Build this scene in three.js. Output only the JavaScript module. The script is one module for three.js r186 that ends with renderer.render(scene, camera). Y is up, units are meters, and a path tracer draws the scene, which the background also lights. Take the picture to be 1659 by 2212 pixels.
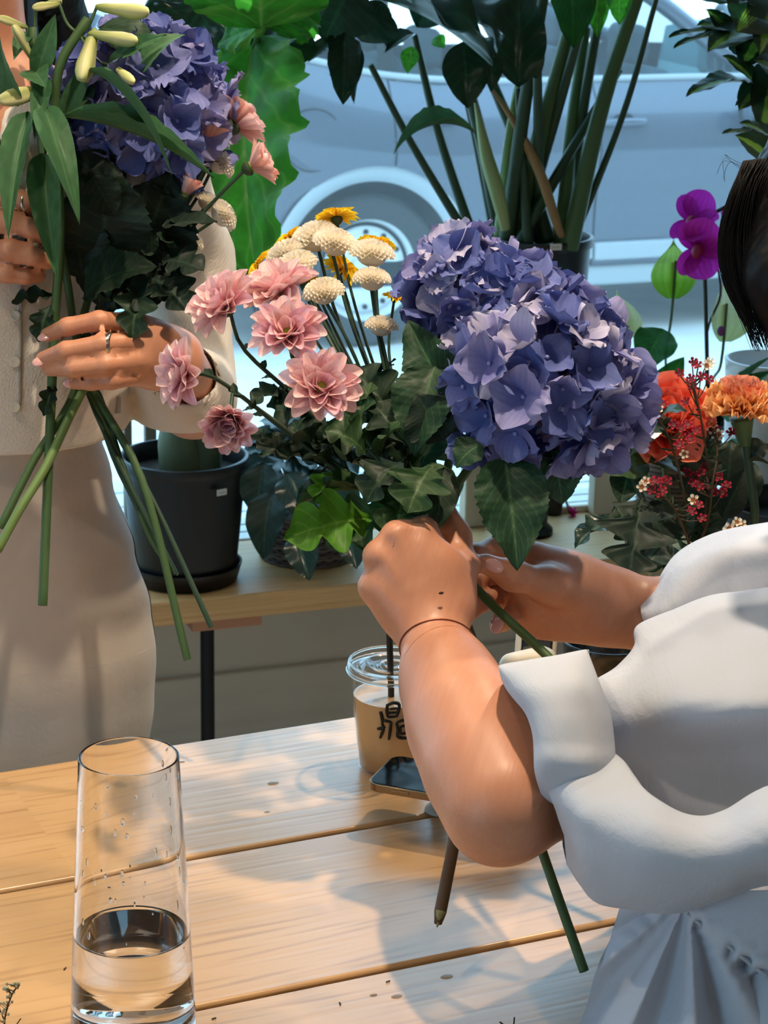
import * as THREE from 'three';
import { mergeGeometries, mergeVertices, toCreasedNormals } from 'three/addons/utils/BufferGeometryUtils.js';
import { RoundedBoxGeometry } from 'three/addons/geometries/RoundedBoxGeometry.js';
import { ImprovedNoise } from 'three/addons/math/ImprovedNoise.js';
import { RectAreaLightUniformsLib } from 'three/addons/lights/RectAreaLightUniformsLib.js';

// ---------------------------------------------------------------- camera, sky, sun, exposure
const scene = new THREE.Scene();
const D2R = Math.PI / 180, FOCAL = 4920, IMG_W = 1659, IMG_H = 2212;
const camera = new THREE.PerspectiveCamera(2 * Math.atan(IMG_H / 2 / FOCAL) / D2R, IMG_W / IMG_H, 0.05, 200);
camera.rotation.order = 'YXZ';
camera.position.set(0, 1.68, 0);
camera.rotation.set(-17 * D2R, -20 * D2R, 1 * D2R);       // x runs along the shop window, z points into the shop
camera.focus = 2.0; camera.userData.fStop = 22;
camera.updateMatrixWorld(true);
const renderer = new THREE.WebGLRenderer({ antialias: true });
renderer.toneMapping = THREE.LinearToneMapping;
renderer.toneMappingExposure = 1.0;
renderer.shadowMap.enabled = true;
RectAreaLightUniformsLib.init();
scene.background = new THREE.Color().setRGB(1.4, 2.6, 3.6);      // clear afternoon sky, blue beside the warm lamps
const sun = new THREE.DirectionalLight(new THREE.Color().setRGB(1, 0.95, 0.85), 9);
sun.position.set(20, 24, 9.5); sun.target.position.set(6, 0, -24);
sun.castShadow = true; sun.shadow.mapSize.set(2048, 2048);
Object.assign(sun.shadow.camera, { left: -30, right: 30, top: 30, bottom: -30, near: 1, far: 90 });
scene.add(sun, sun.target);
// added soft fill panels behind the camera, and unseen spots lighting the table from above
const FILL_PANELS = [[-1.3, 2.96, 1.6, 1.2, 1.2, 0.3], [1.5, 2.96, 1.6, 1.2, 1.2, 0.3]];
const SPOTS = [[0.72, 2.82, -1.62, 0.7, 0.8, -1.72, 10], [1.75, 2.82, -2.35, 1.05, 0.9, -1.9, 7], [-0.3, 2.82, -1.75, 0.3, 0.75, -1.75, 3], [0.35, 2.82, -2.85, 0.5, 0.9, -2.3, 3]];
const WARM = new THREE.Color().setRGB(1.0, 0.8, 0.58);

// ---------------------------------------------------------------- helpers
const V = (x, y, z) => new THREE.Vector3(x, y, z);
/** The world point that lies d metres ahead of the camera plane, seen at pixel (px, py): how places were read off the photograph. */
const P = (px, py, d) => V((px - IMG_W / 2) / FOCAL * d, -(py - IMG_H / 2) / FOCAL * d, -d).applyMatrix4(camera.matrixWorld);
/** The point of the horizontal plane y = h seen at that pixel; onZ: of the upright plane z = z. */
const onY = (px, py, h) => { const o = camera.position, q = P(px, py, 1).sub(o); return q.multiplyScalar((h - o.y) / q.y).add(o); };
const onZ = (px, py, z) => { const o = camera.position, q = P(px, py, 1).sub(o); return q.multiplyScalar((z - o.z) / q.z).add(o); };
const RIGHT = V(1, 0, 0).transformDirection(camera.matrixWorld), UPV = V(0, 1, 0).transformDirection(camera.matrixWorld), BACK = V(0, 0, 1).transformDirection(camera.matrixWorld);
const rel = (x, y, z) => V(0, 0, 0).addScaledVector(RIGHT, x).addScaledVector(UPV, y).addScaledVector(BACK, z);   // a direction: right, up, towards the viewer
function rng(seed) { let s = seed | 0; return () => { s = (s + 0x6d2b79f5) | 0; let t = Math.imul(s ^ (s >>> 15), 1 | s); t = (t + Math.imul(t ^ (t >>> 7), 61 | t)) ^ t; return ((t ^ (t >>> 14)) >>> 0) / 4294967296; }; }
const perlin = new ImprovedNoise();
const noise = (x, y, z = 0) => perlin.noise(x + 31.7, y + 17.3, z + 5.1);
const fbm = (x, y, z = 0, n = 4) => { let s = 0, a = 0.5; for (let i = 0; i < n; i++) { s += a * noise(x, y, z); x *= 2.03; y *= 2.03; z *= 2.03; a *= 0.5; } return s; };
const clamp = (x, a = 0, b = 1) => Math.min(b, Math.max(a, x)), lerp = (a, b, t) => a + (b - a) * t;
const sstep = (a, b, x) => { const t = clamp((x - a) / (b - a)); return t * t * (3 - 2 * t); };
const hex = (c) => new THREE.Color(c);
function tex(w, h, fn, srgb = true, rep = [1, 1]) {
  const data = new Uint8Array(w * h * 4);
  for (let y = 0; y < h; y++) for (let x = 0; x < w; x++) { const c = fn((x + 0.5) / w, (y + 0.5) / h), o = (y * w + x) * 4; for (let k = 0; k < 3; k++) data[o + k] = clamp(c[k] ?? c[0]) * 255; data[o + 3] = 255; }
  const t = new THREE.DataTexture(data, w, h); t.wrapS = t.wrapT = THREE.RepeatWrapping; t.magFilter = THREE.LinearFilter; t.minFilter = THREE.LinearMipmapLinearFilter;
  if (srgb) t.colorSpace = THREE.SRGBColorSpace; t.repeat.set(...rep); t.needsUpdate = true; return t;
}
const std = (color, roughness = 0.6, o = {}) => new THREE.MeshStandardMaterial({ color, roughness, side: THREE.DoubleSide, ...o });
const phy = (color, roughness = 0.6, o = {}) => new THREE.MeshPhysicalMaterial({ color, roughness, side: THREE.DoubleSide, ...o });

const used = {};
const numbered = (n) => { const k = used[n] = (used[n] ?? -1) + 1; return k ? n + '_' + String(k).padStart(3, '0') : n; };
function tag(o, label, category, group) { o.userData.label = label; o.userData.category = category; if (group) o.userData.group = group; return o; }
function thing(name, label, category, at = V(0, 0, 0), group) {
  const o = new THREE.Group(); o.name = numbered(name); o.position.copy(at); tag(o, label, category, group); scene.add(o); o.updateMatrixWorld(true); return o;
}
/** A mesh under parent (its geometry already in the parent's axes). */
function part(name, geometry, material, parent, label) {
  const m = new THREE.Mesh(geometry, material); m.name = name; m.castShadow = m.receiveShadow = true; if (label) m.userData.label = label; parent.add(m); return m;
}
/** A part whose geometry is in world coordinates: moved into the axes of a parent that is only translated. */
function wpart(name, geometry, material, parent, label) {
  const o = V(0, 0, 0); for (let q = parent; q && q !== scene; q = q.parent) o.add(q.position);
  return part(name, geometry.translate(-o.x, -o.y, -o.z), material, parent, label);
}
function struct(name, geometry, material) { const m = part(name, geometry, material, scene); m.userData.kind = 'structure'; return m; }
const box = (w, h, d, x = 0, y = 0, z = 0) => new THREE.BoxGeometry(w, h, d).translate(x, y, z);
const rbox = (w, h, d, r, x = 0, y = 0, z = 0, s = 2) => new RoundedBoxGeometry(w, h, d, s, r).translate(x, y, z);
const merge = (list) => mergeGeometries(list.map((g) => { const q = g.index ? g : g; for (const k of Object.keys(q.attributes)) if (!['position', 'normal', 'uv'].includes(k)) q.deleteAttribute(k); return q.index ? q.toNonIndexed() : q; }), false);
const lathe = (pts, n = 48) => new THREE.LatheGeometry(pts.map(([r, y]) => new THREE.Vector2(Math.max(r, 1e-5), y)), n);
/** Geometry from a grid of points f(i/nu, j/nv) -> Vector3. */
function sheet(nu, nv, f, uvs = (u, v) => [u, v]) {
  const p = [], uv = [], idx = [];
  for (let j = 0; j <= nv; j++) for (let i = 0; i <= nu; i++) { const q = f(i / nu, j / nv); p.push(q.x, q.y, q.z); uv.push(...uvs(i / nu, j / nv)); }
  for (let j = 0; j < nv; j++) for (let i = 0; i < nu; i++) { const a = j * (nu + 1) + i, b = a + 1, c = a + nu + 1, d = c + 1; idx.push(a, b, d, a, d, c); }
  const g = new THREE.BufferGeometry(); g.setAttribute('position', new THREE.Float32BufferAttribute(p, 3)); g.setAttribute('uv', new THREE.Float32BufferAttribute(uv, 2)); g.setIndex(idx); g.computeVertexNormals(); return g;
}
/** A round bar swept along a smooth curve through pts with radius r(t) (a number or a function), capped. */
function tube(pts, r, n = 12, sides = 8, bump) {
  const R = typeof r === 'function' ? r : () => r, curve = pts.length > 2 ? new THREE.CatmullRomCurve3(pts, false, 'centripetal') : new THREE.LineCurve3(pts[0], pts[1]);
  const f = curve.computeFrenetFrames(n, false), p = [], uv = [], idx = [], L = curve.getLength();
  for (let j = 0; j <= n; j++) { const t = j / n, c = curve.getPointAt(t);
    for (let i = 0; i <= sides; i++) { const a = i / sides * Math.PI * 2, rr = R(t) * (bump ? bump(a, t) : 1), q = c.clone().addScaledVector(f.normals[j], Math.cos(a) * rr).addScaledVector(f.binormals[j], Math.sin(a) * rr); p.push(q.x, q.y, q.z); uv.push(i / sides, t * L); } }
  for (let j = 0; j < n; j++) for (let i = 0; i < sides; i++) { const a = j * (sides + 1) + i, b = a + 1, c = a + sides + 1, d = c + 1; idx.push(a, b, d, a, d, c); }
  for (const [j, s] of [[0, 1], [n, 0]]) { const c = curve.getPointAt(j / n), k = p.length / 3; p.push(c.x, c.y, c.z); uv.push(0.5, 0); for (let i = 0; i < sides; i++) { const a = j * (sides + 1) + i; s ? idx.push(k, a + 1, a) : idx.push(k, a, a + 1); } }
  const g = new THREE.BufferGeometry(); g.setAttribute('position', new THREE.Float32BufferAttribute(p, 3)); g.setAttribute('uv', new THREE.Float32BufferAttribute(uv, 2)); g.setIndex(idx); g.computeVertexNormals();
  const nn = g.attributes.normal; for (let j = 0; j <= n; j++) { const a = j * (sides + 1), b = a + sides, q = V(0, 0, 0).fromBufferAttribute(nn, a).add(V(0, 0, 0).fromBufferAttribute(nn, b)).normalize(); nn.setXYZ(a, q.x, q.y, q.z); nn.setXYZ(b, q.x, q.y, q.z); }
  return g;
}
const tubeW = (pts, r, n, sides) => tube(pts, r, n, sides);
/** Basis that takes +y to dir and +z as near as can be to face. */
function basis(dir, face) { const y = dir.clone().normalize(), x = y.clone().cross(face).normalize(), z = x.clone().cross(y); return new THREE.Matrix4().makeBasis(x, y, z); }
function setPose(m, at, dir, face, sx, sy = sx, sz = sx) { m.quaternion.setFromRotationMatrix(basis(dir, face)); m.position.copy(at); m.scale.set(sx, sy, sz); return m; }
/** Put a mesh (geometry: base at 0, grows along +y, faces +z) under parent from world point a to b. */
function between(name, geometry, material, parent, a, b, face, width, label) {
  const m = part(name, geometry, material, parent, label), L = a.distanceTo(b), o = V(0, 0, 0); for (let q = parent; q && q !== scene; q = q.parent) o.add(q.position);
  return setPose(m, a.clone().sub(o), b.clone().sub(a), face, width, L, L);
}

// ---------------------------------------------------------------- bodies and cloth: distance fields meshed with surface nets
const smin = (a, b, k) => { const h = Math.max(k - Math.abs(a - b), 0) / k; return Math.min(a, b) - h * h * k * 0.25; };
const smax = (a, b, k) => -smin(-a, -b, k);
class Field {
  constructor() { this.ops = []; this.lo = V(1e9, 1e9, 1e9); this.hi = V(-1e9, -1e9, -1e9); this.warp = null; }
  grow(p, r) { this.lo.min(V(p.x - r, p.y - r, p.z - r)); this.hi.max(V(p.x + r, p.y + r, p.z + r)); }
  /** tapered capsule; sub: carved out instead; sq: flattening [axis, factor] across. */
  cap(a, b, ra, rb = ra, k = 0.012, sub = false) { if (!sub) { this.grow(a, ra); this.grow(b, rb); }
    const dx = b.x - a.x, dy = b.y - a.y, dz = b.z - a.z, l2 = dx * dx + dy * dy + dz * dz || 1e-9;
    this.ops.push([k, sub, (x, y, z) => { const px = x - a.x, py = y - a.y, pz = z - a.z, t = clamp((px * dx + py * dy + pz * dz) / l2), qx = px - dx * t, qy = py - dy * t, qz = pz - dz * t; return Math.sqrt(qx * qx + qy * qy + qz * qz) - (ra + (rb - ra) * t); }]); return this; }
  /** ellipsoid with radii along the axes of m (default world). */
  ell(c, rx, ry, rz, k = 0.015, m = null, sub = false) { const R = Math.max(rx, ry, rz); if (!sub) this.grow(c, R); const im = m ? m.clone().invert().elements : null;
    this.ops.push([k, sub, (x, y, z) => { let px = x - c.x, py = y - c.y, pz = z - c.z; if (im) [px, py, pz] = [im[0] * px + im[4] * py + im[8] * pz, im[1] * px + im[5] * py + im[9] * pz, im[2] * px + im[6] * py + im[10] * pz];
      const ax = px / rx, ay = py / ry, az = pz / rz, k0 = Math.sqrt(ax * ax + ay * ay + az * az), bx = ax / rx, by = ay / ry, bz = az / rz, k1 = Math.sqrt(bx * bx + by * by + bz * bz); return k1 < 1e-6 ? -Math.min(rx, ry, rz) : k0 * (k0 - 1) / k1; }]); return this; }
  path(pts, r, k = 0.012, sub = false) { const R = typeof r === 'function' ? r : () => r, n = pts.length - 1; for (let i = 0; i < n; i++) this.cap(pts[i], pts[i + 1], R(i / n), R((i + 1) / n), k, sub); return this; }
  cut(f, k = 0.004) { this.ops.push([k, true, f]); return this; }
  at(x, y, z) { let d = 1e3; for (const [k, sub, f] of this.ops) d = sub ? smax(d, -f(x, y, z), k) : smin(d, f(x, y, z), k); return this.warp ? d + this.warp(x, y, z) : d; }
  mesh(c, pad = 0.02, clip = null, skip = null) {   // clip, skip: boxes to mesh inside of, or to leave out
    const N = 8, lo = (clip?.min ?? this.lo).clone().subScalar(clip ? 0 : pad), n = (clip?.max ?? this.hi).clone().addScalar(clip ? 0 : pad).sub(lo).divideScalar(c * N).ceil(), nx = n.x * N + 1, ny = n.y * N + 1, sx = nx, sxy = nx * ny;
    const vals = new Map(), blocks = [], reach = c * N * 0.87 + 0.03, verts = [], idx = [], cellV = new Map();
    const key = (i, j, k) => k * sxy + j * sx + i;
    for (let bz = 0; bz < n.z; bz++) for (let by = 0; by < n.y; by++) for (let bx = 0; bx < n.x; bx++) { const h = N * c / 2; if (skip?.some((b) => [0, 1, 2, 3, 4, 5, 6, 7].every((q) => b.containsPoint(V(lo.x + (bx + (q & 1)) * N * c, lo.y + (by + (q >> 1 & 1)) * N * c, lo.z + (bz + (q >> 2)) * N * c))))) continue; if (Math.abs(this.at(lo.x + bx * N * c + h, lo.y + by * N * c + h, lo.z + bz * N * c + h)) < reach) blocks.push([bx, by, bz]); }
    const val = (i, j, k) => { const q = key(i, j, k); let v = vals.get(q); if (v === undefined) vals.set(q, v = this.at(lo.x + i * c, lo.y + j * c, lo.z + k * c)); return v; };
    const E = [[0, 1], [2, 3], [4, 5], [6, 7], [0, 2], [1, 3], [4, 6], [5, 7], [0, 4], [1, 5], [2, 6], [3, 7]], cells = [];
    for (const [bx, by, bz] of blocks) for (let k = bz * N; k < bz * N + N; k++) for (let j = by * N; j < by * N + N; j++) for (let i = bx * N; i < bx * N + N; i++) {
      const v = []; let m = 0; for (let q = 0; q < 8; q++) { const w = val(i + (q & 1), j + (q >> 1 & 1), k + (q >> 2)); v.push(w); if (w < 0) m |= 1 << q; }
      if (m === 0 || m === 255) continue;
      let x = 0, y = 0, z = 0, s = 0; for (const [a, b] of E) if ((v[a] < 0) !== (v[b] < 0)) { const t = v[a] / (v[a] - v[b]); x += lerp(a & 1, b & 1, t); y += lerp(a >> 1 & 1, b >> 1 & 1, t); z += lerp(a >> 2, b >> 2, t); s++; }
      cellV.set(key(i, j, k), verts.length / 3); verts.push(lo.x + (i + x / s) * c, lo.y + (j + y / s) * c, lo.z + (k + z / s) * c); cells.push([i, j, k, v]);
    }
    for (const [i, j, k, v] of cells) for (const [b, o1, o2] of [[1, [0, 1, 0], [0, 0, 1]], [2, [0, 0, 1], [1, 0, 0]], [4, [1, 0, 0], [0, 1, 0]]]) {
      if ((v[0] < 0) === (v[b] < 0)) continue;
      const q = [[0, 0, 0], o1, [o1[0] + o2[0], o1[1] + o2[1], o1[2] + o2[2]], o2].map(([a, e, f]) => cellV.get(key(i - a, j - e, k - f))); if (q.some((e) => e === undefined)) continue;
      const [A, B, C, D] = q; v[0] < 0 ? idx.push(A, B, C, A, C, D) : idx.push(A, C, B, A, D, C);
    }
    const g = new THREE.BufferGeometry(), nor = new Float32Array(verts.length), uv = new Float32Array(verts.length / 3 * 2), e = c * 0.5;
    for (let i = 0; i < verts.length; i += 3) { const [x, y, z] = [verts[i], verts[i + 1], verts[i + 2]]; let a = this.at(x + e, y, z) - this.at(x - e, y, z), b = this.at(x, y + e, z) - this.at(x, y - e, z), d = this.at(x, y, z + e) - this.at(x, y, z - e); const l = Math.hypot(a, b, d) || 1; nor.set([a / l, b / l, d / l], i);
uv.set([x + z * 0.8, y + 0.5 * (z - x)], i / 3 * 2); }
    g.setAttribute('position', new THREE.Float32BufferAttribute(verts, 3)); g.setAttribute('normal', new THREE.Float32BufferAttribute(nor, 3)); g.setAttribute('uv', new THREE.Float32BufferAttribute(uv, 2)); g.setIndex(idx); return g;
  }
}
// ---------------------------------------------------------------- surfaces
function woodTex(seed, a, b, c, k = 1, ring = 0) {          // grain along u: fine pores, wavy figure, slow change of tone
  const A = hex(a), B = hex(b), C = hex(c);
  return tex(1024, 512, (u, v) => {
    const x = u * 2.4 * k + seed * 7, y = v * k, w = noise(x * 1.1, y * 5, seed) * 0.03, yy = y + w;
    let fig = 0.5 + 0.5 * Math.sin((yy * 60 + fbm(x * 0.8, yy * 9, seed, 3) * 9) * (1 + ring)), t = 0.3 * fig + 0.9 * (fbm(x * 1.2, yy * 34, seed + 3, 4) + 0.15);
    const pore = Math.pow(clamp(noise(x * 9, yy * 210, seed + 9) * 1.9), 2), band = clamp(fbm(x * 0.6, yy * 6, seed + 20, 3) * 1.6);
    t = clamp(t * 0.55 + 0.12); const m = [0, 1, 2].map((i) => { const q = ['r', 'g', 'b'][i]; return lerp(lerp(A[q], B[q], t), C[q], clamp(0.42 * pore + 0.35 * band)); });
    const col = new THREE.Color(...m).convertLinearToSRGB(); return [col.r, col.g, col.b];
  });
}
const poreMap = tex(512, 512, (u, v) => { const p = clamp(noise(u * 14, v * 150) * 1.6) * 0.6 + 0.2 * fbm(u * 6, v * 60, 2); return [0.75 - p, 0.75 - p, 0.75 - p]; }, false);
const plankMats = [1, 2, 3].map((s) => phy(0xffffff, 0.36, { map: woodTex(s, '#d8ae7c', '#c5965c', '#8f653d'), bumpMap: poreMap, bumpScale: 0.0006, specularIntensity: 1.0, clearcoat: 0.7, clearcoatRoughness: 0.27 }));
const edgeMat = std('#b07a42', 0.55);
const benchMat = std(0xffffff, 0.5, { map: woodTex(8, '#d9b17c', '#c48f55', '#96632f', 1.3, 0.6) });
const plaster = (c, s = 1) => std(0xffffff, 0.85, { map: tex(256, 256, (u, v) => { const n = 1 + 0.05 * fbm(u * 8, v * 8, s, 4), q = hex(c).convertLinearToSRGB(); return [q.r * n, q.g * n, q.b * n]; }), bumpMap: speck, bumpScale: 0.0006 });
const speck = tex(256, 256, (u, v) => { const n = 0.5 + 0.5 * fbm(u * 40, v * 40, 3, 3); return [n, n, n]; }, false);
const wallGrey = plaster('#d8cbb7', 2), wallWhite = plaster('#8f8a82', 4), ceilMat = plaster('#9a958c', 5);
const blackMetal = std('#0d1016', 0.45, { metalness: 0.4 }), blackPlastic = std('#070a10', 0.4);
const cream = std('#d3c3a6', 0.6), whitePlastic = std('#e6e4df', 0.4);

// ---------------------------------------------------------------- shell of the shop
const WALLZ = -3.67, X0 = -2.5, X1 = 3.7, WX0 = -1.9, WX1 = 3.35, SILL = 0.38, HEAD = 2.75;
struct('floor', box(X1 - X0 + 0.4, 0.2, 8.3, (X0 + X1) / 2, -0.1, 0.35), std(0xffffff, 0.55, { map: tex(512, 512, (u, v) => { const n = 0.78 + 0.06 * fbm(u * 9, v * 9, 4, 4); return [n, n * 0.95, n * 0.88]; }) }));
struct('ceiling', box(X1 - X0 + 0.4, 0.2, 8.3, (X0 + X1) / 2, 3.1, 0.35), ceilMat);
{ // unseen tall window in the left wall, placed to bring daylight in from the side
  const a = -1.2, b = 0.5, top = 2.2;
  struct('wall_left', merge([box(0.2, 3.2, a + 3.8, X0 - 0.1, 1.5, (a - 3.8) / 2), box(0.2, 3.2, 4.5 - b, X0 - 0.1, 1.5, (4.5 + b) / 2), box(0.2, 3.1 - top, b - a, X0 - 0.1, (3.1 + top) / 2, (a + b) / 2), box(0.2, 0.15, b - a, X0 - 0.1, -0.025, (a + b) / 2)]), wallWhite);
  const w = new THREE.Group(); w.name = 'unseen_window_2'; w.userData.kind = 'structure'; scene.add(w);
  part('window_frame', merge([rbox(0.07, 0.06, b - a, 0.006, X0 - 0.1, 0.08, (a + b) / 2), rbox(0.07, 0.06, b - a, 0.006, X0 - 0.1, top - 0.03, (a + b) / 2), ...[a + 0.03, (a + b) / 2, b - 0.03].map((z) => rbox(0.07, top - 0.05, 0.06, 0.006, X0 - 0.1, (top + 0.05) / 2, z))]), blackMetal, w);
  part('pane', box(0.002, top - 0.1, b - a - 0.08, X0 - 0.1, (top + 0.1) / 2, (a + b) / 2), phy(0xffffff, 0.05, { transmission: 1, thickness: 0, ior: 1.45 }), w);
}
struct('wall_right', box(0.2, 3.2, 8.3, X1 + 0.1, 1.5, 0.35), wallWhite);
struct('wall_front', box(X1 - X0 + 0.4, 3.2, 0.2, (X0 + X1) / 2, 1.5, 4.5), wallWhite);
{ // the window wall: below, beside and above the opening, and an unseen storey that shades car and pavement
  const w = X1 - X0 + 0.4, c = (X0 + X1) / 2, y0 = -0.5;
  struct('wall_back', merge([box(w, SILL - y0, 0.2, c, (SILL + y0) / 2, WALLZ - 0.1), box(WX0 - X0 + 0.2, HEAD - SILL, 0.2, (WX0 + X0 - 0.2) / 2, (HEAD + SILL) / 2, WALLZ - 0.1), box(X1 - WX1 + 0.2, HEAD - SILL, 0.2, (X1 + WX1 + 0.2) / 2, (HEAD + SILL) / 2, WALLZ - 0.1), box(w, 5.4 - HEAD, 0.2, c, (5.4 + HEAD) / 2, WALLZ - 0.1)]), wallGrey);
  struct('baseboard_back', rbox(X1 - X0, 0.215, 0.018, 0.004, c, 0.1075, WALLZ + 0.009), wallGrey);
  const win = new THREE.Group(); win.name = 'window_1'; win.userData.kind = 'structure'; scene.add(win);
  const fm = std('#c9d2d6', 0.45), W = WX1 - WX0, wc = (WX0 + WX1) / 2, gz = WALLZ - 0.14;
  part('window_frame', merge([rbox(W, 0.05, 0.07, 0.006, wc, SILL + 0.025, gz), rbox(W, 0.06, 0.07, 0.006, wc, HEAD - 0.03, gz), rbox(0.05, HEAD - SILL, 0.07, 0.006, WX0 + 0.025, (HEAD + SILL) / 2, gz), rbox(0.05, HEAD - SILL, 0.07, 0.006, WX1 - 0.025, (HEAD + SILL) / 2, gz)]), fm, win);
  for (let k = 0; k < 3; k++) part('sill_slat', rbox(W, 0.02, 0.036, 0.003, wc, 0.49, WALLZ + 0.021 + k * 0.041), std('#e4e6e4', 0.5), win);
  part('sill_bearer', box(W, 0.04, 0.1, wc, 0.458, WALLZ + 0.056), std('#b9bab6', 0.6), win);
  part('pane', box(W - 0.08, HEAD - SILL - 0.08, 0.002, wc, (HEAD + SILL) / 2, gz), phy(0xffffff, 0.17, { transmission: 1, thickness: 0, ior: 1.45, specularIntensity: 0.8 }), win, 'slightly dusty window glass');
}
struct('wall_added_shade', box(26, 6, 0.3, X1 + 13.2, 2.5, WALLZ - 0.15), std('#9a958c', 0.9));  // added wall out of view, keeps the sun off the pavement and car
// ---------------------------------------------------------------- the pavement and street outside
struct('pavement', box(60, 0.2, 60, 0, -0.5, -14), std(0xffffff, 0.85, { map: tex(512, 512, (u, v) => { const n = 0.9 + 0.1 * fbm(u * 30, v * 30, 7, 5); return [n, n * 0.99, n * 0.97]; }, true, [12, 8]) }));
for (let k = 0; k < 5; k++) { // pale boards of the ledge outside the glass
  const m = struct('ledge_board', rbox(6, 0.025, 0.085, 0.004, 0.8, 0.37, WALLZ - 0.26 - k * 0.095), std('#dfe2e2', 0.6));
}
struct('ledge_beam', box(6, 0.7, 0.44, 0.8, 0.0, WALLZ - 0.43), std('#cfd2d2', 0.7));

// ---------------------------------------------------------------- added fill panels and unseen spotlights overhead
const glow = std('#ffffff', 0.5, { emissive: new THREE.Color().setRGB(1, 0.86, 0.68), emissiveIntensity: 2 });
for (const [x, y, z, w, d, I] of FILL_PANELS) {  // added fill from behind the camera, each with a glowing face
  const t = thing('added_fill_panel', x < 0 ? 'added square warm fill panel on the side of the standing woman, behind the camera' : 'added square warm fill panel on the side of the seated woman, behind the camera', 'fill light', V(x, y, z));
  part('panel_frame', box(w + 0.06, 0.04, d + 0.06, 0, 0.02, 0), whitePlastic, t); part('fill_panel', box(w, 0.004, d, 0, -0.003, 0), glow, t);
  const l = new THREE.RectAreaLight(WARM, I, w, d); l.position.set(x, y - 0.012, z); l.lookAt(x, 0, z); scene.add(l);
}
SPOTS.forEach(([x, y, z, tx, ty, tz, I], i) => {  // unseen lamps out of view, placed to light the table and bouquets
  const t = thing('unseen_spotlight', ['unseen black spotlight out of view, lighting the near side of the table', 'unseen black spotlight out of view, lighting the hydrangea bouquet', 'unseen black spotlight out of view, lighting the table by the glass vase', 'unseen black spotlight out of view nearest the window, lighting the back of the table'][i], 'spotlight', V(x, y, z));
  const dir = V(tx - x, ty - y, tz - z).normalize(), can = part('lamp_can', lathe([[0.0, 0.1], [0.03, 0.1], [0.034, 0.09], [0.034, 0], [0.03, 0], [0.03, 0.05], [0, 0.05]], 24), blackMetal, t);
  setPose(can, dir.clone().multiplyScalar(0.0), dir.clone().negate(), V(0, 0, 1), 1); part('lamp_stem', tube([V(0, 0.08, 0), V(0, 0.19, 0)], 0.006, 2, 8), blackMetal, t);
  const b = part('bulb', new THREE.CylinderGeometry(0.026, 0.026, 0.004, 20), glow, t); setPose(b, dir.clone().multiplyScalar(-0.03), dir, V(0, 0, 1), 1);
  const l = new THREE.SpotLight(WARM, I, 0, 0.62, 0.55, 2); l.position.set(x, y, z).addScaledVector(dir, 0.012); l.target.position.set(tx, ty, tz); l.castShadow = true; l.shadow.radius = 1.6; l.shadow.mapSize.set(1024, 1024); scene.add(l, l.target);
});

// ---------------------------------------------------------------- the table: three broad planks
const TABY = 0.75, TYAW = 5.5 * D2R;
{
  const A = onY(0, 1663, TABY), B = onY(760, 1545, TABY), C = onY(420, 2180, TABY);
  const u = B.clone().sub(A).setY(0).normalize(), n = V(-u.z, 0, u.x);  // n: towards the viewer
  if (n.z < 0) n.negate();
  const seam = onY(465, 1843, TABY).sub(A).dot(n), t = thing('work_table', 'broad light oak work table of wide planks', 'table', V(A.x, 0, A.z));
  t.rotation.y = Math.atan2(-u.z, u.x); t.updateMatrixWorld(true);
  const wides = [seam, seam, seam * 0.77], L = 3.3, x0 = -1.35; let z = 0;
  wides.forEach((w, i) => {
    const g = rbox(L, 0.036, w - 0.0065, 0.004, x0 + L / 2, TABY - 0.018, z + w / 2, 2), p = g.attributes.position, uv = g.attributes.uv;
    for (let k = 0; k < p.count; k++) uv.setXY(k, p.getX(k) / 2.4 + i * 0.37, (p.getZ(k) - z) * 0.9 + p.getY(k) * 0.9 + i * 0.3);
    part('plank', g, plankMats[i], t); z += w;
  });
  part('frame', merge([box(L - 0.1, 0.08, 0.03, x0 + L / 2, TABY - 0.078, 0.09), box(L - 0.1, 0.08, 0.03, x0 + L / 2, TABY - 0.078, z - 0.09), box(L - 0.1, 0.012, z - 0.02, x0 + L / 2, TABY - 0.0425, z / 2)]), edgeMat, t);
  for (const [a, b] of [[0.08, 0.1], [L - 0.08, 0.1], [0.08, z - 0.1], [L - 0.08, z - 0.1]]) part('leg', box(0.05, TABY - 0.04, 0.05, x0 + a, (TABY - 0.04) / 2, b), blackMetal, t);
}
// ---------------------------------------------------------------- the bench under the window
const BY = 0.5, BZ = WALLZ + 0.4;
{
  const t = thing('window_bench', 'pine slab bench along the window on thin black legs', 'bench', V(0, 0, WALLZ)), bx0 = -0.75, bx1 = 2.9;
  const g = rbox(bx1 - bx0, 0.04, 0.27, 0.004, (bx0 + bx1) / 2, BY - 0.02, 0.265, 3), p = g.attributes.position, uv = g.attributes.uv;
  for (let k = 0; k < p.count; k++) uv.setXY(k, p.getX(k) / 2.4, p.getZ(k) * 1.1 + p.getY(k) * 4.2);
  part('seat_slab', g, benchMat, t);
  const lx = onZ(448, 1450, BZ - 0.1).x;
  for (const x of [lx, lx + 1.5, lx + 2.75]) {
    part('cross_block', rbox(0.115, 0.02, 0.25, 0.003, x + 0.01, BY - 0.0505, 0.26), std('#b98262', 0.6), t);
    for (const z of [0.3]) part('leg', merge([new THREE.CylinderGeometry(0.0115, 0.0115, BY - 0.06, 16).translate(x, (BY - 0.06) / 2, z), new THREE.CylinderGeometry(0.035, 0.012, 0.012, 16).translate(x, BY - 0.0665, z)]), blackMetal, t);
  }
}
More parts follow.
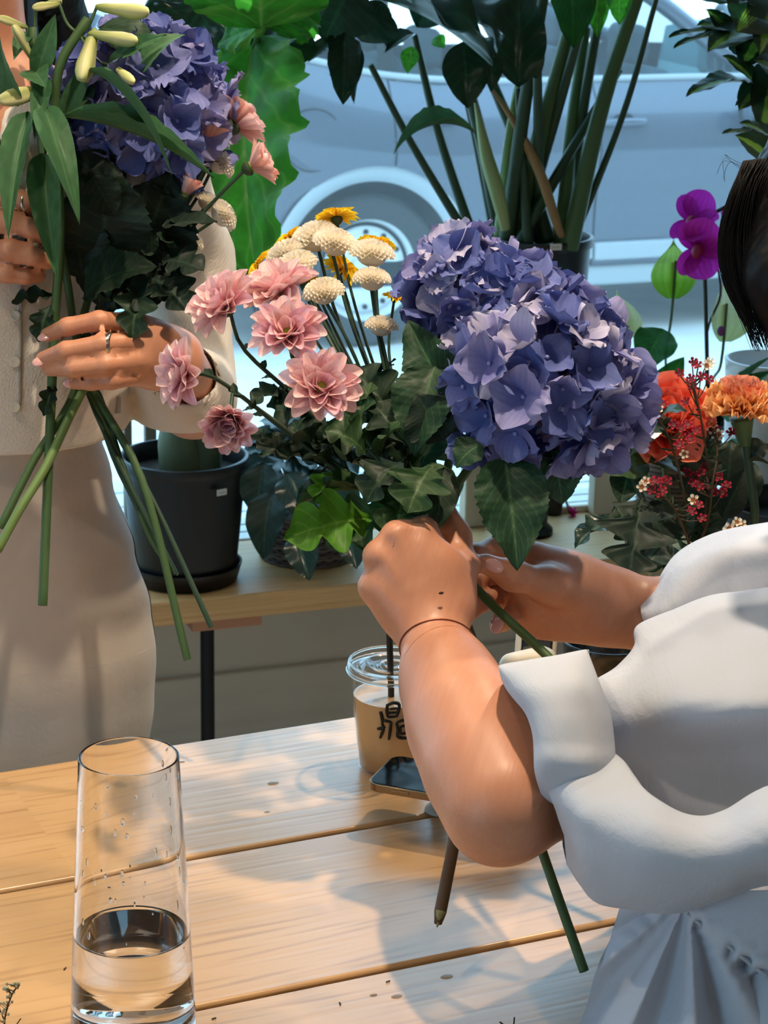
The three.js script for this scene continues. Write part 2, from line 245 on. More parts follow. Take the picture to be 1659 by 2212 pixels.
// ---------------------------------------------------------------- the car outside
{
  const hub = P(800, 588, 9.2), Z = hub.z, GY = -0.4, R = hub.y - GY;         // rear hub, plane of the near side, wheel radius
  const car = thing('parked_car', 'grey blue estate car parked outside the shop window, seen from its side', 'car', V(hub.x, GY, Z)); car.rotation.y = 0.6 * D2R;
  const at = (px, py) => { const q = onZ(px, py, Z); return [q.x - hub.x, q.y - GY]; };
  const paint = phy('#505a6c', 0.26, { metalness: 0.25, clearcoat: 1, clearcoatRoughness: 0.06 }), trim = phy('#b4bcc2', 0.45, { clearcoat: 0.3 }), dark = std('#10161b', 0.85), rubber = std('#3f4244', 0.85);
  const chrome = std('#d5dde2', 0.15, { metalness: 1 }), cabin = std('#5c6a73', 0.8), dash = std('#7fa3a6', 0.7), glass = phy('#c9d8dd', 0.02, { transmission: 1, thickness: 0, specularIntensity: 0.7 });
  const sillY = at(1250, 592)[1], seamA = at(845, 300)[0], seamB = at(1283, 420)[0], seamC = seamB + 1.02, x0 = -0.78, x1 = 3.35, fw = 2.62;
  const beltY = (x) => lerp(at(1000, 186)[1], at(1000, 192)[1], clamp(x / 3)) + 0.17 * Math.pow(clamp((0.30 - x) / 0.85), 1.3) - 0.05 * sstep(1.7, 3.4, x);
  const archR = R + 0.12;
  // how far the skin stands out at height share t: tucked in at the sill, a crease at handle height, rolling in at the belt
  const skin = (x, t) => { const s = 0.055 * Math.sin(Math.min(1, t / 0.62) * Math.PI / 2) - 0.02 * Math.exp(-(((t - 0.36) / 0.16) ** 2)) + 0.012 * Math.exp(-(((t - 0.66) / 0.05) ** 2)) - 0.11 * Math.pow(clamp((t - 0.74) / 0.26), 1.35); return s - 0.10 * Math.pow(clamp((-x - 0.15) / 0.65), 2) - 0.16 * Math.pow(clamp((x - 2.7) / 0.7), 2); };
  const side = (a, b, name, label) => { // one panel of the flank between x = a and b, its wheel arch cut round
    const nu = Math.ceil((b - a) / 0.025), nv = 34, flag = [];
    const g = sheet(nu, nv, (u, v) => { let x = lerp(a, b, u), y = lerp(sillY, beltY(x), v), z = skin(x, v); for (const c of [0, fw]) { const dx = x - c, dy = y - R, d = Math.hypot(dx, dy); if (d < archR) { x = c + dx / d * archR; y = R + dy / d * archR; } } return V(x, y, z); });
    const p = g.attributes.position, idx = [], src = g.index.array, inn = (i) => [0, fw].some((c) => Math.hypot(p.getX(i) - c, p.getY(i) - R) < archR + 1e-4);
    for (let i = 0; i < src.length; i += 3) if (!(inn(src[i]) && inn(src[i + 1]) && inn(src[i + 2]))) idx.push(src[i], src[i + 1], src[i + 2]);
    g.setIndex(idx); g.computeVertexNormals(); return part(name, g, paint, car, label);
  };
  const panelR = side(x0, seamA - 0.004, 'rear_quarter_panel'), doorR = side(seamA + 0.004, seamB - 0.004, 'rear_door'), doorF = side(seamB + 0.004, seamC - 0.004, 'front_door'); side(seamC + 0.004, x1, 'front_fender');
  const W = 1.72;
  part('body_shell', merge([box(x1 - x0 - 0.1, 0.1, W - 0.12, (x0 + x1) / 2, sillY + 0.03, -W / 2), box(x1 - x0 - 0.2, 0.5, 0.02, (x0 + x1) / 2, sillY + 0.25, -0.09), box(0.1, 0.6, W - 0.2, x0 + 0.1, sillY + 0.35, -W / 2), box(0.9, 0.55, W - 0.3, x1 - 0.5, sillY + 0.3, -W / 2), box(1.0, 0.5, W - 0.3, -0.3, sillY + 0.3, -W / 2)]), dark, car);
  part('tailgate', sheet(10, 10, (u, v) => V(x0 + 0.02 - 0.09 * Math.sin(v * Math.PI * 0.7) + 0.1 * v, lerp(sillY + 0.02, beltY(x0) + 0.02, v), lerp(-0.10, -W + 0.1, u))), paint, car);
  part('far_flank', sheet(30, 8, (u, v) => { const x = lerp(x0, x1, u); return V(x, lerp(sillY, beltY(x), v), -W - skin(x, v) * 0.6); }), paint, car);
  part('bonnet', sheet(10, 10, (u, v) => V(lerp(seamC + 0.1, x1 + 0.25, u), beltY(3) + 0.06 * Math.sin(v * Math.PI) - 0.10 * u * u, lerp(-0.06, -W + 0.06, v))), paint, car);
  // wheel-arch flares, sills, belt strip
  for (const c of [0, fw]) {
    const o = archR + 0.004, i = archR - 0.068;
    part('wheel_arch_flare', sheet(48, 6, (u, v) => { const a = lerp(-0.10, Math.PI + 0.10, u), r = lerp(o, i, v); return V(c + Math.cos(a) * r, R + Math.sin(a) * r, 0.055 - 0.055 * v * v - 0.02 * (1 - v)); }), trim, car);
    part('wheel_well', sheet(32, 2, (u, v) => { const a = lerp(-0.2, Math.PI + 0.2, u); return V(c + Math.cos(a) * archR, R + Math.sin(a) * archR, -0.3 * v); }), dark, car);
  }
  for (const c of [0, fw]) part('wheel_well_back', new THREE.CircleGeometry(archR + 0.02, 40).translate(c, R, -0.26), dark, car);
  for (const [a, b, y, h] of [[archR + 0.02, seamB - 0.01, at(1240, 535)[1], 0.03], [seamB, 2.2, at(1300, 535)[1], 0.03]]) part('sill_moulding', rbox(b - a, 0.075, 0.04, 0.012, (a + b) / 2, y - 0.01, 0.03), trim, car);
  part('sill', rbox(fw - 2 * archR, 0.085, 0.05, 0.02, fw / 2, sillY - 0.01, 0.0), trim, car);
  part('belt_strip', tube([0, 0.12, 0.25, 0.4, 0.55, 0.7, 0.85, 1].map((k) => { const x = lerp(x0 + 0.05, 2.35, k); return V(x, beltY(x) + 0.012, skin(x, 1) - 0.005); }), 0.014, 40, 8), trim, car);
  // wheels
  for (const [c, zz] of [[0, -0.07], [fw, -0.07], [0, -W + 0.02], [fw, -W + 0.02]]) {
    const tyre = part('tyre', lathe([[R * 0.66, -0.09], [R * 0.74, -0.1], [R * 0.93, -0.1], [R * 0.99, -0.08], [R, -0.05], [R, 0.05], [R * 0.99, 0.08], [R * 0.93, 0.1], [R * 0.9, 0.098], [R * 0.88, 0.1], [R * 0.74, 0.1], [R * 0.66, 0.085]], 64).rotateX(Math.PI / 2).translate(c, R, zz - 0.05), rubber, car);
    const rim = part('rim', lathe([[R * 0.67, 0.085], [R * 0.64, 0.07], [R * 0.60, 0.03], [R * 0.57, 0.02], [R * 0.55, 0.05], [R * 0.42, 0.06], [R * 0.2, 0.045], [R * 0.18, 0.06], [0.001, 0.065]], 64).rotateX(Math.PI / 2).translate(0, 0, -0.05), std('#eef2f4', 0.35, { metalness: 0.3 }), tyre); rim.position.set(c, R, zz);
    for (let k = 0; k < 12; k++) { const a = k / 12 * Math.PI * 2; part('vent_hole', new THREE.CylinderGeometry(0.011, 0.011, 0.006, 10).rotateX(Math.PI / 2).translate(Math.cos(a) * R * 0.49, Math.sin(a) * R * 0.49, 0.012), dark, rim); }
    for (let k = 0; k < 5; k++) { const a = k / 5 * Math.PI * 2 + 0.3; part('wheel_bolt', new THREE.CylinderGeometry(0.009, 0.009, 0.012, 6).rotateX(Math.PI / 2).translate(Math.cos(a) * R * 0.24, Math.sin(a) * R * 0.24, 0.002), chrome, rim); }
  }
  // door handles with their cups, fuel flap
  for (const [px, py, d] of [[938, 258, doorR], [1345, 262, doorF]]) {
    const [x, y] = at(px, py), t = (y - sillY) / (beltY(x) - sillY), z = skin(x, t);
    part('handle_cup', new THREE.SphereGeometry(1, 20, 12).scale(0.052, 0.04, 0.006).translate(x - 0.01, y, z + 0.001), dark, d);
    part('door_handle', tube([V(x - 0.1, y, z), V(x - 0.08, y + 0.003, z + 0.026), V(x, y + 0.005, z + 0.034), V(x + 0.07, y + 0.003, z + 0.026), V(x + 0.085, y, z)], (q) => 0.014 + 0.003 * Math.sin(q * Math.PI), 16, 10), paint, d);
  }
  { const [x, y] = at(668, 300); const r = 0.122, flap = part('fuel_flap', new THREE.CircleGeometry(r - 0.003, 40).translate(x, y, 0.046), paint, panelR); part('flap_gap', new THREE.TorusGeometry(r, 0.0035, 6, 48).translate(x, y, 0.044), dark, panelR); flap.rotation.x = 0; }
  // roof, pillars, windows
  const roofY = beltY(1) + 0.46, zin = -0.2, bar = (name, a, b, r) => part(name, tube([V(...a), V(...b)], r, 2, 6), paint, car);
  const post = (xa, xb, w, name) => part(name, sheet(2, 6, (u, v) => V(lerp(xa, xb, v) + (u - 0.5) * w, lerp(beltY(xa) - 0.01, roofY, v), lerp(skin(1, 1), zin, v) + 0.004)), name === 'pillar' ? paint : dark, car);
  post(at(848, 150)[0], at(846, 0)[0] + 0.01, 0.065, 'door_pillar'); post(at(1275, 150)[0], at(1262, 0)[0], 0.09, 'door_pillar'); post(-0.62, -0.1, 0.18, 'pillar');
  const [ax, ay] = at(1610, 130), [bx, by] = at(1440, -10);
  for (const s of [0, 1]) part('windscreen_pillar', tube([V(ax + 0.16, ay - 0.05, s ? -W + 0.1 : -0.08), V(ax, ay, s ? -W + 0.12 : -0.1), V(bx, by, s ? -W + 0.2 : zin), V(bx - 0.3, roofY, s ? -W + 0.24 : zin - 0.04)], 0.036, 16, 8), paint, car);
  part('roof', sheet(12, 8, (u, v) => V(lerp(-0.25, bx - 0.15, u), roofY + 0.03 * Math.sin(u * Math.PI) + 0.02 * Math.sin(v * Math.PI), lerp(zin, -W - zin, v))), paint, car);
  const pane = (xa, xb) => part('side_window', sheet(1, 1, (u, v) => V(lerp(xa, xb, u), lerp(beltY(1), roofY, v), lerp(skin(1, 1) - 0.012, zin - 0.012, v))), glass, car);
  pane(at(775, 150)[0], seamA); pane(seamA, seamB - 0.03); pane(seamB + 0.03, ax - 0.02);
  part('windscreen', sheet(6, 1, (u, v) => V(lerp(ax + 0.1, bx - 0.2, v), lerp(beltY(2.2), roofY, v), lerp(-0.12, -W + 0.12, u))), glass, car);
  // cabin: seats, dashboard, steering wheel, far door
  for (const [x, z] of [[0.55, -0.45], [0.55, -1.2], [1.5, -0.45], [1.5, -1.2]]) {
    const s = part('seat', merge([rbox(0.5, 0.16, 0.48, 0.06, x + 0.22, sillY + 0.2, z), rbox(0.15, 0.62, 0.46, 0.06, 0, 0, 0).rotateZ(0.22).translate(x - 0.06, sillY + 0.5, z)]), cabin, car);
    part('headrest', rbox(0.1, 0.17, 0.26, 0.045, x - 0.17, sillY + 0.9, z), cabin, s);
  }
  part('dashboard', sheet(8, 12, (u, v) => V(lerp(2.02, 2.75, u), beltY(2) + 0.06 + 0.05 * Math.sin(Math.min(1, u * 2.4) * Math.PI / 2) - (u < 0.01 ? 0.5 : 0), lerp(-0.12, -W + 0.1, v))), dash, car);
  { const [x, y] = at(1330, 128), sw = part('steering_wheel', new THREE.TorusGeometry(0.18, 0.017, 10, 36).rotateY(Math.PI / 2 - 0.25).translate(0, 0, 0), cabin, car); sw.position.set(1.78, beltY(2) + 0.09, -0.45); part('wheel_spokes', merge([box(0.02, 0.03, 0.34), box(0.02, 0.17, 0.035, 0, -0.08, 0), new THREE.SphereGeometry(0.055, 14, 10).scale(0.5, 1, 1)]).rotateY(-0.2), cabin, sw); part('instrument_hood', rbox(0.26, 0.12, 0.34, 0.04, 2.1, beltY(2) + 0.1, -0.45), std('#9bc0bf', 0.6), car); part('centre_console', rbox(0.2, 0.2, 0.3, 0.03, 2.08, beltY(2) + 0.02, -0.9), dash, car); }
  // door mirror
  { const [x, y] = at(1612, 238), m = part('door_mirror', new THREE.SphereGeometry(1, 24, 16).scale(0.085, 0.088, 0.1).translate(x + 0.02, y, 0.13), paint, car); part('mirror_glass', new THREE.CircleGeometry(0.075, 24).rotateY(-Math.PI / 2).translate(x - 0.055, y, 0.13), dark, m); part('mirror_foot', tube([V(x + 0.02, y - 0.03, 0.06), V(x + 0.03, y - 0.06, -0.05)], 0.02, 3, 8), dark, car); }
}
// ---------------------------------------------------------------- leaves and petals (all: base at 0, length 1 along +y, half width 0.5, upper side +z)
function leafGeom({ nu = 8, nv = 14, w = (v) => Math.pow(Math.sin(Math.PI * Math.pow(v, 0.8)), 0.85), fold = 0.12, bend = 0.25, wave = 0, waves = 3, lobes = 0, lobeDepth = 0.4, lobeExp = 1.1, teeth = 0, teethDepth = 0.08, twist = 0, seed = 1, rib = 0.01 }) {
  if (lobes) nv = Math.max(nv, lobes * 12); if (teeth) nv = Math.max(nv, teeth * 4);
  return sheet(nu, nv, (u, v) => {
    const s = u * 2 - 1, a = Math.abs(s); let hw = 0.5 * w(v);
    if (lobes) { const q = (v * lobes + (s > 0 ? 0.12 : -0.1)) % 1; hw *= 1 - lobeDepth * Math.pow(1 - Math.abs(Math.sin(Math.PI * q)), lobeExp) * sstep(0.12, 0.3, v) * (1 - sstep(0.93, 1, v)); }
    if (teeth) hw *= 1 - teethDepth * ((v * teeth) % 1);
    const ang = twist * v, z0 = fold * a * 0.5 * w(v) + wave * a * a * Math.sin(v * waves * Math.PI * 2 + seed + (s > 0 ? 1.3 : 0)) - rib * Math.exp(-((s / 0.12) ** 2)) + 0.012 * Math.sin((v * 7 - a * 1.6) * Math.PI * 2) * a * w(v);
    const x = s * hw, B = bend || 1e-3, k = 1 / (2 * Math.sin(B)), y0 = Math.sin(v * B * 2) * k, z1 = -(1 - Math.cos(v * B * 2)) * k, yv = y0 * Math.cos(B) - z1 * Math.sin(B), zv = y0 * Math.sin(B) + z1 * Math.cos(B);  // an arc whose two ends lie on the y axis
    return V(x * Math.cos(ang) - z0 * Math.sin(ang), yv, zv + z0 * Math.cos(ang) + x * Math.sin(ang));
  });
}
function leafTex(base, vein, { side = 7, slope = 0.5, stripe = null, parallel = 0, mottled = 0.25, seed = 1, width = 0.018 } = {}) {
  const A = hex(base).convertLinearToSRGB(), B = hex(vein).convertLinearToSRGB(), S = stripe && hex(stripe).convertLinearToSRGB();
  return tex(128, 256, (u, v) => {
    const s = Math.abs(u * 2 - 1), q = Math.abs(((v - s * slope * 0.5) * side) % 1 - 0.5) * 2; let k = Math.exp(-((s / (width * 3)) ** 2)) + (parallel ? 0.4 * Math.pow(Math.abs(Math.cos(s * Math.PI * parallel)), 12) : 0.55 * Math.exp(-(((1 - q) / 0.16) ** 2)) * (v > 0.04 ? 1 : 0));
    const m = 1 + mottled * fbm(u * 5, v * 9, seed, 4); let c = ['r', 'g', 'b'].map((i) => lerp(A[i] * m, B[i], clamp(k * 0.7)));
    if (S) { const t = (1 - sstep(0.18, 0.34, s + 0.1 * noise(u * 3, v * 14, seed))) * (0.6 + 0.4 * Math.cos(s * 60)); c = c.map((x, i) => lerp(x, [S.r, S.g, S.b][i], t)); }
    return c;
  });
}
const leafMat = (base, vein, o = {}, m = {}) => phy(0xffffff, 0.62, { map: leafTex(base, vein, o), transmission: 0.22, thickness: 0, clearcoat: 0.12, clearcoatRoughness: 0.35, specularIntensity: 0.4, ...m });
const M = {
  mumLeaf: leafMat('#2c4a26', '#5c7a4a', { seed: 3 }), mumLeafDark: leafMat('#1c3322', '#42603f', { seed: 5 }), mumLeafBright: leafMat('#4f8a1f', '#86b14b', { seed: 6 }, { transmission: 0.35 }),
  hydLeaf: leafMat('#21412a', '#56774e', { side: 8, slope: 0.9, seed: 9 }), darkLeaf: leafMat('#14291f', '#2f4c3a', { seed: 11 }), alsLeaf: leafMat('#3f6b46', '#5f8a5c', { parallel: 9, seed: 12 }),
  bigLeaf: leafMat('#3f8f24', '#8fb75a', { side: 6, slope: 0.8, seed: 14, width: 0.012, mottled: 0.45 }, { transmission: 0.5 }), deepLeaf: leafMat('#0f3520', '#24543a', { side: 6, seed: 15 }, { transmission: 0.1, clearcoat: 0.7, clearcoatRoughness: 0.18 }),
  lilyLeaf: leafMat('#1f5a22', '#3e7d37', { side: 9, slope: 0.9, seed: 17 }, { transmission: 0.3 }), dracLeaf: leafMat('#12301a', '#2b5a2a', { parallel: 7, seed: 18, stripe: '#9cc23c' }, { clearcoat: 0.5, transmission: 0.35 }),
  calLeaf: leafMat('#15322b', '#3c6254', { side: 8, slope: 0.9, seed: 19, width: 0.03 }, { clearcoat: 0.6, clearcoatRoughness: 0.2, transmission: 0.08 }),
  stem: std('#3f5d33', 0.55), stemDark: std('#24402a', 0.55), stemPale: std('#6b8a4c', 0.5), stemBrown: std('#5a4630', 0.7), calyx: std('#2b4024', 0.7), twig: std('#4a3b26', 0.8),
};
const G = {
  mum: [0, 1, 2].map((s) => leafGeom({ lobes: 3, lobeDepth: 0.62, fold: 0.2 + 0.05 * s, bend: 0.3 + 0.18 * s, wave: 0.03, seed: s, nu: 10, w: (v) => Math.pow(Math.sin(Math.PI * clamp(0.06 + 0.94 * Math.pow(v, 1.15))), 0.7) * (0.35 + 0.65 * sstep(0, 0.35, v)) })),
  hyd: [0, 1].map((s) => leafGeom({ teeth: 15, teethDepth: 0.09, fold: 0.22, bend: 0.3 + 0.2 * s, wave: 0.03, seed: s + 4, w: (v) => Math.pow(Math.sin(Math.PI * Math.pow(v, 0.72)), 0.9) })),
  oval: [0, 1].map((s) => leafGeom({ fold: 0.15, bend: 0.25 + 0.35 * s, wave: 0.025, seed: s + 7 })),
  strap: [0, 1, 2].map((s) => leafGeom({ fold: 0.2, bend: 0.25 + 0.3 * s, twist: 0.5 * s, nv: 18, nu: 6, w: (v) => Math.pow(Math.sin(Math.PI * Math.pow(v, 0.62)), 0.9) })),
  lance: [0, 1].map((s) => leafGeom({ fold: 0.25, bend: 0.3 + 0.5 * s, nv: 18, nu: 6, twist: 0.3 * s, w: (v) => Math.pow(Math.sin(Math.PI * Math.pow(v, 0.75)), 1.1) })),
};
/** A petal: half-width profile w, hollow cup, ends curling by curl, ridges along it, ragged tip. */
function petalGeom({ nu = 6, nv = 8, w = (v) => Math.sin(Math.PI * (0.08 + 0.84 * Math.pow(v, 0.85))), cup = 0.15, curl = 0.2, ridges = 0, ripple = 0, ripples = 3, fringe = 0, fringes = 7, base = 0.25, seed = 1 }) {
  const r = rng(seed), ph = r() * 6;
  return sheet(nu, nv, (u, v) => { const s = u * 2 - 1, hw = 0.5 * Math.max(w(v), base * (1 - v)); let y = v; if (fringe) y -= v * v * fringe * (0.5 + 0.5 * Math.sin(s * fringes * Math.PI + ph)) + v * 0.1 * s * s * s * s; y -= v * v * 0.12 * s * s;
    const z = cup * (s * s) * hw * 2 + curl * v * v + ridges * Math.cos(s * Math.PI * 3) * Math.sin(v * Math.PI) + ripple * Math.sin(s * ripples * Math.PI + ph + v * 2) * v * v; return V(s * hw, y * (1 - 0.25 * Math.abs(curl) * v), z); });
}
const petalTex = (base, tip, streak, n = 5, k = 0.35) => { const A = hex(base).convertLinearToSRGB(), B = hex(tip).convertLinearToSRGB(), C = hex(streak).convertLinearToSRGB(); return tex(64, 128, (u, v) => { const q = k * Math.pow(Math.abs(Math.sin(u * n * Math.PI + 0.5 * noise(u * 4, v * 3))), 3) * (1 - v * 0.6), m = 1 + 0.06 * fbm(u * 12, v * 12, 3); return ['r', 'g', 'b'].map((i) => lerp(lerp(A[i], B[i], sstep(0.05, 0.75, v)), C[i], q) * m); }); };
const petalMat = (base, tip, streak, n, k, m = {}) => phy(0xffffff, 0.75, { map: petalTex(base, tip, streak, n, k), transmission: 0.3, thickness: 0, specularIntensity: 0.3, sheen: 0.3, sheenColor: new THREE.Color(0.3, 0.3, 0.3), sheenRoughness: 0.6, ...m });
const PM = {
  pink: petalMat('#eebabf', '#fcdedd', '#dd9ca6', 5, 0.4), pinkDeep: petalMat('#dfa8ba', '#f5cad4', '#c98aa0', 5, 0.45), white: petalMat('#f6eedb', '#fffaf0', '#e6d9ba', 4, 0.2), yellow: petalMat('#f3c215', '#fde035', '#e2a80c', 5, 0.3),
  hyd: ['#5a66a8|#7682bf', '#5562a2|#6c78b8', '#6068aa|#868cc6', '#7072b0|#9a99ca', '#9494c2|#c0bddb'].map((s) => { const [a, b] = s.split('|'); return petalMat(a, b, a, 7, 0.35, { transmission: 0.22 }); }),
  coral: petalMat('#ea6a4c', '#fa9072', '#de5a3c', 5, 0.3), orange: petalMat('#f4a85c', '#fdcb8e', '#ee8c62', 5, 0.4), orangePink: petalMat('#f4a070', '#fab294', '#ee8668', 5, 0.4), salmon: petalMat('#e0a095', '#f0bdb2', '#cf8478', 5, 0.3),
  red: petalMat('#7c1526', '#b03348', '#6a0f20', 3, 0.3, { transmission: 0.1 }), waxWhite: petalMat('#e8d8b8', '#f5ecda', '#d8c090', 3, 0.2), orchid: petalMat('#b81aa4', '#d838cc', '#96148f', 7, 0.4), spathe: petalMat('#c8d49a', '#e9edcc', '#a7bd66', 6, 0.35, { transmission: 0.4 }), spatheGreen: petalMat('#8cc83c', '#b8dc78', '#6fae2a', 6, 0.4, { transmission: 0.45 }),
};
const PG = {
  mum: [0, 1, 2].map((s) => petalGeom({ w: (v) => Math.pow(Math.sin(Math.PI * (0.12 + 0.72 * v)), 0.75), cup: 0.22, curl: 0.14 - 0.1 * s, ridges: 0.012, seed: s + 1, nv: 9 })),
  daisy: [0, 1].map((s) => petalGeom({ w: (v) => Math.pow(Math.sin(Math.PI * (0.12 + 0.76 * v)), 0.7), cup: 0.3, curl: -0.1 - 0.15 * s, ridges: 0.015, fringe: 0.1, fringes: 3, seed: s + 5 })),
  hyd: [0, 1, 2, 3].map((s) => petalGeom({ nu: 10, nv: 8, w: (v) => 1.02 * Math.pow(Math.sin(Math.PI * clamp(0.10 + 0.74 * Math.pow(v, 0.9))), 0.75), base: 0.15, cup: [0.12, -0.15, 0.3, -0.05][s], curl: [0.06, -0.14, 0.2, -0.05][s], ripple: [0.05, 0.08, 0.06, 0.12][s], ripples: 2 + s * 0.7, fringe: [0.05, 0.09, 0.03, 0.1][s], fringes: 9 + s, seed: s + 11 })),
  ruffle: [0, 1, 2].map((s) => petalGeom({ nu: 12, nv: 6, w: (v) => 0.25 + 0.85 * Math.pow(v, 0.8), cup: 0.25, curl: 0.1, ripple: 0.13, ripples: 4 + s, fringe: 0.14, fringes: 9, base: 0.25, seed: s + 21 })),
  rose: [0, 1].map((s) => petalGeom({ nu: 8, nv: 8, w: (v) => Math.pow(Math.sin(Math.PI * clamp(0.12 + 0.68 * v)), 0.6), cup: 0.55, curl: -0.1 + 0.2 * s, ripple: 0.04, ripples: 2, seed: s + 31 })),
  spathe: petalGeom({ nu: 10, nv: 14, w: (v) => Math.pow(Math.sin(Math.PI * Math.pow(clamp(v * 0.97 + 0.03), 0.75)), 0.9) * (v > 0.85 ? 1 - (v - 0.85) * 2 : 1), cup: 0.5, curl: 0.05, base: 0.05, seed: 41 }),
  orchid: petalGeom({ nu: 8, nv: 8, w: (v) => Math.pow(Math.sin(Math.PI * clamp(0.06 + 0.8 * Math.pow(v, 0.9))), 0.6), cup: 0.12, curl: 0.08, ripple: 0.02, seed: 43 }),
};
const frame3 = (n) => { const e1 = Math.abs(n.y) < 0.9 ? V(0, 1, 0).cross(n).normalize() : V(1, 0, 0).cross(n).normalize(); return [e1, n.clone().cross(e1).normalize()]; };
/** One petal standing at angle th from axis n, turned by ph round it, its foot r0 out from at. */
function petal(parent, geo, mat, at, n, th, ph, r0, L, w, name = 'petal', tw = 0) {
  const [e1, e2] = frame3(n), rad = e1.clone().multiplyScalar(Math.cos(ph)).addScaledVector(e2, Math.sin(ph)), dir = n.clone().multiplyScalar(Math.cos(th)).addScaledVector(rad, Math.sin(th)), face = n.clone().multiplyScalar(Math.sin(th)).addScaledVector(rad, -Math.cos(th));
  if (tw) face.addScaledVector(n.clone().cross(rad), tw);
  return setPose(part(name, geo, mat, parent), at.clone().addScaledVector(rad, r0), dir, face, w, L, L);
}
const MUM = { rings: [[12, 1.42, 0.22, 1], [11, 1.1, 0.18, 0.96], [8, 0.74, 0.13, 0.84], [5, 0.4, 0.08, 0.6]], geo: PG.mum, w: 0.48 };
/** A daisy-like flower: head at c facing n with radius r, stem through pts (world, from under the head). */
function daisy(name, label, category, c, n, r, pts, { kind = MUM, mats = [PM.pink], seed = 1, centre = std('#7d8c3a', 0.7), close = 1, group, stemR = 0.0022, stemMat = M.stemDark, thingOf } = {}) {
  const rnd = rng(seed), N = n.clone().normalize(), t = thingOf || thing(name, label, category, c, group), o = V(0, 0, 0);
  for (const [cnt, th, r0, len] of kind.rings) for (let i = 0; i < cnt; i++) petal(t, kind.geo[(rnd() * kind.geo.length) | 0], mats[(rnd() * mats.length) | 0], o, N, (th + (rnd() - 0.5) * 0.22) * close, (i + 0.6 * rnd() + th) / cnt * Math.PI * 2, r0 * r * 0.5, r * len * (0.94 + 0.14 * rnd()) * 0.93, r * kind.w * (0.9 + 0.25 * rnd()), 'petal', (rnd() - 0.5) * 0.4);
  setPose(part('flower_centre', new THREE.SphereGeometry(1, 16, 8).scale(0.2, 0.12, 0.2).translate(0, 0.06, 0), centre, t), o, N, UPV, r);
  setPose(part('calyx', lathe([[0, 0.02], [0.24, 0.02], [0.27, -0.06], [0.2, -0.2], [0.09, -0.28], [0, -0.3]], 14), M.calyx, t), o, N, UPV, r);
  if (pts) part('stem', tube([o.clone().addScaledVector(N, -r * 0.22), ...pts.map((p) => p.clone().sub(c))], (q) => stemR * (0.8 + 0.4 * q), 20, 7), stemMat, t);
  return t;
}
const DAISY = { rings: [[14, 1.45, 0.3, 1], [11, 1.25, 0.26, 0.9]], geo: PG.daisy, w: 0.3 };
let pompomGeo;
/** A button chrysanthemum: a dome packed with tiny petals (joined: far too small and many to count). */
function pompom(name, label, category, c, n, r, pts, { group, flat = 0.75, stemR = 0.0017, mat = PM.white } = {}) {
  if (!pompomGeo) { const tiny = petalGeom({ nu: 2, nv: 3, cup: 0.4, curl: 0.25, w: (v) => Math.pow(Math.sin(Math.PI * (0.15 + 0.7 * v)), 0.6) }), L = []; const rnd = rng(77), K = 130;
    for (let i = 0; i < K; i++) { const y = 1 - (i + 0.5) / K * 1.25, a = i * 2.39996, s = Math.sqrt(Math.max(0, 1 - y * y)), d = V(Math.cos(a) * s, y * 0.8 + 0.05, Math.sin(a) * s).normalize(), m = basis(d.clone().addScaledVector(V(0, 1, 0), -0.25 * s).normalize(), V(0, 1, 0).addScaledVector(d, 0.3).add(V(rnd() * 0.02, 0, 0))); m.scale(V(0.25, 0.5, 0.5)); m.setPosition(d.clone().multiplyScalar(0.6 + 0.05 * rnd())); L.push(tiny.clone().applyMatrix4(m)); }
    pompomGeo = merge([...L, new THREE.SphereGeometry(0.72, 16, 10)]); }
  const t = thing(name, label, category, c, group), N = n.clone().normalize();
  const h = part('petals', pompomGeo, mat, t); h.userData.kind = 'stuff'; setPose(h, V(0, 0, 0), N, UPV, r, r * flat, r);
  setPose(part('calyx', lathe([[0, 0.0], [0.5, -0.1], [0.55, -0.25], [0.3, -0.45], [0.1, -0.55], [0, -0.55]], 12), M.calyx, t), V(0, 0, 0), N, UPV, r);
  if (pts) part('stem', tube([N.clone().multiplyScalar(-r * 0.4), ...pts.map((p) => p.clone().sub(c))], stemR, 16, 6), M.stemDark, t);
  return t;
}
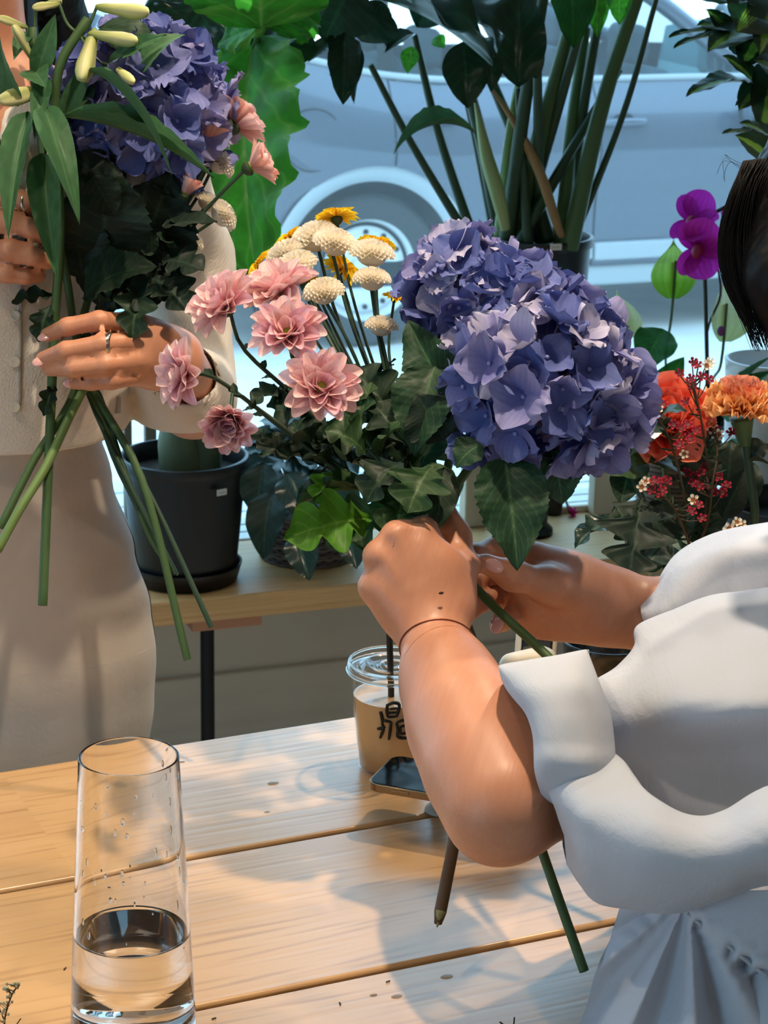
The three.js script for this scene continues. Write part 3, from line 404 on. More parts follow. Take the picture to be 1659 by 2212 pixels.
/** A hydrangea head: florets of four petals over an ellipsoid (radii along right, up, towards), on stalks, with a stem. */
function hydrangea(label, c, radii, count, size, stemPts, { seed = 1, mats = PM.hyd, group, pale = 0.16, lobes = [] } = {}) {   // lobes: further [centre, radii, count]
  const t = thing('hydrangea', label, 'flower', c, group), rnd = rng(seed), stalks = [];
  const seedAt = stemPts ? stemPts[0].clone().sub(c) : V(0, -ry, 0), pg = std('#6e6a8c', 0.6), bead = new THREE.SphereGeometry(0.0022, 8, 6), beadM = std('#8a90cc', 0.5);
  const all = [[c, radii, count], ...lobes];
  for (const [lc, [rx, ry, rz], cnt] of all) for (let i = 0; i < cnt; i++) {
    const y = 1 - (i + 0.5) / cnt * 1.93, a = i * 2.39996 + rnd() * 0.5, s = Math.sqrt(Math.max(0, 1 - y * y)), lx = Math.cos(a) * s, lz = Math.sin(a) * s, k = 0.90 + 0.20 * rnd();
    const p = rel(lx * rx * k, y * ry * k, lz * rz * k).add(lc).sub(c), n = rel(lx / rx, y / ry, lz / rz).normalize().add(V(rnd() - 0.5, rnd() - 0.5, rnd() - 0.5).multiplyScalar(0.75)).normalize();
    if (all.some(([oc, r]) => oc !== lc && p.distanceTo(oc.clone().sub(c)) < 0.72 * r[0])) continue;
    const f = new THREE.Group(); f.name = 'floret'; f.position.copy(p); t.add(f);
    const sz = size * (0.82 + 0.4 * rnd()), ph0 = rnd() * 6.28, mi = rnd() < pale && mats.length > 4 ? 4 : (rnd() * Math.min(4, mats.length)) | 0;
    for (let q = 0; q < 4; q++) petal(f, PG.hyd[(rnd() * 4) | 0], mats[clamp(mi + (rnd() < 0.2 ? 1 : 0), 0, mats.length - 1)], V(0, 0, 0), n, 1.15 + (rnd() - 0.5) * 0.55, ph0 + q * Math.PI / 2 + (rnd() - 0.5) * 0.25, 0.001, sz * 0.56 * (0.9 + 0.2 * rnd()), sz * 0.60, 'petal', (rnd() - 0.5) * 0.35);
    const b = part('floret_bead', bead, beadM, f); b.position.copy(n).multiplyScalar(0.0015);
    stalks.push(tube([p.clone().addScaledVector(n, -0.002), p.clone().multiplyScalar(0.62).addScaledVector(seedAt, 0.06), p.clone().multiplyScalar(0.25).addScaledVector(seedAt, 0.35)], 0.0011, 6, 5));
  }
  part('flower_stalks', merge(stalks), std('#7a6f86', 0.6), t);
  if (stemPts) part('stem', tube([V(0, 0, 0).addScaledVector(seedAt, 0.3), ...stemPts.map((p) => p.clone().sub(c))], 0.0042, 24, 8), M.stem, t);
  return t;
}
/** Leaves from a list [pxBase, pyBase, dBase, pxTip, pyTip, dTip, width in metres, geometry, material, facing (right, up, towards)]. */
function leaves(parent, list) { for (const [ax, ay, ad, bx, by, bd, w, g, m, f = [0, 0.3, 1]] of list) between('leaf', g, m, parent, P(ax, ay, ad), P(bx, by, bd), rel(...f), w); }
/** A run of leaves left and right up a stem given by world points, from share t0 to t1. */
function leafyStem(parent, pts, n, len, w, geos, mat, seed, t0 = 0.1, t1 = 0.9, spread = 0.9) {
  const c = new THREE.CatmullRomCurve3(pts, false, 'centripetal'), r = rng(seed);
  for (let i = 0; i < n; i++) { const t = lerp(t0, t1, (i + r() * 0.6) / n), p = c.getPointAt(t), d = c.getTangentAt(t), a = i * 2.4 + r(), [e1, e2] = frame3(d), o = e1.multiplyScalar(Math.cos(a)).addScaledVector(e2, Math.sin(a)), L = len * (0.7 + 0.6 * r()), q = p.clone().addScaledVector(o, L * spread).addScaledVector(d, -L * 0.35 * (0.5 + r()));
    between('leaf', geos[i % geos.length], mat, parent, p, q, d.clone().negate().addScaledVector(o, 0.3).add(rel(0, 0.6, 0.5)), w * (0.8 + 0.4 * r())); }
}
// ---------------------------------------------------------------- the bouquet the seated woman ties
const BIND = P(925, 1135, 2.03);
const via = (...l) => l.map(([x, y, d]) => P(x, y, d));
{
  const g = 'pink chrysanthemums of the bouquet over the table', L = (s) => 'pink chrysanthemum ' + s;
  const flowers = [
    [485, 662, 2.02, [-0.55, 0.5, 0.55], 0.036, [[520, 745, 2.04], [640, 860, 2.05], [820, 1040, 2.04]], L('second from the left, looking up over the white sleeve'), 1],
    [602, 632, 2.03, [-0.3, 0.75, 0.5], 0.037, [[610, 690, 2.06], [720, 860, 2.06], [860, 1040, 2.05]], L('highest of the six, against the white button flowers'), 1],
    [400, 808, 1.98, [-0.85, -0.05, 0.55], 0.032, [[455, 812, 2.0], [580, 900, 2.02], [780, 1040, 2.03]], L('farthest left, turned side-on in front of the white cuff'), 1],
    [622, 722, 1.97, [-0.05, 0.5, 0.8], 0.035, [[640, 790, 2.0], [760, 930, 2.02], [880, 1060, 2.03]], L('in the middle, below the highest one'), 1],
    [497, 908, 1.97, [-0.1, -0.35, 0.85], 0.033, [[505, 850, 1.99], [590, 910, 2.01], [790, 1060, 2.03]], L('half-closed and hanging lowest, above the black pot'), 0.62],
    [692, 838, 1.95, [0.15, 0.3, 0.95], 0.036, [[700, 850, 1.99], [800, 960, 2.01], [890, 1070, 2.03]], L('wide open with its green centre showing'), 1],
  ];
  flowers.forEach(([x, y, d, n, r, pts, label, close], i) => {
    const w = [...via(...pts), BIND.clone()], t = daisy('pink_chrysanthemum', label, 'flower', P(x, y, d), rel(...n), r, w, { mats: i === 4 ? [PM.pink, PM.pinkDeep] : [PM.pink, PM.pink, PM.pink, PM.pinkDeep], seed: 11 + i, close, group: g, centre: std('#8b9a35', 0.7) });
    leafyStem(t, w, 4, 0.05, 0.032, G.mum, i % 2 ? M.mumLeaf : M.mumLeafDark, 40 + i, 0.3, 0.95, 0.8);
    leafyStem(t, w, 3, 0.018, 0.008, G.oval, M.mumLeafDark, 50 + i, 0.0, 0.25, 0.7);
    if (i === 5) leaves(t, [[880, 1030, 2.0, 850, 1170, 1.96, 0.055, G.mum[0], M.mumLeaf, [0, 0.4, 1]], [930, 1010, 1.98, 880, 1110, 1.95, 0.06, G.mum[1], M.mumLeaf, [-0.1, 0.5, 1]], [800, 1120, 2.01, 612, 1165, 1.97, 0.062, G.mum[1], M.mumLeafBright, [0, 0.3, 1]], [850, 1085, 2.03, 640, 1100, 2.0, 0.03, G.mum[2], M.mumLeaf, [0, 0.9, 0.4]], [860, 1100, 2.03, 700, 1175, 2.03, 0.06, G.mum[0], M.mumLeaf, [0, 0.5, 1]], [870, 1000, 1.99, 790, 1090, 1.97, 0.05, G.mum[2], M.mumLeafDark, [-0.3, 0.5, 0.8]]]);
    if (i === 2) leaves(t, [[640, 1000, 2.02, 520, 940, 2.03, 0.036, G.mum[0], M.mumLeafDark, [0, 0.7, 0.5]], [720, 1020, 2.02, 680, 1090, 2.0, 0.03, G.mum[1], M.mumLeafBright, [0, 0.5, 0.8]], [760, 1000, 2.03, 640, 930, 2.04, 0.05, G.mum[2], M.mumLeafDark, [0, 0.7, 0.6]], [700, 1010, 2.03, 560, 985, 2.04, 0.045, G.mum[1], M.mumLeafDark, [0, 0.9, 0.5]]]);
    if (i === 0) leaves(t, [[700, 920, 2.06, 600, 840, 2.07, 0.05, G.mum[0], M.mumLeafDark, [0, 0.4, 0.9]], [620, 850, 2.05, 540, 880, 2.03, 0.03, G.mum[2], M.mumLeafDark, [0, 0.7, 0.5]]]);
    if (i === 3) leaves(t, [[850, 900, 2.02, 760, 800, 2.04, 0.055, G.mum[1], M.mumLeafDark, [0, 0.4, 0.9]], [880, 960, 2.0, 800, 870, 2.02, 0.05, G.mum[0], M.mumLeafDark, [0.2, 0.4, 0.9]], [790, 980, 2.0, 700, 930, 1.99, 0.05, G.mum[2], M.mumLeaf, [0, 0.6, 0.7]]]);
    if (i === 1) leaves(t, [[860, 960, 2.06, 930, 840, 2.08, 0.06, G.mum[1], M.mumLeafDark, [0, 0.3, 0.9]], [880, 1010, 2.05, 830, 900, 2.07, 0.06, G.mum[2], M.mumLeafDark, [0, 0.3, 0.9]], [900, 1020, 2.06, 960, 920, 2.08, 0.06, G.mum[0], M.mumLeafDark, [0, 0.3, 0.9]]]);
  });
  const whites = [
    [682, 517, 2.13, [-0.25, 0.9, 0.25], 0.0215, 'large white button chrysanthemum on the left of the topmost touching pair'], [722, 528, 2.11, [0.2, 0.9, 0.3], 0.0195, 'white button chrysanthemum on the right of the topmost touching pair'],
    [618, 553, 2.12, [-0.5, 0.8, 0.2], 0.0185, 'white button chrysanthemum behind the highest pink flower, upper one of two'], [640, 578, 2.1, [-0.3, 0.85, 0.35], 0.0195, 'white button chrysanthemum resting just above the highest pink flower'],
    [803, 552, 2.1, [0.1, 0.97, 0.2], 0.0195, 'white button chrysanthemum directly under the yellow flower on the right'], [803, 607, 2.08, [0.05, 0.97, 0.15], 0.0165, 'white button chrysanthemum below another on the same upright line'],
    [700, 634, 2.06, [-0.15, 0.9, 0.4], 0.018, 'white button chrysanthemum low between the pink flowers'], [823, 708, 2.08, [0.1, 0.97, 0.15], 0.0145, 'smallest white button chrysanthemum, low beside the blue hydrangea'],
  ];
  whites.forEach(([x, y, d, n, r, label], i) => { const w = [...via([lerp(x, 800, 0.35) + i * 3, lerp(y, 900, 0.4), d], [lerp(x, 880, 0.75), lerp(y, 1040, 0.75), 2.07]), BIND.clone()]; const t = pompom('white_chrysanthemum', label, 'flower', P(x, y, d), rel(...n), r, w, { group: 'white button flowers of the bouquet over the table' }); leafyStem(t, w, 3, 0.04, 0.022, G.mum, M.mumLeafDark, 90 + i, 0.35, 0.9); });
  const yellows = [
    [727, 472, 2.14, [-0.12, 0.85, -0.25], 0.0195, 'yellow daisy at the very top of the bouquet, seen from below'], [630, 516, 2.15, [-0.5, 0.75, -0.1], 0.017, 'yellow daisy half hidden behind the white pair, upper left'],
    [562, 572, 2.13, [-0.75, 0.55, 0.1], 0.0165, 'yellow daisy leaning out farthest left above the pink flowers'], [815, 528, 2.15, [0.2, 0.9, -0.15], 0.0165, 'yellow daisy behind the white flower on the right'],
    [738, 580, 2.15, [0.4, 0.5, 0.4], 0.019, 'yellow daisy low in the gap between the white stems'], [853, 645, 2.12, [0.3, 0.85, 0.2], 0.012, 'small yellow daisy bud touching the left of the blue hydrangea'],
    [662, 606, 2.13, [0.1, 0.8, 0.3], 0.0135, 'small yellow daisy tucked beside the highest pink flower'],
  ];
  yellows.forEach(([x, y, d, n, r, label], i) => { const w = [...via([lerp(x, 820, 0.4), lerp(y, 920, 0.4), d], [lerp(x, 890, 0.8), lerp(y, 1050, 0.8), 2.09]), BIND.clone()]; daisy('yellow_daisy', label, 'flower', P(x, y, d), rel(...n), r * 1.15, w, { kind: DAISY, mats: [PM.yellow], seed: 60 + i, group: 'yellow daisies of the bouquet over the table', centre: std('#8a6a12', 0.8), stemR: 0.0016 }); });
}
{
  const a = hydrangea('smaller upper blue hydrangea head in front of the black plant pot', P(998, 618, 2.07), [0.042, 0.043, 0.041], 42, 0.046, [P(1010, 700, 2.08), P(990, 900, 2.06), P(955, 1120, 2.04), P(1008, 1245, 2.02), P(1180, 1415, 1.98), P(1300, 1540, 1.95)], { seed: 5 });
  leaves(a, [[985, 880, 2.02, 880, 690, 2.04, 0.05, G.hyd[0], M.hydLeaf, [-0.4, 0.2, 0.9]], [940, 790, 2.02, 895, 985, 2.0, 0.06, G.hyd[1], M.hydLeaf, [-0.2, 0.3, 1]], [960, 950, 2.0, 900, 850, 2.0, 0.055, G.hyd[0], M.darkLeaf, [-0.3, 0.2, 1]]]);
  const b = hydrangea('large lower blue hydrangea head, the biggest flower of the bouquet', P(1162, 826, 2.01), [0.069, 0.069, 0.069], 64, 0.054, [P(1060, 950, 2.02), P(970, 1080, 2.02), P(950, 1180, 2.02), P(1010, 1350, 2.0), P(1175, 1850, 1.87), P(1262, 2098, 1.83)], { seed: 9, lobes: [[P(1125, 668, 2.04), [0.034, 0.032, 0.036], 22], [P(1225, 735, 2.03), [0.035, 0.034, 0.036], 20], [P(1285, 880, 2.03), [0.033, 0.05, 0.04], 18]] });
  leaves(b, [[1090, 985, 1.97, 1118, 1232, 1.94, 0.066, G.hyd[0], M.hydLeaf, [0.05, 0.35, 1]], [1040, 960, 1.97, 985, 1010, 1.97, 0.04, G.hyd[1], M.hydLeaf, [0, 0.8, 0.6]], [1190, 970, 2.04, 1215, 1090, 2.05, 0.05, G.hyd[0], M.hydLeaf, [0.2, 0.3, 0.9]], [960, 1010, 1.99, 940, 1150, 1.97, 0.03, G.oval[0], M.mumLeafDark, [0.2, 0.2, 1]], [930, 1000, 2.0, 960, 1120, 1.98, 0.032, G.oval[1], M.mumLeaf, [0.2, 0.2, 1]]]);
  const s = thing('cut_stem', 'brown woody cut stem hanging below the seated woman\u2019s elbow', 'stem', P(985, 1790, 1.93));
  wpart('bark', tube([P(940, 1120, 2.03), P(955, 1300, 2.02), P(985, 1600, 1.98), P(984, 1790, 1.93), P(965, 1900, 1.91), P(946, 1995, 1.89)], (t) => 0.0042 + 0.0012 * sstep(0.55, 0.8, t) - 0.002 * sstep(0.97, 1, t), 36, 10), M.stemBrown, s);
  wpart('cut_end', tube([P(952, 1968, 1.892), P(944, 2003, 1.888)], (t) => 0.0042 - 0.0036 * t, 4, 8), std('#8a8a5a', 0.6), s, 'pale slanting cut end');
}
// ---------------------------------------------------------------- the bouquet of the standing woman
const LB = P(165, 760, 2.3);
{
  const h = hydrangea('dark blue hydrangea head of the standing woman\u2019s bouquet', P(305, 232, 2.3), [0.081, 0.071, 0.07], 74, 0.053, [P(250, 420, 2.31), P(190, 650, 2.31), LB.clone(), P(205, 850, 2.3), P(300, 1020, 2.28), P(405, 1425, 2.26)], { seed: 21, pale: 0.03 });
  leaves(h, [[260, 420, 2.27, 150, 330, 2.26, 0.06, G.hyd[0], M.darkLeaf, [-0.3, 0.3, 1]], [230, 560, 2.29, 230, 340, 2.25, 0.1, G.hyd[1], M.darkLeaf, [0, 0.1, 1]], [300, 560, 2.3, 370, 370, 2.27, 0.1, G.hyd[0], M.darkLeaf, [0.2, 0, 1]], [180, 640, 2.27, 340, 575, 2.24, 0.062, G.hyd[1], M.mumLeafDark, [0.1, 0.6, 0.8]], [260, 650, 2.29, 420, 480, 2.3, 0.07, G.hyd[0], M.darkLeaf, [0.3, 0.1, 1]], [180, 600, 2.29, 160, 420, 2.28, 0.07, G.hyd[0], M.darkLeaf, [-0.1, 0.1, 1]], [250, 600, 2.3, 330, 470, 2.29, 0.08, G.hyd[1], M.darkLeaf, [0, 0.1, 1]], [210, 660, 2.3, 290, 520, 2.3, 0.08, G.hyd[0], M.darkLeaf, [0, 0.1, 1]], [200, 380, 2.24, 250, 470, 2.25, 0.04, G.hyd[0], M.darkLeaf, [0, 0.1, 1]]]);
  const pink = [
    [505, 272, 2.3, [0.55, 0.6, -0.25], 0.034, 'pink chrysanthemum seen from behind, upper right of the standing woman\u2019s bouquet', 0.85, [[470, 320, 2.3], [380, 480, 2.3]]],
    [440, 305, 2.28, [0.1, 0.75, -0.1], 0.028, 'salmon chrysanthemum half hidden beside the dark hydrangea', 0.7, [[445, 350, 2.29], [350, 500, 2.3]]],
    [540, 362, 2.26, [0.85, 0.4, 0.1], 0.03, 'pink chrysanthemum pointing right at the edge of the standing woman\u2019s bouquet', 0.62, [[500, 395, 2.27], [430, 470, 2.28], [360, 570, 2.3]]],
    [398, 420, 2.27, [0.4, 0.7, 0.2], 0.022, 'closed pink chrysanthemum bud among the dark leaves', 0.35, [[390, 450, 2.28], [330, 540, 2.3]]],
  ];
  pink.forEach(([x, y, d, n, r, label, close, pts], i) => { const w = [...via(...pts), P(230, 670, 2.31), LB.clone(), P(190 + i * 8, 850, 2.3), [P(262, 1010, 2.28), P(250, 1000, 2.29), P(330, 1080, 2.28), P(270, 1020, 2.29)][i], [P(380, 1240, 2.27), P(300, 1100, 2.28), P(457, 1355, 2.26), P(310, 1120, 2.29)][i]]; const t = daisy('pink_chrysanthemum', label, 'flower', P(x, y, d), rel(...n), r, w, { mats: i === 1 ? [PM.salmon] : [PM.pink, PM.salmon], seed: 70 + i, close, stemR: 0.0024 }); leafyStem(t, w, 4, 0.045, 0.028, G.mum, M.mumLeafDark, 120 + i, 0.15, 0.42);
    if (i === 2) leaves(t, [[350, 560, 2.27, 440, 585, 2.25, 0.05, G.mum[0], M.darkLeaf, [0.2, 0.6, 0.8]], [330, 600, 2.27, 410, 680, 2.25, 0.055, G.mum[1], M.darkLeaf, [0.3, 0.5, 0.8]], [300, 620, 2.26, 285, 738, 2.23, 0.045, G.mum[2], M.mumLeafDark, [0.1, 0.4, 1]], [350, 490, 2.27, 470, 480, 2.26, 0.04, G.oval[0], M.darkLeaf, [0.1, 0.8, 0.5]], [240, 620, 2.26, 340, 660, 2.24, 0.05, G.mum[0], M.darkLeaf, [0, 0.5, 0.9]]]);
    if (i === 0) leaves(t, [[120, 640, 2.28, 25, 655, 2.27, 0.028, G.mum[0], M.mumLeafDark, [0, 0.7, 0.7]], [110, 660, 2.27, 85, 740, 2.26, 0.03, G.mum[1], M.mumLeafDark, [-0.2, 0.4, 0.9]], [120, 830, 2.27, 95, 900, 2.26, 0.02, G.mum[2], M.mumLeafDark, [0, 0.4, 1]]]); });
  [[470, 352, 2.31, [0.7, 0.6, 0.1], 0.018, 'white button chrysanthemum behind the pink flowers of the standing woman', [[430, 420, 2.31]]], [478, 466, 2.29, [0.8, 0.5, 0.1], 0.017, 'white button chrysanthemum above the shoulder of the white sleeve', [[400, 520, 2.3]]], [448, 440, 2.31, [0.5, 0.8, 0], 0.014, 'small white button chrysanthemum partly covered by a dark leaf', [[400, 500, 2.3]]], [415, 522, 2.3, [0.6, 0.6, 0.2], 0.012, 'tiny white button chrysanthemum lowest on the standing woman\u2019s bouquet', [[370, 560, 2.3]]]]
    .forEach(([x, y, d, n, r, label, pts], i) => { const w = [...via(...pts), P(270, 640, 2.31), LB.clone()]; const t = pompom('white_chrysanthemum', label, 'flower', P(x, y, d), rel(...n), r, w); leafyStem(t, w, 3, 0.03, 0.018, G.mum, M.mumLeafDark, 140 + i, 0.2, 0.6); });
}
{ // alstroemeria: strap leaves hang from the joints, greenish buds at the ends
  const budG = lathe([[0, 0], [0.06, 0.03], [0.10, 0.16], [0.13, 0.42], [0.17, 0.68], [0.16, 0.84], [0.11, 0.96], [0.05, 1.0], [0, 1.0]], 18); { const p = budG.attributes.position; for (let i = 0; i < p.count; i++) { const a = Math.atan2(p.getZ(i), p.getX(i)), k = 1 + 0.12 * Math.cos(3 * a); p.setX(i, p.getX(i) * k); p.setZ(i, p.getZ(i) * k); } budG.computeVertexNormals(); }
  const budM = phy(0xffffff, 0.6, { map: tex(32, 64, (u, v) => { const g = hex('#7f9340').convertLinearToSRGB(), y = hex('#e2dda6').convertLinearToSRGB(), k = sstep(0.0, 0.5, v) * (0.75 + 0.25 * Math.cos(u * 18.85)); return ['r', 'g', 'b'].map((i) => lerp(g[i], y[i], k)); }), transmission: 0.1 });
  const stemsOf = (label, pts, r, buds, lvs) => {
    const w = via(...pts), t = thing('alstroemeria', label, 'flower', w[0]); wpart('stem', tube(w, r, 40, 9), M.stem, t);
    for (const [ax, ay, ad, bx, by, bd, L] of buds) { const b = P(bx, by, bd), a = P(ax, ay, ad), c = b.clone().lerp(a, 0.0); const m = between('flower_bud', budG, budM, t, a, c, UPV, L); m.scale.set(L * 1.1, L, L * 1.1); m.scale.set(a.distanceTo(b) * 0.8, a.distanceTo(b) * 1.08, a.distanceTo(b) * 0.8); const base = new THREE.CatmullRomCurve3(w).getPointAt(0.97); wpart('pedicel', tube([base, base.clone().lerp(a, 0.6).add(V(0, -0.008, 0)), a.clone().lerp(b, 0.04)], 0.0016, 8, 6), M.stem, t); }
    leaves(t, lvs); return t;
  };
  stemsOf('alstroemeria with pale green buds and long hanging leaves, nearest the front', [[92, 1308, 2.24], [105, 1000, 2.26], [118, 700, 2.27], [130, 500, 2.25], [118, 250, 2.23], [130, 140, 2.22], [190, 40, 2.22]], 0.0048,
    [[205, 14, 2.22, 312, 26, 2.2, 0.03], [190, 72, 2.22, 288, 88, 2.2, 0.03], [205, 62, 2.23, 180, 165, 2.19, 0.02], [240, 140, 2.22, 285, 176, 2.2, 0.02], [130, 8, 2.22, 75, 16, 2.2, 0.02]],
    [[62, 240, 2.22, 18, 515, 2.18, 0.029, G.strap[0], M.alsLeaf, [-0.2, 0.2, 1]], [95, 230, 2.21, 172, 485, 2.17, 0.033, G.strap[1], M.alsLeaf, [0.1, 0.2, 1]], [90, 330, 2.22, 122, 600, 2.19, 0.032, G.strap[0], M.alsLeaf, [0, 0.2, 1]], [195, 158, 2.21, 372, 378, 2.17, 0.026, G.strap[2], M.alsLeaf, [0.1, 0.5, 0.9]], [135, 250, 2.2, 462, 382, 2.17, 0.022, G.lance[0], M.alsLeaf, [0, 0.8, 0.5]], [135, 255, 2.22, 200, 120, 2.22, 0.02, G.strap[0], M.alsLeaf, [0.2, 0, 1]], [235, 140, 2.22, 360, 75, 2.2, 0.02, G.oval[0], M.alsLeaf, [0.1, 0.5, 0.9]], [215, 60, 2.24, 340, 130, 2.24, 0.045, G.oval[1], M.hydLeaf, [0, 0.5, 0.8]], [290, 150, 2.23, 400, 75, 2.22, 0.04, G.strap[1], M.alsLeaf, [0, 0.4, 0.9]], [150, 240, 2.23, 210, 160, 2.24, 0.024, G.strap[0], M.alsLeaf, [0.2, 0, 1]]]);
  stemsOf('alstroemeria whose buds and leaves hang at the left edge', [[0, 1140, 2.24], [70, 1000, 2.26], [165, 830, 2.28], [150, 640, 2.29], [95, 350, 2.25], [75, 180, 2.24], [70, 60, 2.24]], 0.0042,
    [[118, 190, 2.24, 8, 215, 2.2, 0.04], [60, 60, 2.24, 0, 40, 2.22, 0.03], [75, 20, 2.24, 128, 2, 2.22, 0.03], [70, 130, 2.23, 32, 60, 2.21, 0.02]],
    [[80, 160, 2.23, 120, 30, 2.22, 0.024, G.strap[0], M.alsLeaf, [0.2, 0.1, 1]], [40, 230, 2.22, 0, 80, 2.2, 0.024, G.strap[1], M.alsLeaf, [-0.2, 0, 1]], [70, 150, 2.24, 100, 190, 2.2, 0.03, G.strap[0], M.alsLeaf, [0, 0.3, 1]], [30, 300, 2.26, -20, 420, 2.24, 0.04, G.strap[1], M.hydLeaf, [0, 0.3, 1]], [60, 70, 2.25, 30, 130, 2.22, 0.018, G.strap[0], M.alsLeaf, [0, 0.3, 1]], [100, 170, 2.23, 75, 300, 2.2, 0.02, G.strap[0], M.alsLeaf, [0, 0.3, 1]]]);
  const c = thing('cut_stem', 'pale green cut stem crossing in front of the skirt at the left edge', 'stem', P(100, 1000, 2.25)); wpart('bark', tube(via([180, 840, 2.28], [150, 900, 2.27], [98, 1010, 2.25], [40, 1105, 2.23], [-6, 1190, 2.22]), 0.0046, 24, 9), M.stemPale, c);
  const e = thing('cut_stem', 'straight green cut stem in front of the black pot, ending above the bench', 'stem', P(260, 1010, 2.27)); wpart('bark', tube(via([190, 838, 2.3], [262, 1000, 2.29], [330, 1170, 2.28], [384, 1242, 2.27]), (t) => 0.0034 - 0.002 * sstep(0.9, 1, t), 24, 9), M.stem, e);
}
// ---------------------------------------------------------------- the two women
const fineBump = tex(256, 256, (u, v) => { const n = 0.5 + 0.5 * fbm(u * 50, v * 50, 8, 3); return [n, n, n]; }, false, [9, 9]);
const skinMat = phy(0xffffff, 0.46, { map: tex(256, 256, (u, v) => { const n = fbm(u * 7, v * 7, 12, 4), f = fbm(u * 40, v * 40, 13, 2); return [0.79 + 0.03 * n + 0.02 * f, 0.55 + 0.05 * n + 0.03 * f, 0.43 + 0.05 * n + 0.03 * f]; }, true, [4, 4]), bumpMap: fineBump, bumpScale: 0.00025, specularIntensity: 0.8, clearcoat: 0.12, clearcoatRoughness: 0.32, sheen: 0.2, sheenColor: new THREE.Color(0.4, 0.25, 0.2), sheenRoughness: 0.5 });
const nailMat = phy('#e7b0ab', 0.22, { clearcoat: 0.6, clearcoatRoughness: 0.1 });
const crease = tex(512, 512, (u, v) => { let n = 0; for (let k = 0; k < 3; k++) { const a = fbm(u * (4 + 5 * k) + 7 * k, v * (4 + 5 * k), 30 + k, 3); n += (1 - Math.min(1, Math.abs(a) * 7)) * (0.5 - 0.13 * k); } const w = 0.5 + 0.05 * Math.sin(u * 900) * Math.sin(v * 900); return [w - n * 0.4 + 0.25 * fbm(u * 9, v * 9, 33, 4)]; }, false, [3.2, 3.2]);
const cotton = phy('#b9bfcb', 0.85, { bumpMap: crease, bumpScale: 0.0005, sheen: 0.25, sheenColor: new THREE.Color(0.7, 0.75, 0.85), sheenRoughness: 0.7 });
const knit = phy('#dad3c9', 0.9, { bumpMap: fineBump, bumpScale: 0.0012, sheen: 0.4, sheenColor: new THREE.Color(0.6, 0.55, 0.5) });
const satin = phy('#bdb5ad', 0.62, { bumpMap: crease, bumpScale: 0.0006, sheen: 0.3, sheenColor: new THREE.Color(0.5, 0.48, 0.46) });
const hairMat = phy('#080707', 0.5, { specularIntensity: 0.35 });
const seamU = (x) => { const k = (x - 1345) / (2150 - 1345); return (-0.6 + Math.sqrt(0.36 + 1.6 * k)) / 0.8; };
const m2 = (px, d) => px * d / FOCAL;                                  // a length in picture pixels at depth d, in metres
/** A finger: joints [px, py, d] with radii in metres. */
function finger(f, joints, radii, k = 0.006) { const p = joints.map((j) => P(...j)); for (let i = 0; i < p.length - 1; i++) f.cap(p[i], p[i + 1], radii[i], radii[i + 1], k); }
const nailGeo = new THREE.SphereGeometry(1, 14, 8).scale(0.0052, 0.0078, 0.0016);
function nail(parent, at, dir, face, s = 1) { const o = at.clone().sub(parent.position); return setPose(part('fingernail', nailGeo, nailMat, parent), o, dir, face, s); }
const boxOf = (pts, r) => { const b = new THREE.Box3(); for (const p of pts) b.expandByPoint(p); return b.expandByScalar(r); };

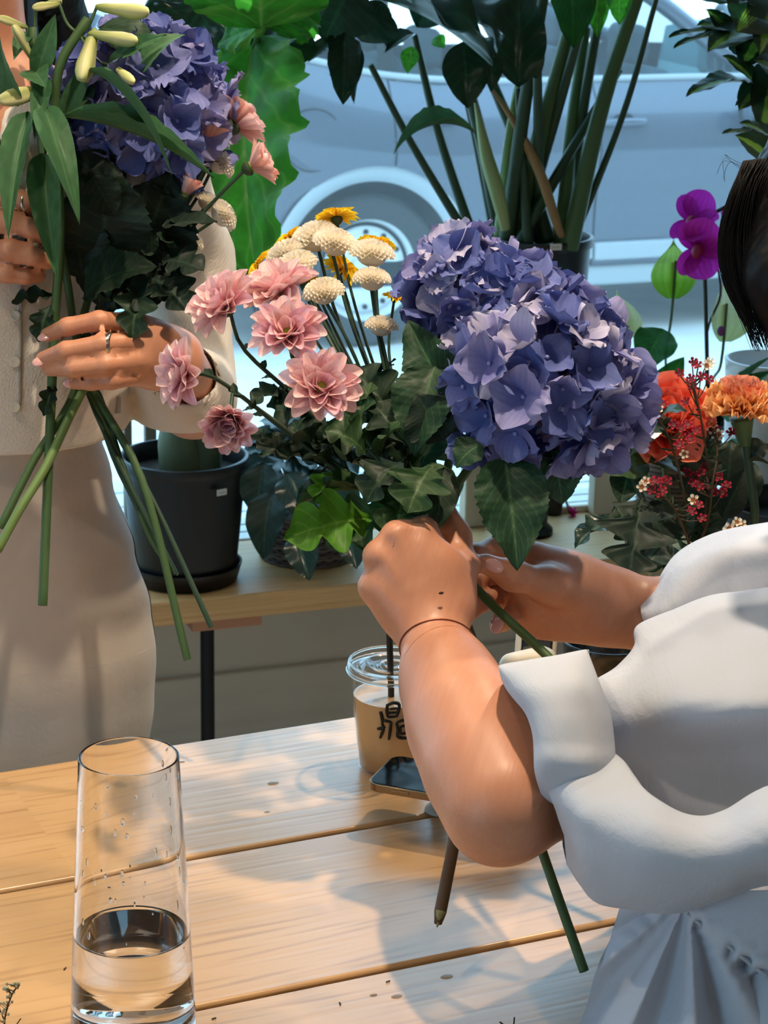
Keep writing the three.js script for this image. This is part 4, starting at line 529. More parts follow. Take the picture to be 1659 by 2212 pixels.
/** Cloth from a net of picture points [px, py, depth]: each column runs over the front from its upper edge to its lower edge and is closed round the back by thick metres; smooth both ways, with fine crumples. */
function clothNet(cols, nu, nv, thick, { crumple = 0.0013, seed = 1, tuck = 0.35 } = {}) {
  const L = cols.map((c) => { const f = c.map((q) => P(...q)), n = c.length, a = c[0], b = c[n - 1], m = c[(n / 2) | 0], dm = Math.max(...c.map((q) => q[2])); return [...f, P(lerp(b[0], m[0], 0.15), lerp(b[1], m[1], 0.2), lerp(b[2], dm + thick, tuck)), P(lerp(b[0], m[0], 0.6), lerp(b[1], m[1], 0.6), dm + thick), P(lerp(a[0], m[0], 0.6), lerp(a[1], m[1], 0.6), dm + thick), P(lerp(a[0], m[0], 0.15), lerp(a[1], m[1], 0.2), lerp(a[2], dm + thick, tuck))]; });
  const cr = (a, b, c, d, t) => V(0, 0, 0).addScaledVector(a, -0.5 * t + t * t - 0.5 * t * t * t).addScaledVector(b, 1 - 2.5 * t * t + 1.5 * t * t * t).addScaledVector(c, 0.5 * t + 2 * t * t - 1.5 * t * t * t).addScaledVector(d, -0.5 * t * t + 0.5 * t * t * t);
  const N = L[0].length, K = L.length - 1, ring = (c, v) => { const x = v * N, i = Math.floor(x) % N, t = x - Math.floor(x); return cr(c[(i + N - 1) % N], c[i], c[(i + 1) % N], c[(i + 2) % N], t); };
  const g = sheet(nu, nv, (u, v) => { const x = Math.min(u * K, K - 1e-6), i = Math.floor(x), w = (v * 0.9999); return cr(ring(L[Math.max(0, i - 1)], w), ring(L[i], w), ring(L[i + 1], w), ring(L[Math.min(K, i + 2)], w), x - i); }, (u, v) => [u * nu * 0.004, v * nv * 0.004]);
  const p = g.attributes.position, n = g.attributes.normal; for (let i = 0; i < p.count; i++) { const x = p.getX(i), y = p.getY(i), z = p.getZ(i), a = crumple * (1.5 * noise(x * 15 + seed, y * 19, z * 19) + 0.7 * (1 - Math.min(1, Math.abs(noise(x * 24, y * 30, z * 24 + seed)) * 5)) * noise(x * 9, y * 9, z * 9 + 4) + 0.15 * noise(x * 50, y * 50, z * 50)); p.setXYZ(i, x + n.getX(i) * a, y + n.getY(i) * a, z + n.getZ(i) * a); }
  const a = nv * (nu + 1); for (let i = 0; i <= nu; i++) p.setXYZ(a + i, p.getX(i), p.getY(i), p.getZ(i));
  g.computeVertexNormals(); for (let i = 0; i <= nu; i++) { const q = V(n.getX(i) + n.getX(a + i), n.getY(i) + n.getY(a + i), n.getZ(i) + n.getZ(a + i)).normalize(); n.setXYZ(i, q.x, q.y, q.z); n.setXYZ(a + i, q.x, q.y, q.z); }
  return g;
}
{ // ------------------------------------------------------------ the woman at the right, arms over the table
  const t = thing('person', 'woman in a white cotton shirt dress at the right, tying the bouquet with both hands', 'person', P(1760, 1750, 1.66));
  const f = new Field();
  const head = P(1860, 455, 1.88), neck0 = P(2000, 1060, 2.08), shL = P(1900, 1400, 1.90), shR = P(1900, 1240, 2.12);
  const elL = P(1088, 1732, 1.80), wrL = P(938, 1385, 1.95);
  // head (bowed towards the bouquet), neck, trunk
  f.ell(head, 0.075, 0.108, 0.092, 0.02).ell(head.clone().add(rel(-0.03, -0.055, 0)), 0.055, 0.06, 0.06, 0.03).cap(head.clone().add(rel(0.02, -0.06, 0)), neck0, 0.052, 0.055, 0.03);
  f.ell(head.clone().add(rel(-0.085, -0.02, -0.005)), 0.016, 0.02, 0.012, 0.012).cap(head.clone().add(rel(-0.078, -0.062, -0.02)), head.clone().add(rel(-0.078, -0.062, 0.02)), 0.008, 0.008, 0.008);   // nose, lips
  for (const s of [-1, 1]) f.ell(head.clone().add(rel(0.01, -0.01, 0.088 * s)), 0.018, 0.03, 0.01, 0.008).ell(head.clone().add(rel(-0.07, 0.012, 0.034 * s)), 0.014, 0.011, 0.013, 0.008);
  const hip = P(1880, 2330, 1.79); f.cap(shL, shR, 0.045, 0.045, 0.04).cap(neck0, hip, 0.075, 0.09, 0.06);
  for (const s of [-1, 1]) { const a = hip.clone().add(V(0.02, -0.05, 0.075 * s)), kn = V(a.x + 0.03, 0.48, a.z), an = V(a.x + 0.04, 0.08, a.z); f.cap(a, kn, 0.085, 0.058, 0.03).cap(kn, an, 0.055, 0.035, 0.02).cap(an, V(an.x - 0.16, 0.03, an.z), 0.035, 0.028, 0.02); }
  // near (left) arm
  f.cap(shL, P(1420, 1690, 1.95), 0.028, 0.026, 0.03).cap(P(1420, 1690, 1.95), elL, 0.026, 0.0415, 0.03);
  f.path([elL, P(1046, 1650, 1.835), P(1004, 1556, 1.875), P(968, 1470, 1.915), wrL], (q) => [0.0415, 0.0445, 0.0425, 0.0345, 0.0275][Math.round(q * 4)], 0.03);
  f.ell(P(1070, 1775, 1.80), 0.030, 0.028, 0.03, 0.02);
  // near hand: back of the hand towards us, fingers closing round the stems behind, thumb up along them
  const mcp = [[912, 1150, 1.97], [858, 1160, 1.962], [818, 1202, 1.962], [806, 1268, 1.968]];
  mcp.forEach((j, i) => { f.cap(P(lerp(950, 905, i / 3), 1365, 1.952), P(...j), 0.0195 - 0.001 * i, [0.0140, 0.0142, 0.0132, 0.0122][i], 0.014); f.ell(P(j[0], j[1], j[2] - 0.008), 0.0105, 0.0105, 0.0105, 0.009); });
  f.ell(P(900, 1280, 1.965), 0.034, 0.042, 0.014, 0.02).ell(P(968, 1285, 1.97), 0.02, 0.04, 0.018, 0.02);
  for (const i of [0, 1, 2]) f.cap(P((mcp[i][0] + mcp[i + 1][0]) / 2, (mcp[i][1] + mcp[i + 1][1]) / 2 - 4, 1.936), P(lerp((mcp[i][0] + mcp[i + 1][0]) / 2, 930, 0.4), lerp((mcp[i][1] + mcp[i + 1][1]) / 2, 1365, 0.4), 1.930), 0.004, 0.002, 0.012, true);
  finger(f, [mcp[0], [930, 1135, 2.02], [958, 1150, 2.056], [975, 1180, 2.048]], [0.0115, 0.0105, 0.0095, 0.008]);
  finger(f, [mcp[1], [850, 1165, 2.018], [905, 1190, 2.068], [955, 1215, 2.06]], [0.012, 0.011, 0.0095, 0.008]);
  finger(f, [mcp[2], [818, 1215, 2.015], [880, 1240, 2.066], [940, 1260, 2.058]], [0.0115, 0.0105, 0.009, 0.0078]);
  finger(f, [mcp[3], [812, 1280, 2.01], [865, 1295, 2.05], [915, 1305, 2.048]], [0.0105, 0.0095, 0.0085, 0.0072]);
  finger(f, [[978, 1310, 1.965], [994, 1225, 1.985], [986, 1158, 2.0], [963, 1100, 2.003]], [0.018, 0.0128, 0.0108, 0.0085], 0.014);
  // far (right) arm and hand
  const wrR = P(1335, 1312, 2.1), elR = P(1640, 1400, 2.1);
  f.cap(shR, elR, 0.05, 0.042, 0.03).path([elR, P(1470, 1345, 2.1), wrR], (q) => 0.042 - 0.0125 * q, 0.03);
  const mr = [[1152, 1207, 2.075], [1132, 1245, 2.095], [1132, 1292, 2.1], [1146, 1332, 2.09]];
  mr.forEach((j, i) => f.cap(P(1318, 1285 + i * 16, 2.1), P(...j), 0.022, [0.0155, 0.0155, 0.015, 0.0145][i], 0.022));
  f.ell(P(1215, 1270, 2.07), 0.042, 0.03, 0.022, 0.025).cap(P(1290, 1340, 2.075), P(1170, 1335, 2.08), 0.02, 0.016, 0.02);
  finger(f, [mr[0], [1070, 1186, 2.06], [1024, 1200, 2.04], [1012, 1238, 2.03]], [0.0125, 0.011, 0.0098, 0.0082]);
  finger(f, [mr[1], [1062, 1232, 2.1], [1022, 1258, 2.08], [1018, 1290, 2.06]], [0.012, 0.0105, 0.0095, 0.008]);
  finger(f, [mr[2], [1075, 1288, 2.1], [1036, 1302, 2.07], [1018, 1322, 2.045]], [0.0115, 0.0102, 0.0092, 0.0078]);
  finger(f, [mr[3], [1110, 1330, 2.08], [1086, 1342, 2.06], [1073, 1352, 2.042]], [0.0105, 0.0095, 0.0085, 0.0072]);
  finger(f, [[1275, 1285, 2.07], [1185, 1262, 2.035], [1108, 1243, 2.012], [1052, 1218, 2.0]], [0.022, 0.0145, 0.0115, 0.009], 0.014);
  const hb = [boxOf([...mcp.map((j) => P(...j)), P(963, 1090, 2.0), P(975, 1180, 2.06), P(900, 1330, 1.95)], 0.022), boxOf([...mr.map((j) => P(...j)), P(1012, 1238, 2.03), P(1052, 1218, 2.0), P(1073, 1352, 2.03)], 0.022)];
  const skin = mergeGeometries([f.mesh(0.006, 0.02, null, hb.map((b) => b.clone().expandByScalar(-0.007))), ...hb.map((b) => f.mesh(0.003, 0, b))]);
  const body = wpart('body', skin, skinMat, t);
  nail(t, P(963, 1098, 1.996), rel(-0.25, 1, 0), rel(0.25, 0.1, 1)); nail(t, P(1067, 1222, 1.991), rel(-0.95, 0.4, 0), rel(0.1, 0.35, 1), 1.15); nail(t, P(1016, 1322, 2.037), rel(-0.4, -0.8, 0.3), rel(-0.6, 0.1, 0.7)); nail(t, P(1074, 1352, 2.034), rel(-0.4, -0.7, 0.3), rel(-0.3, 0, 1));
  for (const s of [-1, 1]) wpart('eye', new THREE.SphereGeometry(0.011, 14, 10).translate(...head.clone().add(rel(-0.079, 0.012, 0.034 * s)).toArray()), std('#3a2a22', 0.2), t);
  wpart('bracelet', (() => { const c = P(945, 1402, 1.945), ax = wrL.clone().sub(P(968, 1470, 1.915)).normalize().add(rel(0.12, 0.1, -0.25)).normalize(), [e1, e2] = frame3(ax), pts = []; for (let i = 0; i <= 40; i++) { const a = i / 40 * Math.PI * 2; let lo = 0.005, hi = 0.08; const d = e1.clone().multiplyScalar(Math.cos(a)).addScaledVector(e2, Math.sin(a)); for (let k = 0; k < 14; k++) { const m = (lo + hi) / 2, q = c.clone().addScaledVector(d, m); f.at(q.x, q.y, q.z) < 0.0006 ? lo = m : hi = m; } pts.push(c.clone().addScaledVector(d, hi)); } return tube(pts, 0.0006, 160, 6); })(), std('#8e4a34', 0.35, { metalness: 0.7 }), t, 'thin copper chain bracelet');
  const mole = wpart('mole', new THREE.SphereGeometry(0.0017, 8, 6).scale(1.4, 0.7, 0.7).translate(...P(953, 1281, 1.929).toArray()), std('#3a1d14', 0.7), t);

  // dress: trunk, two wide sleeves, a turned-up cuff, a gathered skirt with its waist seam
  const d = new Field(); d.cap(P(2000, 1180, 2.06), P(1870, 2200, 1.78), 0.115, 0.115, 0.06).cap(shL.clone().add(rel(0.04, 0.005, 0)), shR.clone().add(rel(0.04, 0.01, 0)), 0.062, 0.062, 0.05); d.warp = (x, y, z) => 0.003 * noise(x * 17, y * 17, z * 17);
  wpart('dress', d.mesh(0.006), cotton, t);
  wpart('sleeve', clothNet([
    [[1383, 1308, 2.07], [1384, 1324, 2.055], [1388, 1342, 2.05], [1394, 1360, 2.055]], [[1420, 1258, 2.09], [1422, 1290, 2.05], [1428, 1325, 2.03], [1440, 1360, 2.04]], [[1462, 1196, 2.12], [1470, 1232, 2.055], [1480, 1290, 2.03], [1490, 1350, 2.04]],
    [[1546, 1152, 2.13], [1556, 1188, 2.05], [1565, 1250, 2.035], [1575, 1330, 2.04]], [[1659, 1126, 2.12], [1665, 1165, 2.03], [1670, 1230, 2.02], [1680, 1330, 2.03]], [[1900, 1090, 2.08], [1900, 1140, 1.98], [1900, 1220, 1.98], [1900, 1330, 2.0]]], 120, 110, 0.10, { seed: 3 }), cotton, t);
  wpart('sleeve', clothNet([
    [[1284, 1470, 1.865], [1290, 1490, 1.848], [1300, 1525, 1.838], [1312, 1580, 1.832], [1326, 1650, 1.84], [1335, 1710, 1.85]], [[1330, 1438, 1.878], [1337, 1470, 1.845], [1345, 1520, 1.823], [1345, 1575, 1.82], [1345, 1650, 1.838], [1350, 1725, 1.845]],
    [[1368, 1392, 1.905], [1384, 1425, 1.86], [1400, 1490, 1.812], [1400, 1560, 1.802], [1390, 1640, 1.832], [1390, 1745, 1.838]], [[1378, 1352, 1.935], [1412, 1378, 1.885], [1440, 1470, 1.808], [1448, 1546, 1.79], [1430, 1635, 1.828], [1430, 1755, 1.835]],
    [[1450, 1322, 1.945], [1470, 1362, 1.885], [1490, 1465, 1.80], [1500, 1545, 1.78], [1495, 1635, 1.828], [1490, 1765, 1.83]], [[1540, 1282, 1.955], [1552, 1340, 1.888], [1560, 1455, 1.80], [1565, 1540, 1.772], [1560, 1630, 1.825], [1560, 1775, 1.82]],
    [[1659, 1268, 1.965], [1659, 1335, 1.892], [1659, 1445, 1.80], [1659, 1534, 1.764], [1659, 1620, 1.815], [1659, 1765, 1.81]], [[1900, 1245, 1.96], [1900, 1330, 1.89], [1900, 1440, 1.81], [1900, 1530, 1.76], [1900, 1620, 1.80], [1900, 1765, 1.79]]], 170, 170, 0.05, { seed: 5, crumple: 0.0017 }), cotton, t);
  wpart('sleeve', clothNet([
    [[1160, 1630, 1.77], [1170, 1682, 1.753], [1186, 1722, 1.746], [1203, 1765, 1.746], [1219, 1812, 1.75], [1226, 1866, 1.765]], [[1240, 1612, 1.755], [1241, 1685, 1.724], [1248, 1750, 1.704], [1255, 1800, 1.704], [1260, 1862, 1.718], [1256, 1918, 1.752]],
    [[1327, 1628, 1.765], [1331, 1672, 1.722], [1328, 1755, 1.684], [1325, 1820, 1.678], [1315, 1890, 1.70], [1292, 1950, 1.745]], [[1408, 1712, 1.70], [1405, 1748, 1.674], [1400, 1800, 1.658], [1395, 1855, 1.66], [1385, 1920, 1.686], [1362, 1964, 1.735]],
    [[1488, 1760, 1.688], [1490, 1786, 1.656], [1488, 1830, 1.643], [1482, 1880, 1.648], [1470, 1938, 1.68], [1450, 1974, 1.73]], [[1560, 1753, 1.682], [1565, 1785, 1.646], [1568, 1830, 1.632], [1566, 1880, 1.638], [1560, 1928, 1.668], [1550, 1952, 1.72]],
    [[1659, 1702, 1.67], [1665, 1748, 1.63], [1668, 1800, 1.615], [1668, 1850, 1.62], [1664, 1892, 1.65], [1659, 1912, 1.71]], [[1850, 1660, 1.65], [1860, 1720, 1.605], [1860, 1790, 1.59], [1860, 1850, 1.595], [1855, 1890, 1.625], [1850, 1912, 1.69]]], 160, 150, 0.045, { seed: 7, crumple: 0.0017, tuck: 0.5 }), cotton, t);
  wpart('cuff', clothNet([
    [[1077, 1444, 1.80], [1092, 1486, 1.785], [1133, 1542, 1.765], [1149, 1594, 1.752], [1154, 1664, 1.748], [1176, 1730, 1.775]], [[1082, 1436, 1.80], [1112, 1482, 1.768], [1148, 1540, 1.748], [1166, 1598, 1.736], [1176, 1664, 1.732], [1202, 1735, 1.765]], [[1130, 1427, 1.795], [1146, 1475, 1.757], [1178, 1540, 1.738], [1198, 1600, 1.728], [1210, 1662, 1.724], [1236, 1735, 1.755]],
    [[1183, 1418, 1.795], [1200, 1470, 1.754], [1224, 1540, 1.736], [1240, 1602, 1.728], [1252, 1660, 1.722], [1270, 1732, 1.75]], [[1232, 1408, 1.80], [1252, 1466, 1.758], [1274, 1540, 1.744], [1288, 1602, 1.736], [1295, 1655, 1.73], [1305, 1728, 1.75]], [[1266, 1401, 1.815], [1290, 1468, 1.785], [1314, 1540, 1.77], [1325, 1600, 1.762], [1330, 1648, 1.752], [1334, 1720, 1.765]], [[1270, 1406, 1.83], [1288, 1470, 1.81], [1310, 1542, 1.80], [1320, 1602, 1.79], [1326, 1650, 1.775], [1331, 1718, 1.78]]], 110, 120, 0.075, { seed: 9, crumple: 0.0012, tuck: 0.6 }), cotton, t);
  { // skirt: folds fan out from the gathers under the sleeve; the yoke above the seam lies smooth
    const seamY = (x) => 1968 + Math.max(0, x - 1480) * 0.79, cols = [];
    for (let i = 0; i <= 84; i++) { const u = i / 84, col = []; for (let j = 0; j <= 26; j++) { const v = j / 26, y = lerp(1925, 3050, v * v * 0.65 + 0.35 * v), xl = 1352 - (y - 1925) * 0.345 * (y < 2350 ? 1 : 1) + (y > 2350 ? (y - 2350) * 0.25 : 0), x = lerp(xl, 2150, u * u * 0.4 + 0.6 * u), ang = Math.atan2(x - 1490, y - 1925) / D2R, dist = Math.hypot(x - 1490, y - 1925), below = sstep(-4, 14, y - seamY(x)), k = Math.min(1, dist / 230);
      col.push([x, y, 1.815 + (y - 1925) * 0.00001 - 0.10 * Math.sin(Math.min(1, u * 1.5) * Math.PI / 2) - (y > 2300 ? 0.00012 * (y - 2300) : 0) + below * k * (0.013 * Math.cos((ang + 12) / 25 * 6.283) + 0.003 * Math.cos((ang + 3) / 14 * 6.283)) - (1 - below) * 0.010]); } cols.push(col); }
    wpart('skirt', clothNet(cols, 260, 190, 0.03, { seed: 11, crumple: 0.0013 }), cotton, t);
    wpart('waist_seam', tube(Array.from({ length: 14 }, (_, i) => { const x = 1486 + i * 24; const u = 0; return P(x, seamY(x) + 2, 1.815 - 0.10 * Math.sin(Math.min(1, 1.5 * seamU(x)) * Math.PI / 2) - 0.0075); }), 0.0018, 60, 6), cotton, t);
  }
  // hair: a dark chin-length cut falling past the face, loose strands at its left edge
  const h = new Field(); h.ell(head.clone().add(rel(0.02, 0.02, 0)), 0.098, 0.118, 0.108, 0.02).path([head.clone().add(rel(-0.045, 0.05, 0.06)), P(1700, 600, 1.80), P(1720, 740, 1.80)], (k) => 0.035 - 0.02 * k, 0.04).path([P(1700, 430, 1.84), P(1690, 540, 1.83), P(1715, 700, 1.83)], (k) => 0.03 - 0.014 * k, 0.03).cap(head.clone().add(rel(0.06, 0, 0.05)), head.clone().add(rel(0.07, -0.14, 0.05)), 0.06, 0.04, 0.04).cap(head.clone().add(rel(0.06, 0, -0.05)), head.clone().add(rel(0.07, -0.14, -0.05)), 0.06, 0.04, 0.04);
  h.path([P(1722, 372, 1.835), P(1705, 470, 1.825), P(1708, 600, 1.82), P(1722, 740, 1.815)], (k) => 0.012 + 0.006 * Math.sin(k * 3) - 0.006 * k, 0.03); h.warp = (x, y, z) => 0.002 * noise(x * 220, y * 20, z * 220);
  const hairM = wpart('hair', h.mesh(0.005), hairMat, t);
  const r = rng(5), S = [];
  for (let i = 0; i < 340; i++) { const k = Math.pow(r(), 1.6), e = r(), x0 = lerp(1604, 1720, k), bx = lerp(1556, 1690, k), dz = 1.80 + 0.05 * r(), out = 10 * (r() - 0.5); S.push(tube([P(x0 + 12 * r(), lerp(348, 330, k), dz + 0.01), P(lerp(1585, 1690, k) + out, 405, dz), P(bx + out, 490 + 30 * r(), dz), P(bx + 4 + out, 590, dz), P(lerp(1588, 1690, k) + out, 660, dz), P(lerp(1618 + 26 * r(), 1690, k), lerp(690, 760, e), dz)], (q2) => 0.00045 * (1.1 - 0.6 * q2), 14, 4)); }
  for (let i = 0; i < 4; i++) { const y = 310 + 40 * r(); S.push(tube([P(1640, 350, 1.82), P(1600 + 10 * r(), y + 20, 1.82), P(1560 + 20 * r(), y - 10 + 30 * r(), 1.82), P(1545 + 30 * r(), y + 50 * r(), 1.82)], 0.0002, 12, 3)); }
  const sg = wpart('loose_strands', merge(S), hairMat, t); sg.userData.kind = 'stuff';
}
{ // ------------------------------------------------------------ the woman standing behind the table
  const foot = onY(-24, 1660, TABY); foot.z -= 0.21; const Z = foot.z, X = onZ(-24, 1200, Z).x;         // the upright line through her middle
  const H = (py) => onZ(-24, py, Z).y, at = (y, r = 0, tw = 0) => V(X, y, Z).addScaledVector(RIGHT, r).addScaledVector(V(BACK.x, 0, BACK.z).normalize(), tw);
  const t = thing('person', 'woman in white cardigan and ivory skirt standing behind the table holding a bouquet', 'person', V(X, 0, Z));
  const f = new Field(), waist = H(930), sh = waist + 0.36, hd = at(sh + 0.25, 0.0, 0.02);
  f.ell(hd, 0.073, 0.11, 0.092, 0.02).ell(hd.clone().add(V(0, -0.06, 0.02)), 0.055, 0.055, 0.055, 0.03).cap(hd, at(sh, 0, -0.02), 0.05, 0.055, 0.03);
  f.ell(hd.clone().add(V(-0.03, -0.02, 0.088)), 0.012, 0.02, 0.016, 0.01).cap(hd.clone().add(V(-0.045, -0.06, 0.072)), hd.clone().add(V(-0.005, -0.06, 0.078)), 0.008, 0.008, 0.008);
  for (const s of [-1, 1]) f.ell(hd.clone().add(V(0.075 * s, -0.01, 0)), 0.01, 0.03, 0.018, 0.008).ell(hd.clone().add(V(-0.02 + 0.034 * s, 0.012, 0.078)), 0.014, 0.011, 0.012, 0.008);
  f.cap(at(sh - 0.03, -0.16), at(sh - 0.03, 0.16), 0.045, 0.045, 0.04).cap(at(sh - 0.06), at(waist), 0.09, 0.078, 0.06).cap(at(waist), at(waist - 0.2), 0.078, 0.09, 0.05);
  for (const s of [-1, 1]) f.cap(at(waist - 0.2, 0.08 * s), at(0.48, 0.08 * s), 0.075, 0.05, 0.03).cap(at(0.48, 0.08 * s), at(0.08, 0.08 * s), 0.048, 0.034, 0.02).cap(at(0.05, 0.08 * s), at(0.03, 0.1 * s, 0.14), 0.034, 0.026, 0.02);
  // her left arm and hand, across the stems from the right
  const elb = P(418, 865, 2.5), wr = P(385, 775, 2.33);
  f.cap(at(sh - 0.03, 0.17), P(395, 560, 2.54), 0.045, 0.042, 0.03).cap(P(395, 560, 2.54), elb, 0.042, 0.036, 0.03).cap(elb, wr, 0.036, 0.026, 0.03);
  const mc = [[296, 702, 2.262], [306, 738, 2.25], [312, 778, 2.25], [310, 812, 2.262]];
  mc.forEach((j, i) => { f.cap(P(378, 755 + i * 16, 2.32), P(...j), 0.0165, [0.0118, 0.0122, 0.0118, 0.0108][i], 0.02); });
  f.ell(P(345, 765, 2.275), 0.026, 0.03, 0.012, 0.02);
  const FR = [[0.0106, 0.0098, 0.009, 0.0074], [0.0108, 0.01, 0.0092, 0.0076], [0.0103, 0.0095, 0.0088, 0.0072], [0.0093, 0.0086, 0.0078, 0.0066]];
  [[mc[0], [214, 693, 2.226], [146, 706, 2.228], [102, 724, 2.25]], [mc[1], [222, 744, 2.216], [142, 758, 2.216], [92, 776, 2.238]], [mc[2], [228, 788, 2.216], [160, 796, 2.218], [106, 797, 2.24]], [mc[3], [242, 822, 2.226], [196, 826, 2.228], [158, 827, 2.244]]].forEach((j, i) => finger(f, j, FR[i], 0.004));
  f.cap(P(360, 740, 2.31), P(285, 700, 2.33), 0.016, 0.012, 0.015).cap(P(285, 700, 2.33), P(215, 690, 2.335), 0.012, 0.009, 0.01);
  // her right hand, from the left edge, steadying the flowers
  const wq = P(-160, 560, 2.33), m3 = [[-40, 440, 2.27], [-45, 490, 2.262], [-42, 545, 2.262], [-36, 592, 2.272]];
  f.cap(at(sh - 0.03, -0.17), P(-330, 640, 2.5), 0.045, 0.04, 0.03).cap(P(-330, 640, 2.5), wq, 0.038, 0.027, 0.03);
  m3.forEach((j) => f.cap(wq, P(...j), 0.02, 0.0125, 0.025)); f.ell(P(-95, 520, 2.29), 0.03, 0.034, 0.014, 0.02);
  [[m3[0], [10, 420, 2.244], [52, 436, 2.246], [80, 462, 2.262]], [m3[1], [20, 478, 2.236], [66, 494, 2.238], [98, 514, 2.256]], [m3[2], [22, 538, 2.236], [68, 552, 2.24], [103, 566, 2.258]], [m3[3], [14, 590, 2.244], [52, 596, 2.25], [84, 596, 2.264]]].forEach((j, i) => finger(f, j, FR[i].map((x) => x * 1.08), 0.004));
  const hb = [boxOf([...mc.map((j) => P(...j)), P(92, 776, 2.24), P(102, 724, 2.25), P(158, 827, 2.244), P(360, 770, 2.3)], 0.02), boxOf([...m3.map((j) => P(...j)), P(103, 566, 2.24), P(80, 462, 2.25), P(84, 596, 2.25)], 0.018)];
  const skin = mergeGeometries([f.mesh(0.007, 0.02, null, hb.map((b) => b.clone().expandByScalar(-0.007))), ...hb.map((b) => f.mesh(0.003, 0, b))]);
  wpart('body', skin, skinMat, t);
  nail(t, P(97, 727, 2.242), rel(-1, -0.3, 0), rel(-0.2, 0.5, 0.8)); nail(t, P(86, 780, 2.231), rel(-1, -0.3, 0), rel(-0.3, 0.3, 1)); nail(t, P(150, 828, 2.24), rel(-1, 0, 0), rel(-0.3, -0.2, 1), 0.85);
  wpart('ring', new THREE.TorusGeometry(0.0106, 0.0022, 8, 30).scale(1, 1, 1.6).applyMatrix4(basis(rel(0, 1, 0), rel(1, -0.05, 0.15))).translate(...P(236, 744, 2.219).toArray()), std('#cfc9bd', 0.2, { metalness: 1 }), t, 'plain silver ring');
  wpart('ring', new THREE.TorusGeometry(0.0112, 0.0018, 8, 30).applyMatrix4(basis(rel(0, 1, 0), rel(1, 0.1, 0.3))).translate(...P(58, 440, 2.247).toArray()), std('#cfc9bd', 0.2, { metalness: 1 }), t, 'thin silver ring');
  for (const s of [-1, 1]) wpart('eye', new THREE.SphereGeometry(0.011, 14, 10).translate(...hd.clone().add(V(-0.02 + 0.034 * s, 0.012, 0.083)).toArray()), std('#3a2a22', 0.2), t);
  // cardigan
  const c = new Field(), N0 = (x, y, z) => 0.002 * noise(x * 13, y * 13, z * 13) + 0.0008 * noise(x * 40, y * 60, z * 40);
  const hem = H(918);
  c.cap(at(sh - 0.10), at(hem - 0.05), 0.115, 0.123, 0.05).cap(at(sh - 0.035, -0.15), at(sh - 0.035, 0.15), 0.055, 0.055, 0.05).cap(at(hem + 0.06, -0.05), at(hem - 0.05, -0.05), 0.105, 0.105, 0.03).cap(at(hem + 0.06, 0.045), at(hem - 0.05, 0.045), 0.104, 0.108, 0.03);
  c.cap(at(sh - 0.04, 0.17), P(398, 560, 2.54), 0.06, 0.05, 0.03).cap(P(398, 560, 2.54), P(412, 820, 2.5), 0.049, 0.05, 0.03).ell(P(400, 862, 2.45), 0.049, 0.047, 0.055, 0.03).cap(P(405, 850, 2.44), P(372, 778, 2.36), 0.046, 0.034, 0.03);
  c.cap(at(sh - 0.04, -0.17), P(-335, 640, 2.5), 0.06, 0.052, 0.03).cap(P(-335, 640, 2.5), P(-210, 585, 2.36), 0.05, 0.036, 0.03);
  c.cut((x, y, z) => y < hem && Math.hypot(x - X, z - Z) < 0.235 ? (y - hem) : 0.05 * Math.sign(1) + Math.max(0, y - hem), 0.002);
  { const n = P(360, 765, 2.33).sub(elb).normalize(), e = P(362, 772, 2.36); c.cut((x, y, z) => { const k = (x - e.x) * n.x + (y - e.y) * n.y + (z - e.z) * n.z; return Math.hypot(x - e.x, y - e.y, z - e.z) < 0.09 ? -k : 0.05; }, 0.002); c.cap(wr, elb, 0.031, 0.036, 0.004, true); }
  c.ell(at(sh + 0.005, -0.01, 0.10), 0.055, 0.13, 0.09, 0.01, null, true); c.cap(at(sh + 0.08), at(sh - 0.03), 0.062, 0.06, 0.01, true);
  c.path([P(345, 610, 2.5), P(420, 660, 2.48), P(455, 640, 2.5)], 0.004, 0.015, true).path([P(320, 690, 2.47), P(400, 740, 2.44), P(470, 720, 2.46)], 0.006, 0.02, true); c.warp = N0;
  const car = wpart('cardigan', c.mesh(0.005), knit, t);
  const front = (px, py) => { let lo = 2.2, hi = 2.7; for (let i = 0; i < 22; i++) { const m = (lo + hi) / 2, q = P(px, py, m); c.at(q.x, q.y, q.z) > 0.0008 ? lo = m : hi = m; } return P(px, py, lo); };
  wpart('button_band', (() => { const L = []; for (let i = 0; i <= 12; i++) L.push(front(46 - i * 0.3, 560 + i * 29)); return tube(L, 0.0016, 40, 6); })(), knit, t);
  for (const py of [682, 782, 880]) { const o = front(33, py), b = part('button', lathe([[0, 0.0012], [0.002, 0.001], [0.0035, 0.0018], [0.0052, 0.0018], [0.0056, 0.001], [0.0056, -0.001]], 24), std('#cfc5b2', 0.35), t); setPose(b, o.sub(t.position), BACK, UPV, 1); }
  { const o = front(252, 875); const lab = part('side_label', rbox(0.009, 0.018, 0.0012, 0.0004), std('#b8b2a8', 0.8), t); setPose(lab, o.sub(t.position), UPV, BACK, 1); }
  // skirt
  const s = new Field(); const prof = [[H(855), 0.108, 0.104], [H(1040), 0.135, 0.112], [H(1180), 0.158, 0.118], [H(1300), 0.174, 0.122], [H(1400), 0.179, 0.124], [H(1500), 0.176, 0.122], [H(1640), 0.166, 0.12], [0.42, 0.17, 0.125], [0.22, 0.175, 0.13]];
  const bx = V(BACK.x, 0, BACK.z).normalize(), rx = V(RIGHT.x, 0, RIGHT.z).normalize();
